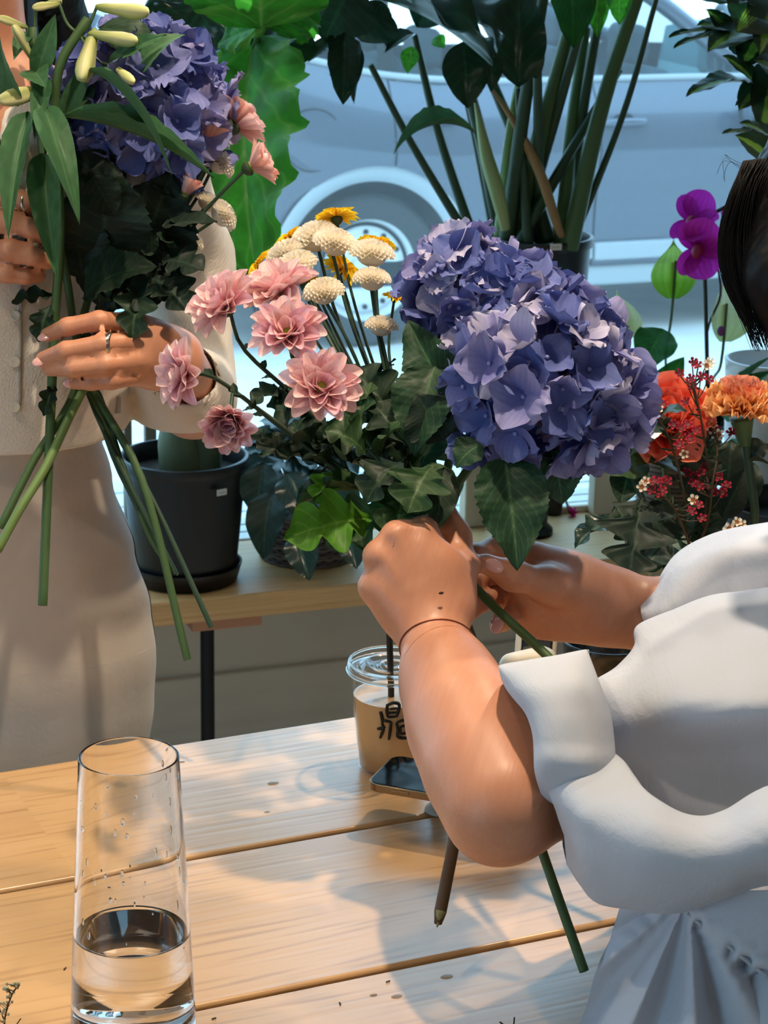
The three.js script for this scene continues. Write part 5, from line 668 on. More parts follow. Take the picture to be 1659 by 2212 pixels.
  const wid = (y) => { for (let i = 0; i < prof.length - 1; i++) if (y <= prof[i][0] && y >= prof[i + 1][0]) { const k = sstep(0, 1, (prof[i][0] - y) / (prof[i][0] - prof[i + 1][0])); return [lerp(prof[i][1], prof[i + 1][1], k), lerp(prof[i][2], prof[i + 1][2], k)]; } return y > prof[0][0] ? [prof[0][1], prof[0][2]] : [prof[8][1], prof[8][2]]; };
  const sg = sheet(120, 90, (u, v) => { const y = lerp(prof[0][0], prof[8][0], v), a = u * Math.PI * 2, [w, dp] = wid(y), k = sstep(0.02, 0.35, v), fold = 1 + k * (0.020 * Math.sin(a * 9 + 1.5 * noise(v * 2, a, 1)) + 0.016 * noise(a * 2.4, v * 5.5, 3) + 0.010 * noise(a * 6, v * 9 + a, 4)); return V(X, y, Z).addScaledVector(rx, Math.cos(a) * w * fold).addScaledVector(bx, Math.sin(a) * dp * fold); });
  wpart('skirt', sg, satin, t); wpart('waistband', sheet(60, 2, (u, v) => { const a = u * Math.PI * 2, y = lerp(prof[0][0] + 0.02, prof[0][0] - 0.02, v); return V(X, y, Z).addScaledVector(rx, Math.cos(a) * 0.113).addScaledVector(bx, Math.sin(a) * 0.102); }), satin, t);
  // long dark hair
  const h = new Field(); h.ell(hd.clone().add(V(0, 0.02, -0.025)), 0.092, 0.115, 0.095, 0.02).cap(hd.clone().add(V(0.06, 0, 0)), P(125, 60, 2.5), 0.045, 0.032, 0.03).cap(P(125, 60, 2.5), P(128, 250, 2.47), 0.032, 0.02, 0.02).cap(hd.clone().add(V(-0.06, 0, -0.02)), P(-180, 200, 2.55), 0.045, 0.025, 0.03).cap(hd.clone().add(V(0, 0, -0.06)), at(sh - 0.1, 0, -0.12), 0.07, 0.06, 0.03);
  h.ell(hd.clone().add(V(0, -0.03, 0.08)), 0.062, 0.085, 0.07, 0.015, null, true); h.warp = (x, y, z) => 0.0025 * noise(x * 180, y * 14, z * 180);
  wpart('hair', h.mesh(0.006), hairMat, t);
}
// ---------------------------------------------------------------- fence and plants on the bench
const soil = std(0xffffff, 0.95, { map: tex(128, 128, (u, v) => { const n = 0.5 + 0.7 * fbm(u * 22, v * 22, 6, 4); return [0.26 * n + 0.05, 0.2 * n + 0.04, 0.16 * n + 0.03]; }), bumpMap: speck, bumpScale: 0.01 });
const tagMat = phy(0xffffff, 0.6, { map: tex(64, 32, (u, v) => { const k = v > 0.3 && v < 0.7 && u > 0.15 && u < 0.85 && noise(u * 60, v * 8, 2) > 0.05 ? 0.55 : 0.86; return [k, k * 0.98, k * 0.95]; }) });
/** A nursery pot: base at the ground point at, rim radius R, height h, with soil. */
function pot(name, label, at, R, r0, h, mat, o = {}) {
  const t = thing(name, label, 'plant pot', at, o.group), w = o.lip ?? 0.004;
  part('pot_wall', lathe([[0, 0], [r0, 0], [r0 + 0.001, 0.003], [lerp(r0, R, 0.5), h * 0.5], [R - w, h - 0.018], [R, h - 0.016], [R + 0.001, h - 0.002], [R - 0.001, h], [R - w * 1.4, h - 0.001], [R - w * 1.6, h - 0.02], [r0 - 0.004, 0.006], [0, 0.006]], 72), mat, t);
  if (o.soil !== false) part('soil', lathe([[0, h - (o.deep ?? 0.028) + 0.004], [R * 0.5, h - (o.deep ?? 0.028) + 0.002], [R - w * 2, h - (o.deep ?? 0.028)]], 40), soil, t);
  if (o.saucer) part('saucer', lathe([[0, -0.0005], [r0 + 0.004, 0], [r0 + 0.012, 0.028], [r0 + 0.009, 0.028], [r0 + 0.001, 0.004]], 64), blackPlastic, t);
  if (o.sticker) { const [px, py] = o.sticker, q = P(px, py, 1).sub(camera.position).normalize(); let lo = 2, hi = 6; const test = (d) => { const c = camera.position.clone().addScaledVector(q, d).sub(at); return Math.hypot(c.x, c.z) - lerp(r0, R, clamp(c.y / h)) - 0.001; }; for (let i = 0; i < 400; i++) if (test(2 + i * 0.01) < 0) { lo = 2 + i * 0.01 - 0.01; break; } const c = camera.position.clone().addScaledVector(q, lo).sub(at), n = V(c.x, 0, c.z).normalize(); const s = part('price_sticker', rbox(o.sticker[2], o.sticker[2] * 0.55, 0.0006, 0.0002), tagMat, t, 'white price sticker'); setPose(s, c.addScaledVector(n, 0.0015 + (o.sticker[3] ?? 0)), V(0, 1, 0), n, 1); }
  return t;
}
{ // slats behind the bench: a brown-slatted rack at the left, cream posts of a low crate at the right
  const z = WALLZ + 0.05, t = thing('slatted_rack', 'low brown slatted rack with a pale rail beside the white cardigan', 'rack', V(0, BY, z)), pk = std('#c9bba2', 0.6), brown = std('#7f7163', 0.6);
  for (const [px, w] of [[205, 34], [277, 17], [326, 24], [385, 30], [440, 30]]) { const a = onZ(px, 1080, z), ww = w / FOCAL * 3.95; part('slat', rbox(ww, 0.225, 0.018, 0.003, a.x, 0.1125, 0), brown, t); }
  const a = onZ(190, 880, z).x, b = onZ(455, 880, z).x; part('rail', rbox(b - a, 0.02, 0.03, 0.005, (a + b) / 2, 0.232, 0), std('#c8d0d2', 0.5), t);
  const cz = WALLZ + 0.16, c = thing('low_crate', 'low open crate of cream upright posts at the back of the bench', 'crate', V(0, BY, cz));
  for (const [px, w] of [[1023, 52], [1308, 70], [1592, 30], [1640, 34], [1740, 50]]) { const q = onZ(px, 1080, cz), ww = w / FOCAL * 4.0; part('post', rbox(ww, 0.165, 0.03, 0.004, q.x, 0.0825, 0), px > 1500 ? brown : pk, c); }
  const e = onZ(1000, 1080, cz).x, g = onZ(1760, 1080, cz).x; part('rail', rbox(g - e, 0.012, 0.012, 0.003, (e + g) / 2, 0.006, -0.021), pk, c);
}
const m2b = (px, d) => px * d / FOCAL, ribbedDark = leafGeom({ nu: 20, nv: 40, teeth: 9, teethDepth: 0.06, fold: 0.3, bend: 0.45, wave: 0.05, waves: 4, seed: 8, rib: 0.02, w: (v) => Math.pow(Math.sin(Math.PI * Math.pow(v, 0.7)), 0.6) });
const benchAt = (px, z) => V(onZ(px, 1150, z).x, BY, z);
const onBench = (px, py) => onY(px, py, BY);
{ // large-leaved plant in the black pot at the left
  const b = onBench(430, 1284); b.z -= 0.085; const R = 0.102, t = pot('potted_plant', 'black nursery pot with saucer holding a thick-stemmed plant with huge ribbed green leaves', b.clone().setY(BY + 0.002), R, 0.08, 0.205, blackPlastic, { saucer: true, sticker: [478, 1063, 0.0185], deep: 0.03 }); t.userData.category = 'potted plant';
  const D = P(430, 960, 3.4).sub(camera.position).length(), top = V(b.x, BY + 0.175, b.z); t.updateMatrixWorld();
  wpart('trunk', tube([top, top.clone().add(V(-0.004, 0.05, 0)), top.clone().add(V(0.002, 0.16, 0.004))], (q) => 0.037 - 0.008 * q, 14, 16, (a, q) => 1 + 0.1 * Math.cos(a * 3 + q * 9)), std('#5a6244', 0.7), t); wpart('trunk', tube([top.clone().add(V(0.03, 0, 0.015)), top.clone().add(V(0.034, 0.05, 0.02)), top.clone().add(V(0.0, 0.14, 0.02))], (q) => 0.024 - 0.006 * q, 12, 12), std('#4e573d', 0.7), t);
  const ribbed = leafGeom({ nu: 26, nv: 44, teeth: 11, teethDepth: 0.13, fold: 0.16, bend: 0.35, wave: 0.05, waves: 5, seed: 3, rib: 0.02, w: (v) => Math.pow(Math.sin(Math.PI * Math.pow(v, 0.62)), 0.7) });
  const ribbed2 = leafGeom({ nu: 26, nv: 44, teeth: 8, teethDepth: 0.1, fold: 0.1, bend: 0.2, wave: 0.06, waves: 4, seed: 5, rib: 0.02, w: (v) => Math.pow(Math.sin(Math.PI * Math.pow(v, 0.7)), 0.6) });
  leaves(t, [[545, 80, 3.05, 552, 608, 2.98, 0.225, ribbed, M.bigLeaf, [-0.45, -0.1, 0.9]], [565, 60, 3.0, 555, -170, 3.0, 0.21, ribbed2, M.bigLeaf, [0, 0.35, 0.9]], [575, 55, 3.0, 470, 95, 3.04, 0.09, ribbed2, M.bigLeaf, [0, 0.6, 0.8]], [580, 60, 3.02, 672, -10, 3.04, 0.12, ribbed2, M.bigLeaf, [0, 0.4, 0.9]], [470, -40, 3.1, 360, 150, 3.12, 0.12, ribbed2, M.deepLeaf, [0.2, 0.4, 0.9]], [640, 40, 3.1, 590, 140, 3.12, 0.09, G.oval[0], M.deepLeaf, [0.3, 0.4, 0.8]], [700, -20, 3.08, 560, 120, 3.1, 0.1, G.oval[1], M.deepLeaf, [0, 0.5, 0.8]], [425, 60, 3.2, 330, -20, 3.2, 0.15, ribbed2, M.deepLeaf, [0.2, 0.3, 1]], [470, 130, 3.16, 430, 300, 3.2, 0.12, ribbed2, M.deepLeaf, [0.1, 0.3, 1]]]);
  const mid = top.clone().add(V(0.002, 0.15, 0.004));
  for (const [x, y, d] of [[560, 85, 3.06], [565, 58, 3.01], [470, -40, 3.1], [640, 40, 3.1], [425, 60, 3.2]]) { const e = P(x, y, d); wpart('leaf_stalk', tube([mid, mid.clone().lerp(e, 0.4).add(V(-0.02, 0.06, -0.03)), e.clone().lerp(mid, 0.2).add(V(0, 0.03, -0.01)), e], (q) => 0.009 - 0.005 * q, 24, 9), M.stem, t); }
}
{ // dark-leaved plant in the woven basket
  const b = onBench(700, 1232); b.z -= 0.085; const R = 0.085, h = 0.085, t = thing('basket_plant', 'dark-leaved plant spilling out of a low grey woven basket on the bench', 'potted plant', b);
  const cane = [std('#5d5148', 0.75), std('#453b36', 0.75), std('#6a5d52', 0.75)];
  for (let k = 0; k < 15; k++) { const y = 0.004 + k * h / 15, rr = R * (0.92 + 0.1 * k / 15); part('woven_strand', tube(Array.from({ length: 49 }, (_, i) => { const a = i / 48 * Math.PI * 2, w = rr + 0.0022 * Math.sin(a * 24 + (k % 2) * Math.PI); return V(Math.cos(a) * w, y + 0.0012 * Math.cos(a * 24 + (k % 2) * Math.PI), Math.sin(a) * w); }), 0.0034, 144, 5), cane[k % 3], t); }
  part('basket_base', lathe([[0, 0], [R * 0.9, 0], [R * 0.93, h * 0.9], [R * 0.9, h * 0.9], [0, h * 0.85]], 32), cane[1], t);
  const r = rng(31), c = b.clone().add(V(0, h * 0.8, 0));
  for (let i = 0; i < 64; i++) { const a = r() * 6.28, s = Math.sqrt(r()), up = 0.05 + 0.22 * (1 - s * 0.6) * (0.5 + 0.6 * r()), p = c.clone().add(V(Math.cos(a) * R * 0.4 * s, 0, Math.sin(a) * R * 0.4 * s)), base = p.clone().add(V(Math.cos(a) * 0.06 * s, up * 0.6, Math.sin(a) * 0.06 * s)), tip = base.clone().add(V(Math.cos(a) * (0.05 + 0.05 * r()), (r() - 0.55) * 0.09, Math.sin(a) * (0.05 + 0.05 * r()))); if (tip.z < WALLZ + 0.11) { tip.z = WALLZ + 0.12; base.z = Math.max(base.z, WALLZ + 0.11); }
    between('leaf', G.oval[i % 2], i % 5 ? M.calLeaf : M.darkLeaf, t, base, tip, V(Math.cos(a) * 0.4, 1, Math.sin(a) * 0.4 + 0.4), 0.04 + 0.025 * r()); wpart('leaf_stalk', tube([p, p.clone().lerp(base, 0.5).add(V(0, 0.01, 0)), base], 0.0013, 5, 5), M.stemDark, t); }
  leaves(t, [[640, 1150, 3.3, 668, 1255, 3.27, 0.05, G.oval[0], M.calLeaf, [0, 0.3, 1]], [590, 1060, 3.36, 570, 1210, 3.33, 0.06, G.oval[1], M.darkLeaf, [-0.2, 0.3, 1]], [620, 1020, 3.36, 665, 1130, 3.32, 0.06, G.oval[0], M.calLeaf, [0, 0.5, 1]], [700, 1040, 3.34, 760, 1140, 3.3, 0.07, G.oval[1], M.calLeaf, [0.1, 0.5, 1]], [750, 1150, 3.3, 770, 1230, 3.27, 0.045, G.oval[0], M.calLeaf, [0.1, 0.3, 1]], [960, 1030, 3.35, 985, 1080, 3.33, 0.045, G.oval[0], M.deepLeaf, [0.1, 0.5, 1]], [570, 1000, 3.38, 555, 1120, 3.36, 0.06, G.oval[0], M.darkLeaf, [-0.3, 0.4, 1]]]);
}
{ // tall plant with many upright stalks in a black pot raised behind the hydrangea
  const rimC = P(1168, 507, 3.78), h = 0.235, b = rimC.clone().setY(rimC.y - h), R = 0.0875;
  const st = thing('plant_stand', 'black cylindrical plant stand hidden behind the blue hydrangea', 'plant stand', V(b.x, BY, b.z)), sh = b.y - BY - 0.001;
  part('stand_column', lathe([[0, 0], [0.04, 0], [0.04, 0.01], [0.03, 0.02], [0.03, sh - 0.02], [0.06, sh - 0.01], [0.06, sh], [0, sh]], 32), blackMetal, st);
  const t = pot('potted_plant', 'tall split-leaf plant with many straight green stalks in a raised black pot', b, R, 0.07, h, blackPlastic, { sticker: [1200, 533, 0.0195, 0.001], deep: 0.02 }); t.userData.category = 'potted plant';
  // stalks: [foot px, py, top px, py, radius, bow, material]
  const SM = [M.stem, M.stemDark, M.stemPale];
  const stalks = [[1005, 478, 800, 140, 7, -14, 1], [1010, 480, 895, 75, 8, -8, 1], [1075, 500, 985, 100, 12, 10, 1], [1085, 505, 1180, -40, 12, 0, 1], [1100, 505, 1120, 190, 7, 2, 1], [1135, 510, 1120, 190, 8, 2, 1], [1095, 505, 1262, -50, 15, 8, 0], [1120, 505, 1290, -60, 9, 4, 1], [1215, 510, 1265, 60, 12, -6, 0], [1222, 512, 1310, -50, 10, -6, 1], [1232, 512, 1395, -60, 14, -12, 0], [1185, 515, 1060, 170, 12, 8, 1], [1062, 500, 985, 110, 8, 6, 1], [1240, 480, 1420, -10, 6, 20, 1], [1165, 500, 1160, 60, 9, 0, 1], [1110, 500, 1338, 150, 9, 10, 1], [1070, 505, 1165, 0, 10, -8, 2]];
  stalks.forEach(([ax, ay, bx, by, r, bow, m], i) => { const d0 = 3.76 + 0.04 * ((i * 7) % 5 - 2) / 2, d1 = 3.62 + 0.1 * ((i * 5) % 7 - 3) / 3, a = P(ax, ay + 10, d0), z = P(bx, by, d1), c = P((ax + bx) / 2 + bow, (ay + by) / 2, (d0 + d1) / 2); a.x = b.x + (a.x - b.x) * 0.9; a.y = Math.min(a.y, rimC.y - 0.01); wpart('stalk', tube([a, c, z], (q) => m2b(r * 1.35, 3.7) * (1.15 - 0.45 * q), 24, 10), SM[m], t); });
  wpart('dry_sheath', tube([P(1214, 510, 3.71), P(1205, 490, 3.7), P(1165, 370, 3.68), P(1105, 255, 3.66), P(1060, 190, 3.65)], (q) => 0.0075 * Math.sin(Math.PI * (0.25 + 0.72 * q)) + 0.0015, 24, 8), std('#9a7a52', 0.8), t, 'dry brown leaf sheath');
  wpart('dry_sheath', tube([P(1092, 495, 3.69), P(1075, 420, 3.66), P(1052, 340, 3.65), P(1035, 260, 3.64), P(1026, 222, 3.64)], (q) => 0.012 * Math.sin(Math.PI * (0.2 + 0.78 * q)) + 0.001, 20, 8), std('#8fa06a', 0.6), t, 'pale green leaf sheath');
  const split = leafGeom({ nu: 14, nv: 40, lobes: 4, lobeDepth: 0.55, fold: 0.1, bend: 0.4, wave: 0.04, seed: 6, w: (v) => Math.pow(Math.sin(Math.PI * Math.pow(v, 0.7)), 0.55) });
  leaves(t, [[660, -10, 3.5, 1065, 135, 3.3, 0.11, ribbedDark, M.deepLeaf, [0, 0.9, 0.5]], [880, -60, 3.5, 1075, 110, 3.35, 0.1, ribbedDark, M.deepLeaf, [0.2, 0.9, 0.4]], [760, -30, 3.4, 700, 90, 3.4, 0.13, G.oval[0], M.deepLeaf, [0, 0.3, 1]], [820, 10, 3.42, 780, 90, 3.44, 0.1, G.oval[1], M.deepLeaf, [0.1, 0.4, 0.9]], [745, 70, 3.38, 740, 228, 3.36, 0.055, G.oval[0], M.deepLeaf, [0.2, 0.2, 1]], [770, 85, 3.38, 765, 225, 3.37, 0.03, G.strap[0], M.deepLeaf, [-0.4, 0.2, 1]], [720, 75, 3.38, 712, 165, 3.37, 0.025, G.strap[1], M.deepLeaf, [0.3, 0.2, 1]], [720, 85, 3.38, 665, 135, 3.38, 0.025, G.lance[0], M.deepLeaf, [0, 0.5, 1]], [895, 72, 3.5, 830, 115, 3.46, 0.03, G.lance[0], M.deepLeaf, [0, 0.6, 0.8]], [1000, 90, 3.5, 1010, 235, 3.5, 0.075, G.oval[0], M.deepLeaf, [0.1, 0.2, 1]], [1060, 120, 3.5, 1060, 200, 3.5, 0.035, G.strap[0], M.deepLeaf, [0.3, 0.2, 1]], [1120, 190, 3.52, 1120, -40, 3.52, 0.085, G.oval[0], M.deepLeaf, [0, -0.1, 1]], [1160, 170, 3.55, 1105, 40, 3.55, 0.05, G.oval[1], M.deepLeaf, [0, 0, 1]], [1232, -70, 3.5, 1238, 108, 3.46, 0.072, G.oval[0], M.lilyLeaf, [0.1, 0.1, 1]], [1290, -60, 3.52, 1290, 82, 3.48, 0.05, G.oval[1], M.bigLeaf, [-0.1, 0.1, 1]], [1335, -40, 3.5, 1338, 55, 3.48, 0.04, G.oval[0], M.bigLeaf, [0, 0.2, 1]], [1180, -30, 3.6, 1090, 20, 3.6, 0.08, G.oval[1], M.deepLeaf, [0, 0.4, 1]], [960, -20, 3.55, 900, 60, 3.55, 0.09, G.oval[0], M.deepLeaf, [0, 0.5, 0.9]], [1030, -60, 3.55, 1090, 70, 3.55, 0.1, G.oval[1], M.deepLeaf, [0, 0.5, 0.9]], [890, 100, 3.6, 880, 160, 3.6, 0.03, G.lance[0], M.bigLeaf, [0, 0.5, 1]], [935, 85, 3.6, 960, 105, 3.6, 0.03, G.lance[1], M.bigLeaf, [0, 0.5, 1]], [1030, 290, 3.55, 850, 332, 3.5, 0.014, G.lance[1], M.alsLeaf, [0, 1, 0.3]], [800, 0, 3.6, 840, 110, 3.62, 0.04, G.strap[0], M.deepLeaf, [0.4, 0.2, 0.9]]]);
}
{ // striped corn plant hanging in from the upper right
  const foot = P(1760, 420, 3.3), t = thing('potted_dracaena', 'corn plant with yellow-striped leaves at the upper right corner', 'potted plant', V(foot.x, BY, foot.z));
  part('pot_wall', lathe([[0, 0], [0.08, 0], [0.1, 0.2], [0.094, 0.2], [0.09, 0.17], [0, 0.165]], 40), blackPlastic, t);
  const cane = [V(foot.x, BY + 0.16, foot.z), P(1770, 480, 3.28), P(1715, 180, 3.22), P(1690, -60, 3.2)]; wpart('cane', tube(cane, 0.014, 24, 10), std('#7b7358', 0.8), t);
  const dl = leafGeom({ nu: 6, nv: 18, fold: 0.1, bend: 0.35, wave: 0.02, waves: 2, w: (v) => Math.pow(Math.sin(Math.PI * Math.pow(v, 0.8)), 0.8) });
  leaves(t, [[1640, 185, 3.2, 1482, 208, 3.12, 0.048, dl, M.dracLeaf, [0, 0.9, 0.45]], [1659, 70, 3.2, 1528, 112, 3.1, 0.072, dl, M.dracLeaf, [0, 0.75, 0.65]], [1640, 95, 3.22, 1445, 80, 3.14, 0.020, dl, M.dracLeaf, [0, 1, 0.3]], [1640, 90, 3.2, 1455, 103, 3.12, 0.020, dl, M.dracLeaf, [0, 1, 0.3]], [1600, 120, 3.18, 1525, 20, 3.14, 0.046, dl, M.dracLeaf, [0.3, 0.4, 0.85]], [1590, 80, 3.18, 1505, 55, 3.12, 0.038, dl, M.dracLeaf, [0, 0.6, 0.8]], [1659, 10, 3.2, 1494, -2, 3.12, 0.072, dl, M.dracLeaf, [0, 0.6, 0.8]], [1640, 10, 3.16, 1590, 70, 3.1, 0.087, dl, M.dracLeaf, [0.2, 0.3, 1]], [1680, 60, 3.22, 1600, 150, 3.14, 0.072, dl, M.dracLeaf, [-0.2, 0.4, 0.9]], [1660, 190, 3.2, 1595, 240, 3.12, 0.046, dl, M.dracLeaf, [0, 0.7, 0.7]], [1670, 240, 3.2, 1588, 228, 3.12, 0.032, dl, M.dracLeaf, [0, 0.8, 0.5]], [1670, 320, 3.1, 1560, 288, 3.02, 0.020, dl, M.dracLeaf, [0, 0.9, 0.5]], [1680, 330, 3.1, 1598, 265, 3.02, 0.032, dl, M.dracLeaf, [0.2, 0.6, 0.8]], [1690, 380, 3.0, 1588, 292, 2.95, 0.051, dl, M.dracLeaf, [0.3, 0.4, 0.9]], [1680, 130, 3.2, 1640, 300, 3.12, 0.072, dl, M.dracLeaf, [0.2, 0.3, 1]], [1640, 215, 3.18, 1560, 120, 3.1, 0.036, dl, M.dracLeaf, [0.2, 0.5, 0.9]], [1690, -20, 3.2, 1640, 120, 3.1, 0.087, dl, M.dracLeaf, [0.1, 0.4, 1]], [1700, 200, 3.2, 1630, 130, 3.1, 0.072, dl, M.dracLeaf, [0.1, 0.4, 1]]]);
}
// ---------------------------------------------------------------- flowers at the right: peace lily, orchid, small pots, the vase of orange flowers
function merge2cup(a, b) { merge2cup.g ??= merge([a, b]); return merge2cup.g; }
const oak = leafGeom({ nu: 16, lobes: 3, lobeDepth: 0.85, lobeExp: 0.9, fold: 0.12, bend: 0.3, wave: 0.03, seed: 9, w: (v) => Math.pow(Math.sin(Math.PI * clamp(0.04 + 0.96 * Math.pow(v, 1.0))), 0.6) * (0.25 + 0.75 * sstep(0.0, 0.22, v)) });
{
  const b = benchAt(1455, WALLZ + 0.13); const t = thing('peace_lily', 'peace lily with three pale green spathes in front of the window', 'potted plant', b), r = rng(8);
  for (let k = 0; k < 15; k++) part('woven_strand', tube(Array.from({ length: 37 }, (_, i) => { const a = i / 36 * Math.PI * 2, w = 0.068 + 0.0004 * k + 0.002 * Math.sin(a * 18 + (k % 2) * Math.PI); return V(Math.cos(a) * w, 0.005 + k * 0.0085, Math.sin(a) * w); }), 0.0046, 108, 5), std(['#6b4f3c', '#573f31', '#755845'][k % 3], 0.75), t);
  part('basket_lining', lathe([[0, 0], [0.064, 0], [0.067, 0.118], [0.06, 0.1], [0, 0.1]], 32), std('#33261f', 0.9), t);
  const c = b.clone().add(V(0, 0.09, 0));
  [[1453, 645, 1455, 512, 3.55, 0.056, PM.spatheGreen, [-0.1, 0.05, 1], 'bright green spathe seen from behind'], [1321, 742, 1327, 620, 3.6, 0.02, PM.spathe, [0.9, 0.1, 0.4], 'narrow spathe turned edge-on'], [1562, 738, 1562, 600, 3.5, 0.054, PM.spathe, [0.15, 0.1, 1], 'pale cream spathe beside the dark hair']].forEach(([ax, ay, bx, by, d, w, m, f, lab], i) => { const p = P(ax, ay, d); between('spathe', PG.spathe, m, t, p, P(bx, by, d - 0.01), rel(...f), w * 1.25, lab); wpart('stalk', tube([c, c.clone().lerp(p, 0.5).add(V(0.02 * (i - 1), 0.03, 0)), p.clone().add(V(0, -0.02, 0)), p.clone().add(V(0, 0.06, 0.004))], 0.0022, 20, 7), M.stem, t); wpart('spadix', tube([p.clone().addScaledVector(BACK, -0.012).add(V(0, 0.01, 0)), p.clone().addScaledVector(BACK, -0.014).add(V(0, 0.06, 0))], 0.005, 4, 8), std('#d8d09a', 0.8), t); });
  leaves(t, [[1432, 712, 3.5, 1385, 802, 3.44, 0.068, G.oval[0], M.lilyLeaf, [-0.05, 0.3, 1]], [1400, 870, 3.5, 1478, 770, 3.46, 0.05, G.oval[1], M.lilyLeaf, [0.2, 0.2, 1]], [1410, 880, 3.5, 1352, 760, 3.5, 0.06, G.oval[0], M.darkLeaf, [-0.2, 0.2, 1]], [1430, 900, 3.5, 1500, 840, 3.46, 0.05, G.oval[1], M.lilyLeaf, [0.1, 0.5, 1]], [1560, 880, 3.45, 1665, 770, 3.4, 0.02, G.strap[0], M.alsLeaf, [0, 0.7, 0.7]], [1560, 900, 3.45, 1670, 800, 3.4, 0.06, G.strap[1], M.lilyLeaf, [0, 0.5, 0.9]], [1400, 980, 3.4, 1330, 900, 3.38, 0.06, G.oval[1], M.darkLeaf, [0, 0.4, 1]], [1460, 960, 3.4, 1400, 880, 3.4, 0.07, G.oval[0], M.darkLeaf, [0, 0.4, 1]]]);
  for (let i = 0; i < 16; i++) { const a = r() * 6.28, L = 0.1 + 0.1 * r(), base = c.clone().add(V(Math.cos(a) * 0.03, 0.02, Math.abs(Math.sin(a)) * 0.03)), tip = base.clone().add(V(Math.cos(a) * L * 0.8, 0.05 + 0.12 * r(), Math.abs(Math.sin(a)) * L * 0.8)); between('leaf', G.oval[i % 2], M.darkLeaf, t, base, tip, V(Math.cos(a) * 0.3, 1, 0.6), 0.05); }
}
{
  const foot = P(1530, 1060, 3.45), t = thing('orchid', 'magenta moth orchid on a dark stem beside the woman\u2019s hair', 'potted plant', V(foot.x, BY, foot.z));
  part('pot_wall', lathe([[0, 0], [0.045, 0], [0.055, 0.1], [0.052, 0.1], [0.048, 0.09], [0, 0.09]], 36), std('#40332d', 0.8), t);
  wpart('stem', tube([V(foot.x, BY + 0.09, foot.z), P(1528, 860, 3.45), P(1524, 640, 3.43), P(1522, 540, 3.42), P(1535, 470, 3.42), P(1580, 445, 3.42), P(1640, 500, 3.44)], 0.0032, 36, 8), std('#1f2d22', 0.6), t); wpart('stem', tube([P(1540, 500, 3.44), P(1550, 570, 3.46), P(1556, 640, 3.47), P(1535, 690, 3.46), P(1527, 720, 3.45)], 0.0018, 20, 6), std('#2c2430', 0.6), t);
  const bloom = (x, y, d, n, s, lab) => { const g = new THREE.Group(); g.name = 'bloom'; g.userData.label = lab; g.position.copy(P(x, y, d).sub(t.position)); t.add(g); const N = rel(...n).normalize(), U = rel(0.25, 1, 0); for (const [ph, th, L, w, nm] of [[0.1, 1.35, 0.042, 0.03, 'sepal'], [2.2, 1.35, 0.042, 0.03, 'sepal'], [4.2, 1.35, 0.042, 0.03, 'sepal'], [1.25, 1.25, 0.046, 0.056, 'petal'], [5.2, 1.25, 0.046, 0.056, 'petal']]) petal(g, PG.orchid, PM.orchid, V(0, 0, 0), N, th, ph, 0.002, L * s, w * s, nm); setPose(part('lip', new THREE.SphereGeometry(1, 14, 10).scale(0.008, 0.011, 0.008).translate(0, -0.004, 0.008), std('#8c0f45', 0.5), g), V(0, 0, 0), U, N, s); };
  bloom(1498, 478, 3.42, [-0.35, 0.35, 0.8], 1.05, 'upper bloom, backlit'); bloom(1508, 538, 3.4, [-0.25, -0.1, 1], 1.1, 'lower bloom, facing the room'); bloom(1575, 505, 3.45, [0.6, 0.1, 0.6], 1.05, 'bloom half hidden by hair'); bloom(1615, 500, 3.48, [0.3, 0.1, 0.9], 1, 'bloom behind the hair');
  for (const [x, y] of [[1519, 585], [1530, 582], [1558, 715]]) wpart('bud', new THREE.SphereGeometry(0.0065, 12, 8).scale(1, 1.25, 1).translate(...P(x, y, 3.44).toArray()), std('#6e3a78', 0.6), t);
  leaves(t, [[1530, 1000, 3.45, 1450, 960, 3.4, 0.04, G.oval[1], M.lilyLeaf, [0, 1, 0.4]], [1530, 1000, 3.45, 1610, 960, 3.4, 0.04, G.oval[1], M.lilyLeaf, [0, 1, 0.4]]]);
}
{ const c = P(1660, 775, 3.55), t = thing('white_planter', 'tall white planter standing empty behind the orange carnation', 'planter', V(c.x, BY, c.z)), h = c.y - BY; part('planter_wall', lathe([[0, 0], [0.05, 0], [0.066, h * 0.96], [0.068, h], [0.062, h], [0.06, h * 0.95], [0.045, 0.02], [0, 0.02]], 56), std('#dfe3e4', 0.35), t); }
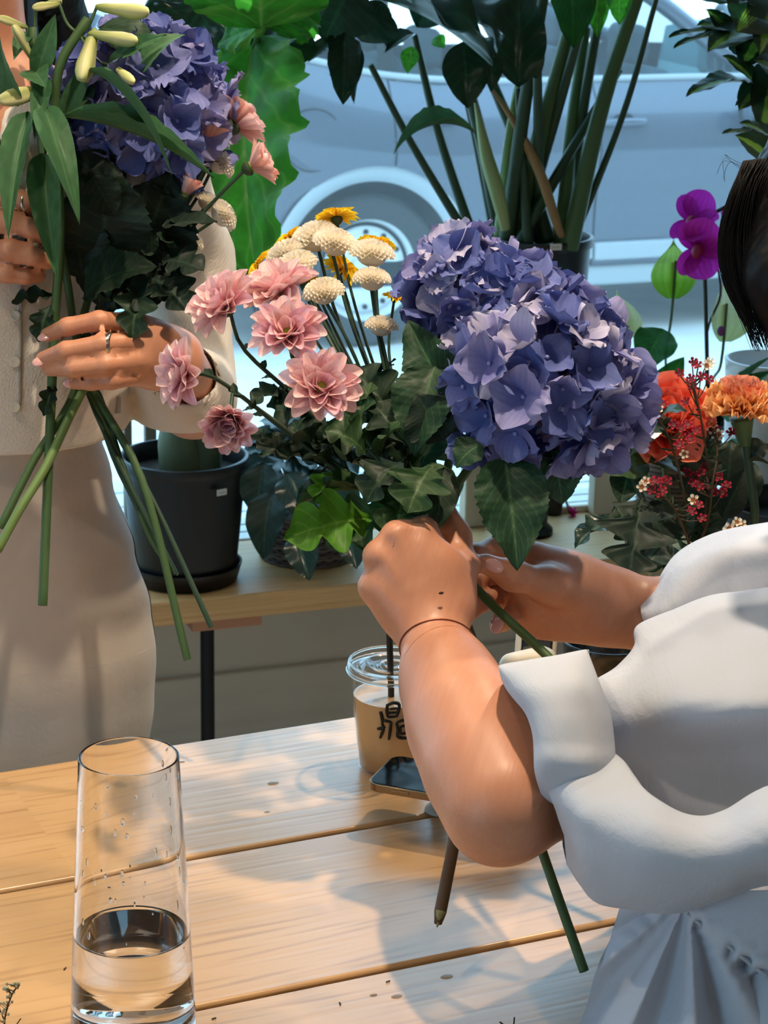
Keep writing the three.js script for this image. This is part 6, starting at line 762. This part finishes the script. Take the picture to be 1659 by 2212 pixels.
for (const [px, py, R, lab, flower] of [[1193, 1178, 0.019, 'small black pot holding a cactus with one pink flower', true], [1085, 1182, 0.022, 'small dark pot with trailing green leaves beside the cream post', false]]) {
  const b = benchAt(px, WALLZ + 0.14); const t = thing('small_pot_plant', lab, 'potted plant', b), r = rng(px), top = b.clone().add(V(0, 0.05, 0));
  part('pot_wall', lathe([[0, 0], [R * 0.8, 0], [R, 0.045], [R * 1.08, 0.046], [R * 1.08, 0.055], [R * 0.95, 0.055], [R * 0.9, 0.04], [0, 0.04]], 36), flower ? blackPlastic : std('#3a2a24', 0.7), t);
  for (let i = 0; i < 16; i++) { const a = r() * 6.28, e = top.clone().add(V(Math.cos(a) * 0.045, 0.02 + 0.05 * r(), Math.sin(a) * 0.03)); between('leaf', G.oval[i % 2], i % 2 ? M.mumLeafDark : M.lilyLeaf, t, top.clone().add(V(Math.cos(a) * 0.008, -0.005, Math.sin(a) * 0.008)), e, V(0, 1, 0.5), 0.017); }
  if (flower) { const q = P(1226, 1106, b.clone().sub(camera.position).dot(BACK.clone().negate())).add(V(0, 0, 0.01)), m = petalMat('#c2186a', '#e0489a', '#a00f58', 3, 0.3); wpart('flower_stalk', tube([top, top.clone().lerp(q, 0.6).add(V(0, 0.012, 0)), q], 0.002, 8, 6), M.stem, t); for (let i = 0; i < 14; i++) petal(t, PG.daisy[i % 2], m, q.clone().sub(b), rel(0.8, 0.1, 0.5), 0.5 + 0.9 * (i % 3) / 2, i * 2.4, 0.001, 0.018, 0.0055); }
}
{ // vase of orange flowers on the table behind the white sleeve
  const c = P(1478, 1205, 2.42), t = thing('flower_vase', 'clear glass vase holding the orange flowers, mostly behind the white sleeve', 'vase', V(c.x, TABY, c.z)), h = c.y - TABY;
  part('glass_wall', lathe([[0, 0.001], [0.034, 0.001], [0.036, h * 0.5], [0.0165 + 0.02, h], [0.0345, h], [0.034, h * 0.5], [0.032, 0.008], [0, 0.008]], 48), phy('#eef4f3', 0.03, { transmission: 1, thickness: 0 }), t);
  part('water', lathe([[0, 0.009], [0.0315, 0.009], [0.033, h * 0.55], [0, h * 0.55]], 40), phy('#eef6f4', 0.02, { transmission: 1, thickness: 0, ior: 1.33 }), t);
  const foot = (k) => V(c.x + 0.018 * Math.cos(k), TABY + 0.02, c.z + 0.018 * Math.sin(k)), neck = (k) => c.clone().add(V(0.02 * Math.cos(k * 1.7), -0.005, 0.02 * Math.sin(k * 1.7)));
  // rose: broad outer petals opening round a tight heart
  const rose = thing('orange_rose', 'coral orange rose, wide open, beside the blue hydrangea', 'flower', P(1432, 920, 2.36)), RN = rel(-0.1, 0.45, 0.85);
  for (const [n, th, L, w, r0] of [[7, 1.35, 0.05, 0.055, 0.008], [7, 1.05, 0.047, 0.05, 0.007], [6, 0.7, 0.042, 0.044, 0.006], [6, 0.35, 0.036, 0.034, 0.004], [4, 0.12, 0.03, 0.024, 0.002]]) for (let i = 0; i < n; i++) petal(rose, PG.rose[i % 2], PM.coral, V(0, 0, 0), RN, th, (i + th * 3) / n * 6.283, r0, L, w);
  wpart('stem', tube([P(1435, 940, 2.38), P(1445, 1080, 2.4), neck(0), foot(3)], 0.0032, 24, 8), M.stem, rose); wpart('calyx', new THREE.SphereGeometry(0.012, 14, 10).translate(...P(1433, 928, 2.375).toArray()), M.calyx, rose);
  leaves(rose, [[1440, 900, 2.33, 1360, 985, 2.3, 0.028, G.strap[1], M.calLeaf, [0, 0.7, 0.6]], [1420, 905, 2.32, 1485, 890, 2.3, 0.024, G.oval[1], M.calLeaf, [0, 0.8, 0.5]], [1400, 1000, 2.36, 1300, 1020, 2.34, 0.045, G.oval[0], M.mumLeaf, [0, 0.6, 0.8]], [1460, 1020, 2.36, 1400, 1000, 2.32, 0.04, G.oval[1], M.hydLeaf, [0, 0.6, 0.8]], [1470, 1060, 2.38, 1560, 1000, 2.38, 0.05, G.oval[0], M.darkLeaf, [0, 0.5, 0.8]], [1360, 1010, 2.36, 1340, 1090, 2.34, 0.035, G.oval[0], M.mumLeafDark, [0, 0.4, 1]], [1480, 1160, 2.4, 1560, 1060, 2.42, 0.05, G.oval[1], M.darkLeaf, [0.2, 0.4, 0.9]], [1400, 1150, 2.38, 1480, 1100, 2.4, 0.05, G.oval[0], M.darkLeaf, [0.1, 0.4, 0.9]], [1450, 1180, 2.38, 1400, 1225, 2.34, 0.05, G.oval[0], M.calLeaf, [0, 0.5, 0.9]], [1480, 1150, 2.36, 1500, 1070, 2.34, 0.022, G.strap[0], M.calLeaf, [-0.3, 0.4, 0.9]]]);
  const pinkish = thing('salmon_flower', 'salmon pink flower showing between the blue hydrangea and the coral rose', 'flower', P(1360, 925, 2.42)); for (let i = 0; i < 40; i++) petal(pinkish, PG.rose[i % 2], PM.salmon, V(0, 0, 0), rel(-0.3, 0.3, 0.9), 0.15 + i * 0.033, i * 2.4, 0.003, 0.024, 0.012); wpart('stem', tube([P(1362, 935, 2.43), P(1420, 1080, 2.42), neck(1), foot(1)], 0.0025, 20, 7), M.stem, pinkish);
  // carnation
  const carn = thing('orange_carnation', 'ruffled pale orange carnation at the right edge behind the sleeve', 'flower', P(1602, 888, 2.34)), CN = rel(0.0, 0.92, 0.4);
  for (const [n, th, L, r0] of [[14, 1.5, 0.038, 0.002], [13, 1.25, 0.037, 0.003], [12, 0.98, 0.036, 0.003], [10, 0.7, 0.035, 0.003], [8, 0.42, 0.034, 0.003], [5, 0.18, 0.033, 0.002]]) for (let i = 0; i < n; i++) petal(carn, PG.ruffle[i % 3], th < 0.8 ? PM.orangePink : PM.orange, V(0, 0, 0), CN, th + 0.1 * Math.sin(i * 5), (i + th) / n * 6.283, r0, L * 1.12 * (0.95 + 0.1 * Math.sin(i * 3)), 0.034, 'petal', 0.3 * Math.sin(i * 7));
  wpart('calyx', tube([P(1602, 900, 2.345), P(1606, 938, 2.35), P(1610, 965, 2.35)], (q) => 0.013 - 0.007 * q, 8, 12), M.stem, carn); wpart('stem', tube([P(1610, 955, 2.35), P(1622, 1040, 2.36), P(1628, 1130, 2.37), P(1560, 1260, 2.4), foot(5)], 0.0048, 30, 9), M.stemDark, carn);
  leaves(carn, [[1612, 1000, 2.36, 1670, 1010, 2.34, 0.014, G.strap[1], M.darkLeaf, [0, 1, 0.4]], [1615, 980, 2.36, 1660, 960, 2.36, 0.03, G.oval[0], M.darkLeaf, [0, 0.6, 0.7]], [1560, 1120, 2.38, 1610, 1010, 2.4, 0.03, G.strap[0], M.darkLeaf, [0.2, 0.3, 1]], [1570, 1060, 2.4, 1580, 950, 2.42, 0.05, G.oval[0], M.darkLeaf, [0, 0.2, 1]], [1600, 1100, 2.42, 1630, 1000, 2.44, 0.03, G.oval[1], M.darkLeaf, [0, 0.2, 1]]]);
  // chrysanthemum stem with the large lobed leaf
  const st = thing('chrysanthemum_stem', 'dark leaf stem with one deeply lobed oak-shaped leaf hanging by the far forearm', 'stem', P(1400, 1090, 2.33));
  wpart('bark', tube([P(1335, 960, 2.36), P(1375, 1050, 2.34), P(1420, 1140, 2.33), P(1450, 1200, 2.36), neck(2), foot(2)], 0.0035, 30, 9), M.stemDark, st);
  leaves(st, [[1385, 1075, 2.3, 1358, 1250, 2.26, 0.085, oak, M.darkLeaf, [0, 0.4, 1]], [1340, 1130, 2.32, 1242, 1185, 2.3, 0.034, G.mum[2], M.calLeaf, [0, 0.8, 0.5]], [1440, 1160, 2.31, 1380, 1225, 2.29, 0.04, G.oval[0], M.calLeaf, [0.2, 0.4, 0.9]], [1330, 1090, 2.34, 1370, 1170, 2.33, 0.05, G.mum[0], M.mumLeafDark, [0, 0.4, 1]], [1430, 1190, 2.33, 1360, 1230, 2.32, 0.035, G.oval[0], M.hydLeaf, [0, 0.4, 1]]]);
  // wax flower sprigs: tiny five-petalled flowers on thin twigs
  const wp = petalGeom({ nu: 4, nv: 4, w: (v) => Math.pow(Math.sin(Math.PI * clamp(0.1 + 0.74 * v)), 0.6), cup: 0.3, curl: 0.15 }), bloomGeo = () => { const L = []; for (let i = 0; i < 5; i++) { const a = i / 5 * 6.283, m = basis(V(Math.cos(a), 0.25, Math.sin(a)).normalize(), V(0, 1, 0)); m.scale(V(0.62, 0.62, 0.62)); m.setPosition(V(Math.cos(a) * 0.36, 0.05, Math.sin(a) * 0.36)); L.push(wp.clone().applyMatrix4(m)); } return merge(L); }, wg = bloomGeo(), cup = lathe([[0.16, -0.02], [0.36, 0.02], [0.4, 0.1], [0.34, 0.14], [0.28, 0.05], [0, 0.04]], 14), cone = lathe([[0, -0.5], [0.12, -0.45], [0.3, -0.1], [0.34, 0.02]], 10);
  const cupM = std('#5f1a24', 0.7), heart = std('#7a4a2a', 0.8), needle = leafGeom({ nu: 2, nv: 5, w: (v) => Math.pow(Math.sin(Math.PI * Math.pow(v, 0.8)), 0.5), fold: 0.1, bend: 0.2 });
  const sprig = (label, pts, fl, seed) => {
    const w = via(...pts), s = thing('wax_flower_sprig', label, 'flower', w[0]), r = rng(seed), cv = new THREE.CatmullRomCurve3(w); wpart('twig', tube(w, (q) => 0.0017 - 0.0007 * q, 30, 6), M.twig, s);
    for (const [x, y, dd, col, nx = 0, ny = 0.4] of fl) { const c0 = P(x, y, w[w.length - 1].clone().sub(camera.position).dot(BACK) * -1 + dd), g = new THREE.Group(); g.name = 'bloom'; g.position.copy(c0).sub(s.position); s.add(g); const N = rel(nx + (r() - 0.5) * 0.7, ny + (r() - 0.5) * 0.5, 0.8), R = 0.0062 * (0.9 + 0.2 * r());
      setPose(part('petals', wg, col ? PM.waxWhite : PM.red, g), V(0, 0, 0), N.clone().normalize(), UPV, R); setPose(part('flower_cup', merge2cup(cup, cone), col ? heart : cupM, g), V(0, 0, 0), N.clone().normalize(), UPV, R);
      let best = 0, bd = 9; for (let k = 0; k <= 20; k++) { const q = cv.getPointAt(k / 20), e = q.distanceTo(c0) + (q.y > c0.y ? 0.03 : 0); if (e < bd) { bd = e; best = k / 20; } } const a = cv.getPointAt(Math.max(0, best - 0.06)); wpart('flower_stalk', tube([a, a.clone().lerp(c0, 0.5).add(V(0, -0.003, 0)), c0.clone().addScaledVector(N.normalize(), -R * 0.4)], 0.0007, 6, 4), M.twig, s); }
    for (let i = 0; i < 34; i++) { const q = cv.getPointAt(0.1 + 0.88 * r()), e = q.clone().add(rel((r() - 0.5) * 0.03, 0.012 * r(), (r() - 0.5) * 0.02)); between('needle_leaf', needle, M.mumLeafDark, s, q, e, BACK, 0.0022); }
  };
  const R = 0, W = 1;
  sprig('tall wax flower sprig with dark red blossoms above the coral rose', [[1505, 1215, 2.42], [1530, 1040, 2.36], [1520, 940, 2.32], [1505, 860, 2.3], [1490, 810, 2.3]], [[1497, 783, 0, R], [1507, 790, 0.01, R], [1468, 807, 0, R], [1492, 818, -0.01, R], [1515, 815, -0.005, R], [1530, 820, 0.01, R], [1496, 836, 0, R], [1486, 828, 0.01, R], [1526, 790, -0.005, W], [1533, 784, 0.01, W], [1482, 869, 0, R, -0.4]], 3);
  sprig('wax flower sprig with white blossoms in front of the coral rose', [[1490, 1215, 2.42], [1480, 1080, 2.34], [1450, 960, 2.3], [1420, 900, 2.27], [1400, 880, 2.27]], [[1394, 872, 0, W], [1402, 866, 0.01, W], [1423, 886, 0, W], [1388, 876, 0.01, W], [1432, 874, 0.01, R], [1470, 925, 0, R], [1485, 918, 0.01, R], [1455, 918, 0.01, R], [1492, 950, 0, R], [1505, 930, 0, R], [1467, 962, -0.01, R], [1490, 940, 0.01, R], [1478, 980, 0, W, 0, -0.3]], 4);
  sprig('wax flower sprig with red blossoms below the orange carnation', [[1495, 1215, 2.42], [1530, 1120, 2.36], [1540, 1040, 2.33], [1550, 980, 2.33], [1545, 930, 2.34]], [[1540, 918, 0, W], [1553, 938, 0, W], [1546, 930, 0.01, R], [1580, 935, 0, R], [1535, 928, 0.01, W], [1548, 948, 0, W], [1495, 1045, 0, R], [1515, 1022, 0, R], [1552, 1030, -0.01, R], [1530, 1050, 0, R], [1500, 1030, 0.01, R], [1540, 1062, 0, R], [1570, 1050, 0, R], [1522, 1010, 0.01, R], [1510, 1050, -0.01, R], [1482, 1022, 0.01, R], [1560, 1065, 0.01, R]], 5);
  sprig('low wax flower sprig with red and white blossoms over the lobed leaf', [[1500, 1215, 2.4], [1480, 1150, 2.34], [1450, 1090, 2.3], [1420, 1060, 2.28], [1400, 1045, 2.28]], [[1386, 1052, 0, W], [1395, 1040, 0.01, W], [1415, 1040, 0, R], [1432, 1042, 0.01, R], [1408, 1058, 0, R], [1430, 1060, -0.01, R], [1440, 1040, 0.01, R], [1420, 1065, 0, R], [1508, 1092, 0, R], [1493, 1106, 0, R], [1517, 1120, 0, R], [1498, 1080, 0.01, W]], 6);
  sprig('short wax flower sprig with cream blossoms just above the white sleeve', [[1510, 1215, 2.4], [1560, 1170, 2.34], [1590, 1140, 2.3]], [[1575, 1142, 0, W], [1592, 1128, 0, W], [1586, 1140, 0.01, W], [1602, 1132, 0.01, W]], 7);
}
// ---------------------------------------------------------------- things on the table
const cream2 = std("#cfc6b2", 0.45);
const onT = (px, py) => onY(px, py, TABY);
{ // the tall glass vase, half full
  const b = onT(281, 2226); b.z += 0.012; const t = thing('glass_vase', 'tall tapering clear glass vase half full of water at the front left', 'vase', V(b.x, TABY, b.z));
  const dTop = onZ(275, 1635, b.z), h = dTop.y - TABY, s = dTop.clone().sub(camera.position).dot(BACK) * -1 / FOCAL, rT = 109 * s, rB = rT * 1.31;
  const ww = onZ(282, 2015, b.z), hw = ww.y - TABY, R = (y) => lerp(rB, rT, clamp(y / h)), th = 0.0022, bt = 0.012;
  const prof = (o) => [0, 0.15, 0.3, 0.5, 0.7, 0.85, 1].map((k) => [R(k * h) - o, k * h]);
  const outer = prof(0), inner = prof(th).map(([r, y]) => [r, Math.max(y, bt)]);
  part('glass_wall', lathe([[0, 0.0008], [rB - 0.004, 0.0008], [rB - 0.0006, 0.004], ...outer.slice(1), [rT - th * 0.3, h + 0.0007], [rT - th * 0.7, h + 0.0007], ...inner.reverse(), [0, bt]], 120), phy('#ffffff', 0.0, { transmission: 1, thickness: 0.003, ior: 1.5, attenuationColor: new THREE.Color(0.8, 0.93, 0.9), attenuationDistance: 0.12 }), t);
  const wl = []; for (let k = 0; k <= 10; k++) { const y = lerp(bt + 0.0005, hw, k / 10); wl.push([R(y) - th + 0.0003, y]); }
  part('water', lathe([[0, bt - 0.0004], [R(bt) - th + 0.0003, bt - 0.0004], ...wl, [R(hw) - th + 0.0003, hw + 0.0018], [R(hw) - th - 0.0012, hw + 0.0006], [R(hw) - th - 0.004, hw], [0, hw]], 96), phy('#ffffff', 0.0, { transmission: 1, thickness: 0.05, ior: 1.33 }), t);
  const r = rng(19), drops = [], bits = []; for (let i = 0; i < 46; i++) { const a = -2.4 + 4.8 * r() + Math.PI / 2, y = lerp(hw + 0.01, h * 0.97, r()), rr = R(y) - th - 0.0004, w = 0.0006 + 0.001 * r(); drops.push(new THREE.SphereGeometry(1, 8, 6).scale(w, w * (1.5 + 2 * r()), w * 0.6).rotateY(-a + Math.PI / 2).translate(Math.cos(a) * rr, y, Math.sin(a) * rr)); }
  const dm = part('water_drops', merge(drops), phy('#ffffff', 0.02, { transmission: 1, thickness: 0.002, ior: 1.33 }), t); dm.userData.kind = 'stuff';
  for (const [px, py] of [[245, 1928], [308, 1918], [262, 1965]]) { const q = onZ(px, py, b.z + 0.04); bits.push(new THREE.SphereGeometry(1, 6, 5).scale(0.0006, 0.0014, 0.0006).rotateZ(px).translate(q.x - b.x, q.y - TABY, 0.0)); } for (const k of [0.7, 2.4, 4.0]) bits.push(new THREE.SphereGeometry(1, 6, 5).scale(0.0022, 0.0005, 0.0005).rotateY(k).translate(Math.cos(k) * rT * 0.7, hw + 0.0006, Math.sin(k) * rT * 0.7)); const bm = part('floating_bits', merge(bits), std('#2b2a1e', 0.8), t); bm.userData.kind = 'stuff';
}
{ // iced drink in a clear cup
  const b = onT(858, 1672); b.z -= 0.02; const t = thing('drink_cup', 'clear plastic cup of milky iced coffee with black brush writing', 'cup', V(b.x, TABY, b.z)), top = onZ(845, 1437, b.z), h = top.y - TABY, s = top.clone().sub(camera.position).dot(BACK) * -1 / FOCAL, rT = 97 * s, rB = rT * 0.74;
  const clear = phy('#ffffff', 0.04, { transmission: 1, thickness: 0, ior: 1.45 }), R = (y) => lerp(rB, rT * 0.95, y / h), hd = h * 0.72;
  part('cup_wall', lathe([[0, 0.002], [rB * 0.9, 0.002], [rB, 0.004], [R(h * 0.25), h * 0.25], [R(h * 0.25) + 0.0006, h * 0.26], [R(h * 0.26), h * 0.27], [R(h * 0.6), h * 0.6], [R(h) * 1.0, h]], 80), clear, t);
  part('drink', lathe([[0, 0.004], [rB * 0.94, 0.0045], [R(h * 0.3) - 0.0012, h * 0.3], [R(hd) - 0.0012, hd], [R(hd) - 0.003, hd - 0.0004], [0, hd - 0.0006]], 64), phy('#cfa876', 0.25, { clearcoat: 0.4 }), t);
  const lid = phy('#ffffff', 0.06, { transmission: 1, thickness: 0, ior: 1.5 });
  part('lid', lathe([[rT * 0.95, h - 0.008], [rT * 1.0, h - 0.007], [rT * 1.02, h - 0.002], [rT, h + 0.003], [rT * 0.96, h + 0.0045], [rT * 0.92, h + 0.001], [rT * 0.88, h - 0.002], [rT * 0.7, h - 0.001], [rT * 0.62, h + 0.003], [rT * 0.55, h + 0.003], [rT * 0.5, h - 0.001], [rT * 0.3, h - 0.001], [rT * 0.27, h + 0.002], [rT * 0.2, h + 0.002], [rT * 0.17, h - 0.001], [0.004, h - 0.001]], 80), lid, t);
  part('lid_rim', merge([new THREE.TorusGeometry(rT * 1.0, 0.0019, 10, 80).rotateX(Math.PI / 2).translate(0, h - 0.0045, 0), new THREE.TorusGeometry(rT * 0.96, 0.0014, 8, 80).rotateX(Math.PI / 2).translate(0, h + 0.004, 0)]), phy('#e6edee', 0.05, { transmission: 0.85, thickness: 0.003, ior: 1.45 }), t);
  // brush strokes on the wall, read off as picture points
  const front = (px, py) => { const q = P(px, py, 1).sub(camera.position).normalize(); let lo = 1.8; for (let i = 0; i < 1600; i++) { const p = camera.position.clone().addScaledVector(q, lo), y = clamp(p.y - TABY, 0, h); if (Math.hypot(p.x - b.x, p.z - b.z) < R(y) + 0.0004) return p; lo += 0.001; } return P(px, py, 2.3); };
  const Zx = (x) => 700 + x / 3.19, Zy = (y) => 1340 + y / 3.19, ink = std('#0b0b0c', 0.5), SK = [];
  for (const [w, ...pts] of [[12, [436, 578], [433, 630], [440, 668]], [12, [436, 585], [480, 568], [516, 578], [514, 620], [498, 668]], [9, [452, 612], [505, 604]], [9, [446, 640], [498, 636]], [10, [442, 668], [496, 664]], [12, [388, 630], [398, 668], [402, 705]], [11, [402, 690], [428, 694], [462, 702]], [12, [462, 702], [456, 760], [446, 822]], [11, [368, 748], [396, 744], [420, 736]], [11, [400, 706], [408, 750], [386, 812]], [12, [500, 708], [510, 760], [508, 800], [545, 812], [596, 806]], [10, [500, 706], [545, 690], [592, 684], [625, 690]], [9, [524, 736], [560, 728], [566, 772]], [9, [528, 742], [530, 780], [574, 776]], [11, [560, 630], [575, 610], [620, 600]], [10, [556, 640], [556, 668], [620, 664]]]) { const L = pts.map(([x, y]) => front(Zx(x), Zy(y)).sub(t.position)); SK.push(tube(L, (q) => w * 0.92 / 3.19 * 2.3 / FOCAL * (0.75 + 0.4 * Math.sin(q * 2.6 + 0.4)), 16, 6)); }
  part('brush_writing', merge(SK), ink, t);
  part('red_seal', tube([[572, 702], [590, 708], [602, 704]].map(([x, y]) => front(Zx(x), Zy(y)).sub(t.position)), 0.003, 6, 6), std('#b3202a', 0.6), t);
  const sw = thing('straw', 'black drinking straw standing in the iced coffee', 'straw', V(b.x, TABY + hd - 0.03, b.z)); const st = onZ(840, 1340, b.z + 0.005), sb = onZ(845, 1500, b.z + 0.005); wpart('straw_tube', tube([V(sb.x, TABY + hd - 0.025, sb.z), sb, st, st.clone().add(st.clone().sub(sb).multiplyScalar(0.12))], 0.0033, 10, 14), blackPlastic, sw);
}
{ // phone lying on the arm of a charging stand, with earphone case and watch
  const y = 0.80, A = onY(790, 1690, y), B = onY(940, 1716, y), C = onY(850, 1625, y), u = B.clone().sub(A).normalize(), v = V(0, 1, 0).cross(u).normalize(), L = 0.1467, W = Math.min(0.074, Math.abs(C.clone().sub(A).dot(v)) || 0.0715);
  const t = thing('phone', 'gold-edged phone lying flat with a dark screen in front of the cup', 'phone', A.clone().addScaledVector(u, L / 2).addScaledVector(v, W / 2)); t.rotation.y = Math.atan2(-u.z, u.x);
  const slab = (w, d, r, h, y0, bev) => { const sh = new THREE.Shape(), x = w / 2, z = d / 2; sh.moveTo(-x + r, -z); sh.lineTo(x - r, -z); sh.absarc(x - r, -z + r, r, -Math.PI / 2, 0); sh.lineTo(x, z - r); sh.absarc(x - r, z - r, r, 0, Math.PI / 2); sh.lineTo(-x + r, z); sh.absarc(-x + r, z - r, r, Math.PI / 2, Math.PI); sh.lineTo(-x, -z + r); sh.absarc(-x + r, -z + r, r, Math.PI, Math.PI * 1.5); return new THREE.ExtrudeGeometry(sh, { depth: h, bevelEnabled: bev > 0, bevelThickness: bev, bevelSize: bev, bevelSegments: 3, curveSegments: 12 }).rotateX(-Math.PI / 2).translate(0, y0, 0); };
  part('phone_frame', slab(L - 0.001, W - 0.001, 0.012, 0.0065, -0.0075, 0.0006), std('#8a6f4e', 0.28, { metalness: 0.9 }), t); part('screen', slab(L - 0.004, W - 0.004, 0.0105, 0.0006, -0.0004, 0), phy('#05070a', 0.1, { specularIntensity: 0.7 }), t); part('side_button', rbox(0.018, 0.0022, 0.0012, 0.0004, -L / 2 + 0.035, -0.004, W / 2 + 0.0005), std('#8a6f4e', 0.3, { metalness: 0.9 }), t); 
  const foot = onT(952, 1752), st = thing('charging_stand', 'cream round-footed charging stand that carries the phone', 'charger', V(foot.x, TABY, foot.z));
  part('foot', lathe([[0, 0], [0.0155, 0], [0.016, 0.002], [0.0145, 0.005], [0.011, 0.006], [0.0105, 0.009], [0.009, 0.0105], [0.0085, 0.04], [0, 0.041]], 40), std('#b9b3a4', 0.5), st); const e = t.position.clone().sub(st.position); part('arm', tube([V(0, 0.035, 0), V(e.x * 0.3, 0.034, e.z * 0.3), V(e.x, 0.036, e.z)], 0.006, 10, 10), std('#b9b3a4', 0.5), st);
  const c = P(1140, 1458, 2.3), ec = thing('earphone_case', 'cream earphone case with a small cyan light behind the cuff', 'case', V(c.x, TABY, c.z)), hh = c.y - TABY; ec.rotation.y = 0.25;
  part('case_shell', rbox(0.064, 0.052, 0.03, 0.013, 0, hh, 0, 5), cream2, ec); part('lid_groove', new THREE.TorusGeometry(0.0215, 0.0012, 8, 40, 3.6).scale(1.15, 0.9, 1).rotateZ(-0.2).translate(0.002, hh - 0.002, 0.0152), std('#6b6354', 0.8), ec); part('status_light', new THREE.SphereGeometry(0.0019, 12, 8).translate(-0.0255, hh + 0.012, 0.0118), std('#20d8e8', 0.4, { emissive: new THREE.Color().setRGB(0.05, 0.8, 0.9), emissiveIntensity: 0.9 }), ec, 'cyan status light');
  part('stand_post', lathe([[0, 0], [0.02, 0], [0.02, 0.004], [0.008, 0.007], [0.008, hh - 0.02], [0, hh - 0.02]], 28), cream2, ec);
  const w = P(1158, 1392, 2.34), sw = thing('smart_watch', 'square watch with black screen and cream rim above the earphone case', 'watch', w); const wb = part('watch_case', rbox(0.043, 0.05, 0.011, 0.0052, 0, 0, 0, 4), cream2, sw); const sc = part('screen', rbox(0.036, 0.043, 0.0125, 0.004, 0, 0, 0, 4), phy('#06080c', 0.1, { clearcoat: 1, clearcoatRoughness: 0.04 }), sw); for (const m of [wb, sc]) m.rotation.set(-0.35, -0.25, -0.18); part('watch_arm', tube([V(0, -0.01, -0.006), V(-0.002, -0.04, -0.012), V(0, -(w.y - TABY) + 0.004, -0.012)], 0.006, 8, 10), cream2, sw);
}
{ const c = P(1318, 1378, 2.5), t = thing('black_bowl', 'black plastic bowl behind the folded cuff', 'bowl', V(c.x, TABY, c.z)), h = c.y - TABY; part('bowl_wall', lathe([[0, 0], [0.045, 0], [0.052, h * 0.9], [0.054, h], [0.051, h], [0.047, h * 0.4], [0, 0.006]], 56), phy('#0a0d13', 0.25, { clearcoat: 0.6 }), t); }
// crumbs, drops and dried twigs
[[590, 1692, 0.005, 'oval clear water drop on the back plank, left of the phone'], [965, 2110, 0.0048, 'long clear water drop on the front plank, nearest the hanging green stem'], [857, 2153, 0.0042, 'round clear water drop on the front plank, right of a pair'], [807, 2150, 0.003, 'small clear water drop on the front plank, left of a pair'], [393, 1646, 0.0028, 'tiny clear water drop just right of the glass rim'], [577, 1754, 0.0024, 'tiny clear water drop on the back plank near the plank joint']].forEach(([x, y, r, label]) => { const d = onT(x, y), m = thing('water_drop', label, 'water drop', d); part('drop', new THREE.SphereGeometry(1, 16, 8, 0, Math.PI * 2, 0, Math.PI / 2).scale(r * 1.15, r * 0.34, r * 0.7), phy('#ffffff', 0.02, { transmission: 1, thickness: 0.003, ior: 1.33 }), m); });
[[140, 2094, 0.9, 'dark plant crumb left of the glass vase'], [462, 2202, 0.2, 'dark plant crumb at the foot of the picture right of the vase'], [734, 2170, 1.5, 'short upright plant crumb on the front plank'], [838, 2122, 0.3, 'tiny plant crumb beside the front plank joint']].forEach(([x, y, a, label]) => { const m = thing('plant_crumb', label, 'crumb', onT(x, y).add(V(0, 0.0008, 0))); part('bark', tube([V(-0.002, 0, 0), V(0, 0.0004, 0.0004), V(0.002, 0, 0)], 0.0006, 6, 6), M.twig, m); m.rotation.y = a; });
{ const w = [P(12, 2240, 1.78), P(10, 2205, 1.77), P(18, 2170, 1.76), P(32, 2138, 1.75), P(42, 2128, 1.75)], t = thing('dried_sprig', 'dried sprig with tiny pale blossoms at the lower left corner', 'sprig', w[0]), r = rng(4), L = [], F = []; L.push(tube(w, 0.0007, 20, 6)); const cv = new THREE.CatmullRomCurve3(w);
  for (let i = 0; i < 34; i++) { const k = 0.25 + 0.75 * r(), q = cv.getPointAt(k), e = q.clone().add(rel((r() - 0.7) * 0.011, 0.004 * r() + 0.001, (r() - 0.5) * 0.008)); L.push(tube([q, e], 0.0003, 2, 4)); F.push(new THREE.SphereGeometry(1, 6, 5).scale(0.0011, 0.0017, 0.0011).translate(e.x, e.y, e.z)); } L.push(tube([w[1], P(-4, 2170, 1.77), P(-8, 2145, 1.77)], 0.0006, 8, 5), tube([w[0], P(32, 2218, 1.77), P(45, 2200, 1.77)], 0.0005, 8, 5));
  wpart('twig', merge(L), M.twig, t); const b = wpart('blossoms', merge(F), std('#b9b79a', 0.8), t); b.userData.kind = 'stuff'; const f = onT(12, 2240); }
{ const t = thing('dark_twig', 'dark thin twig tips at the bottom edge of the picture', 'twig', onT(1108, 2230)); wpart('twig', merge([tube([onT(1108, 2232), P(1110, 2212, 1.80), P(1111, 2198, 1.79)], 0.0006, 8, 5), tube([onT(1090, 2230), P(1092, 2218, 1.80), P(1080, 2208, 1.79)], 0.0007, 8, 5), tube([onT(1092, 2230), P(1098, 2216, 1.80)], 0.0006, 6, 5)]), std('#12110f', 0.8), t); }
renderer.render(scene, camera);
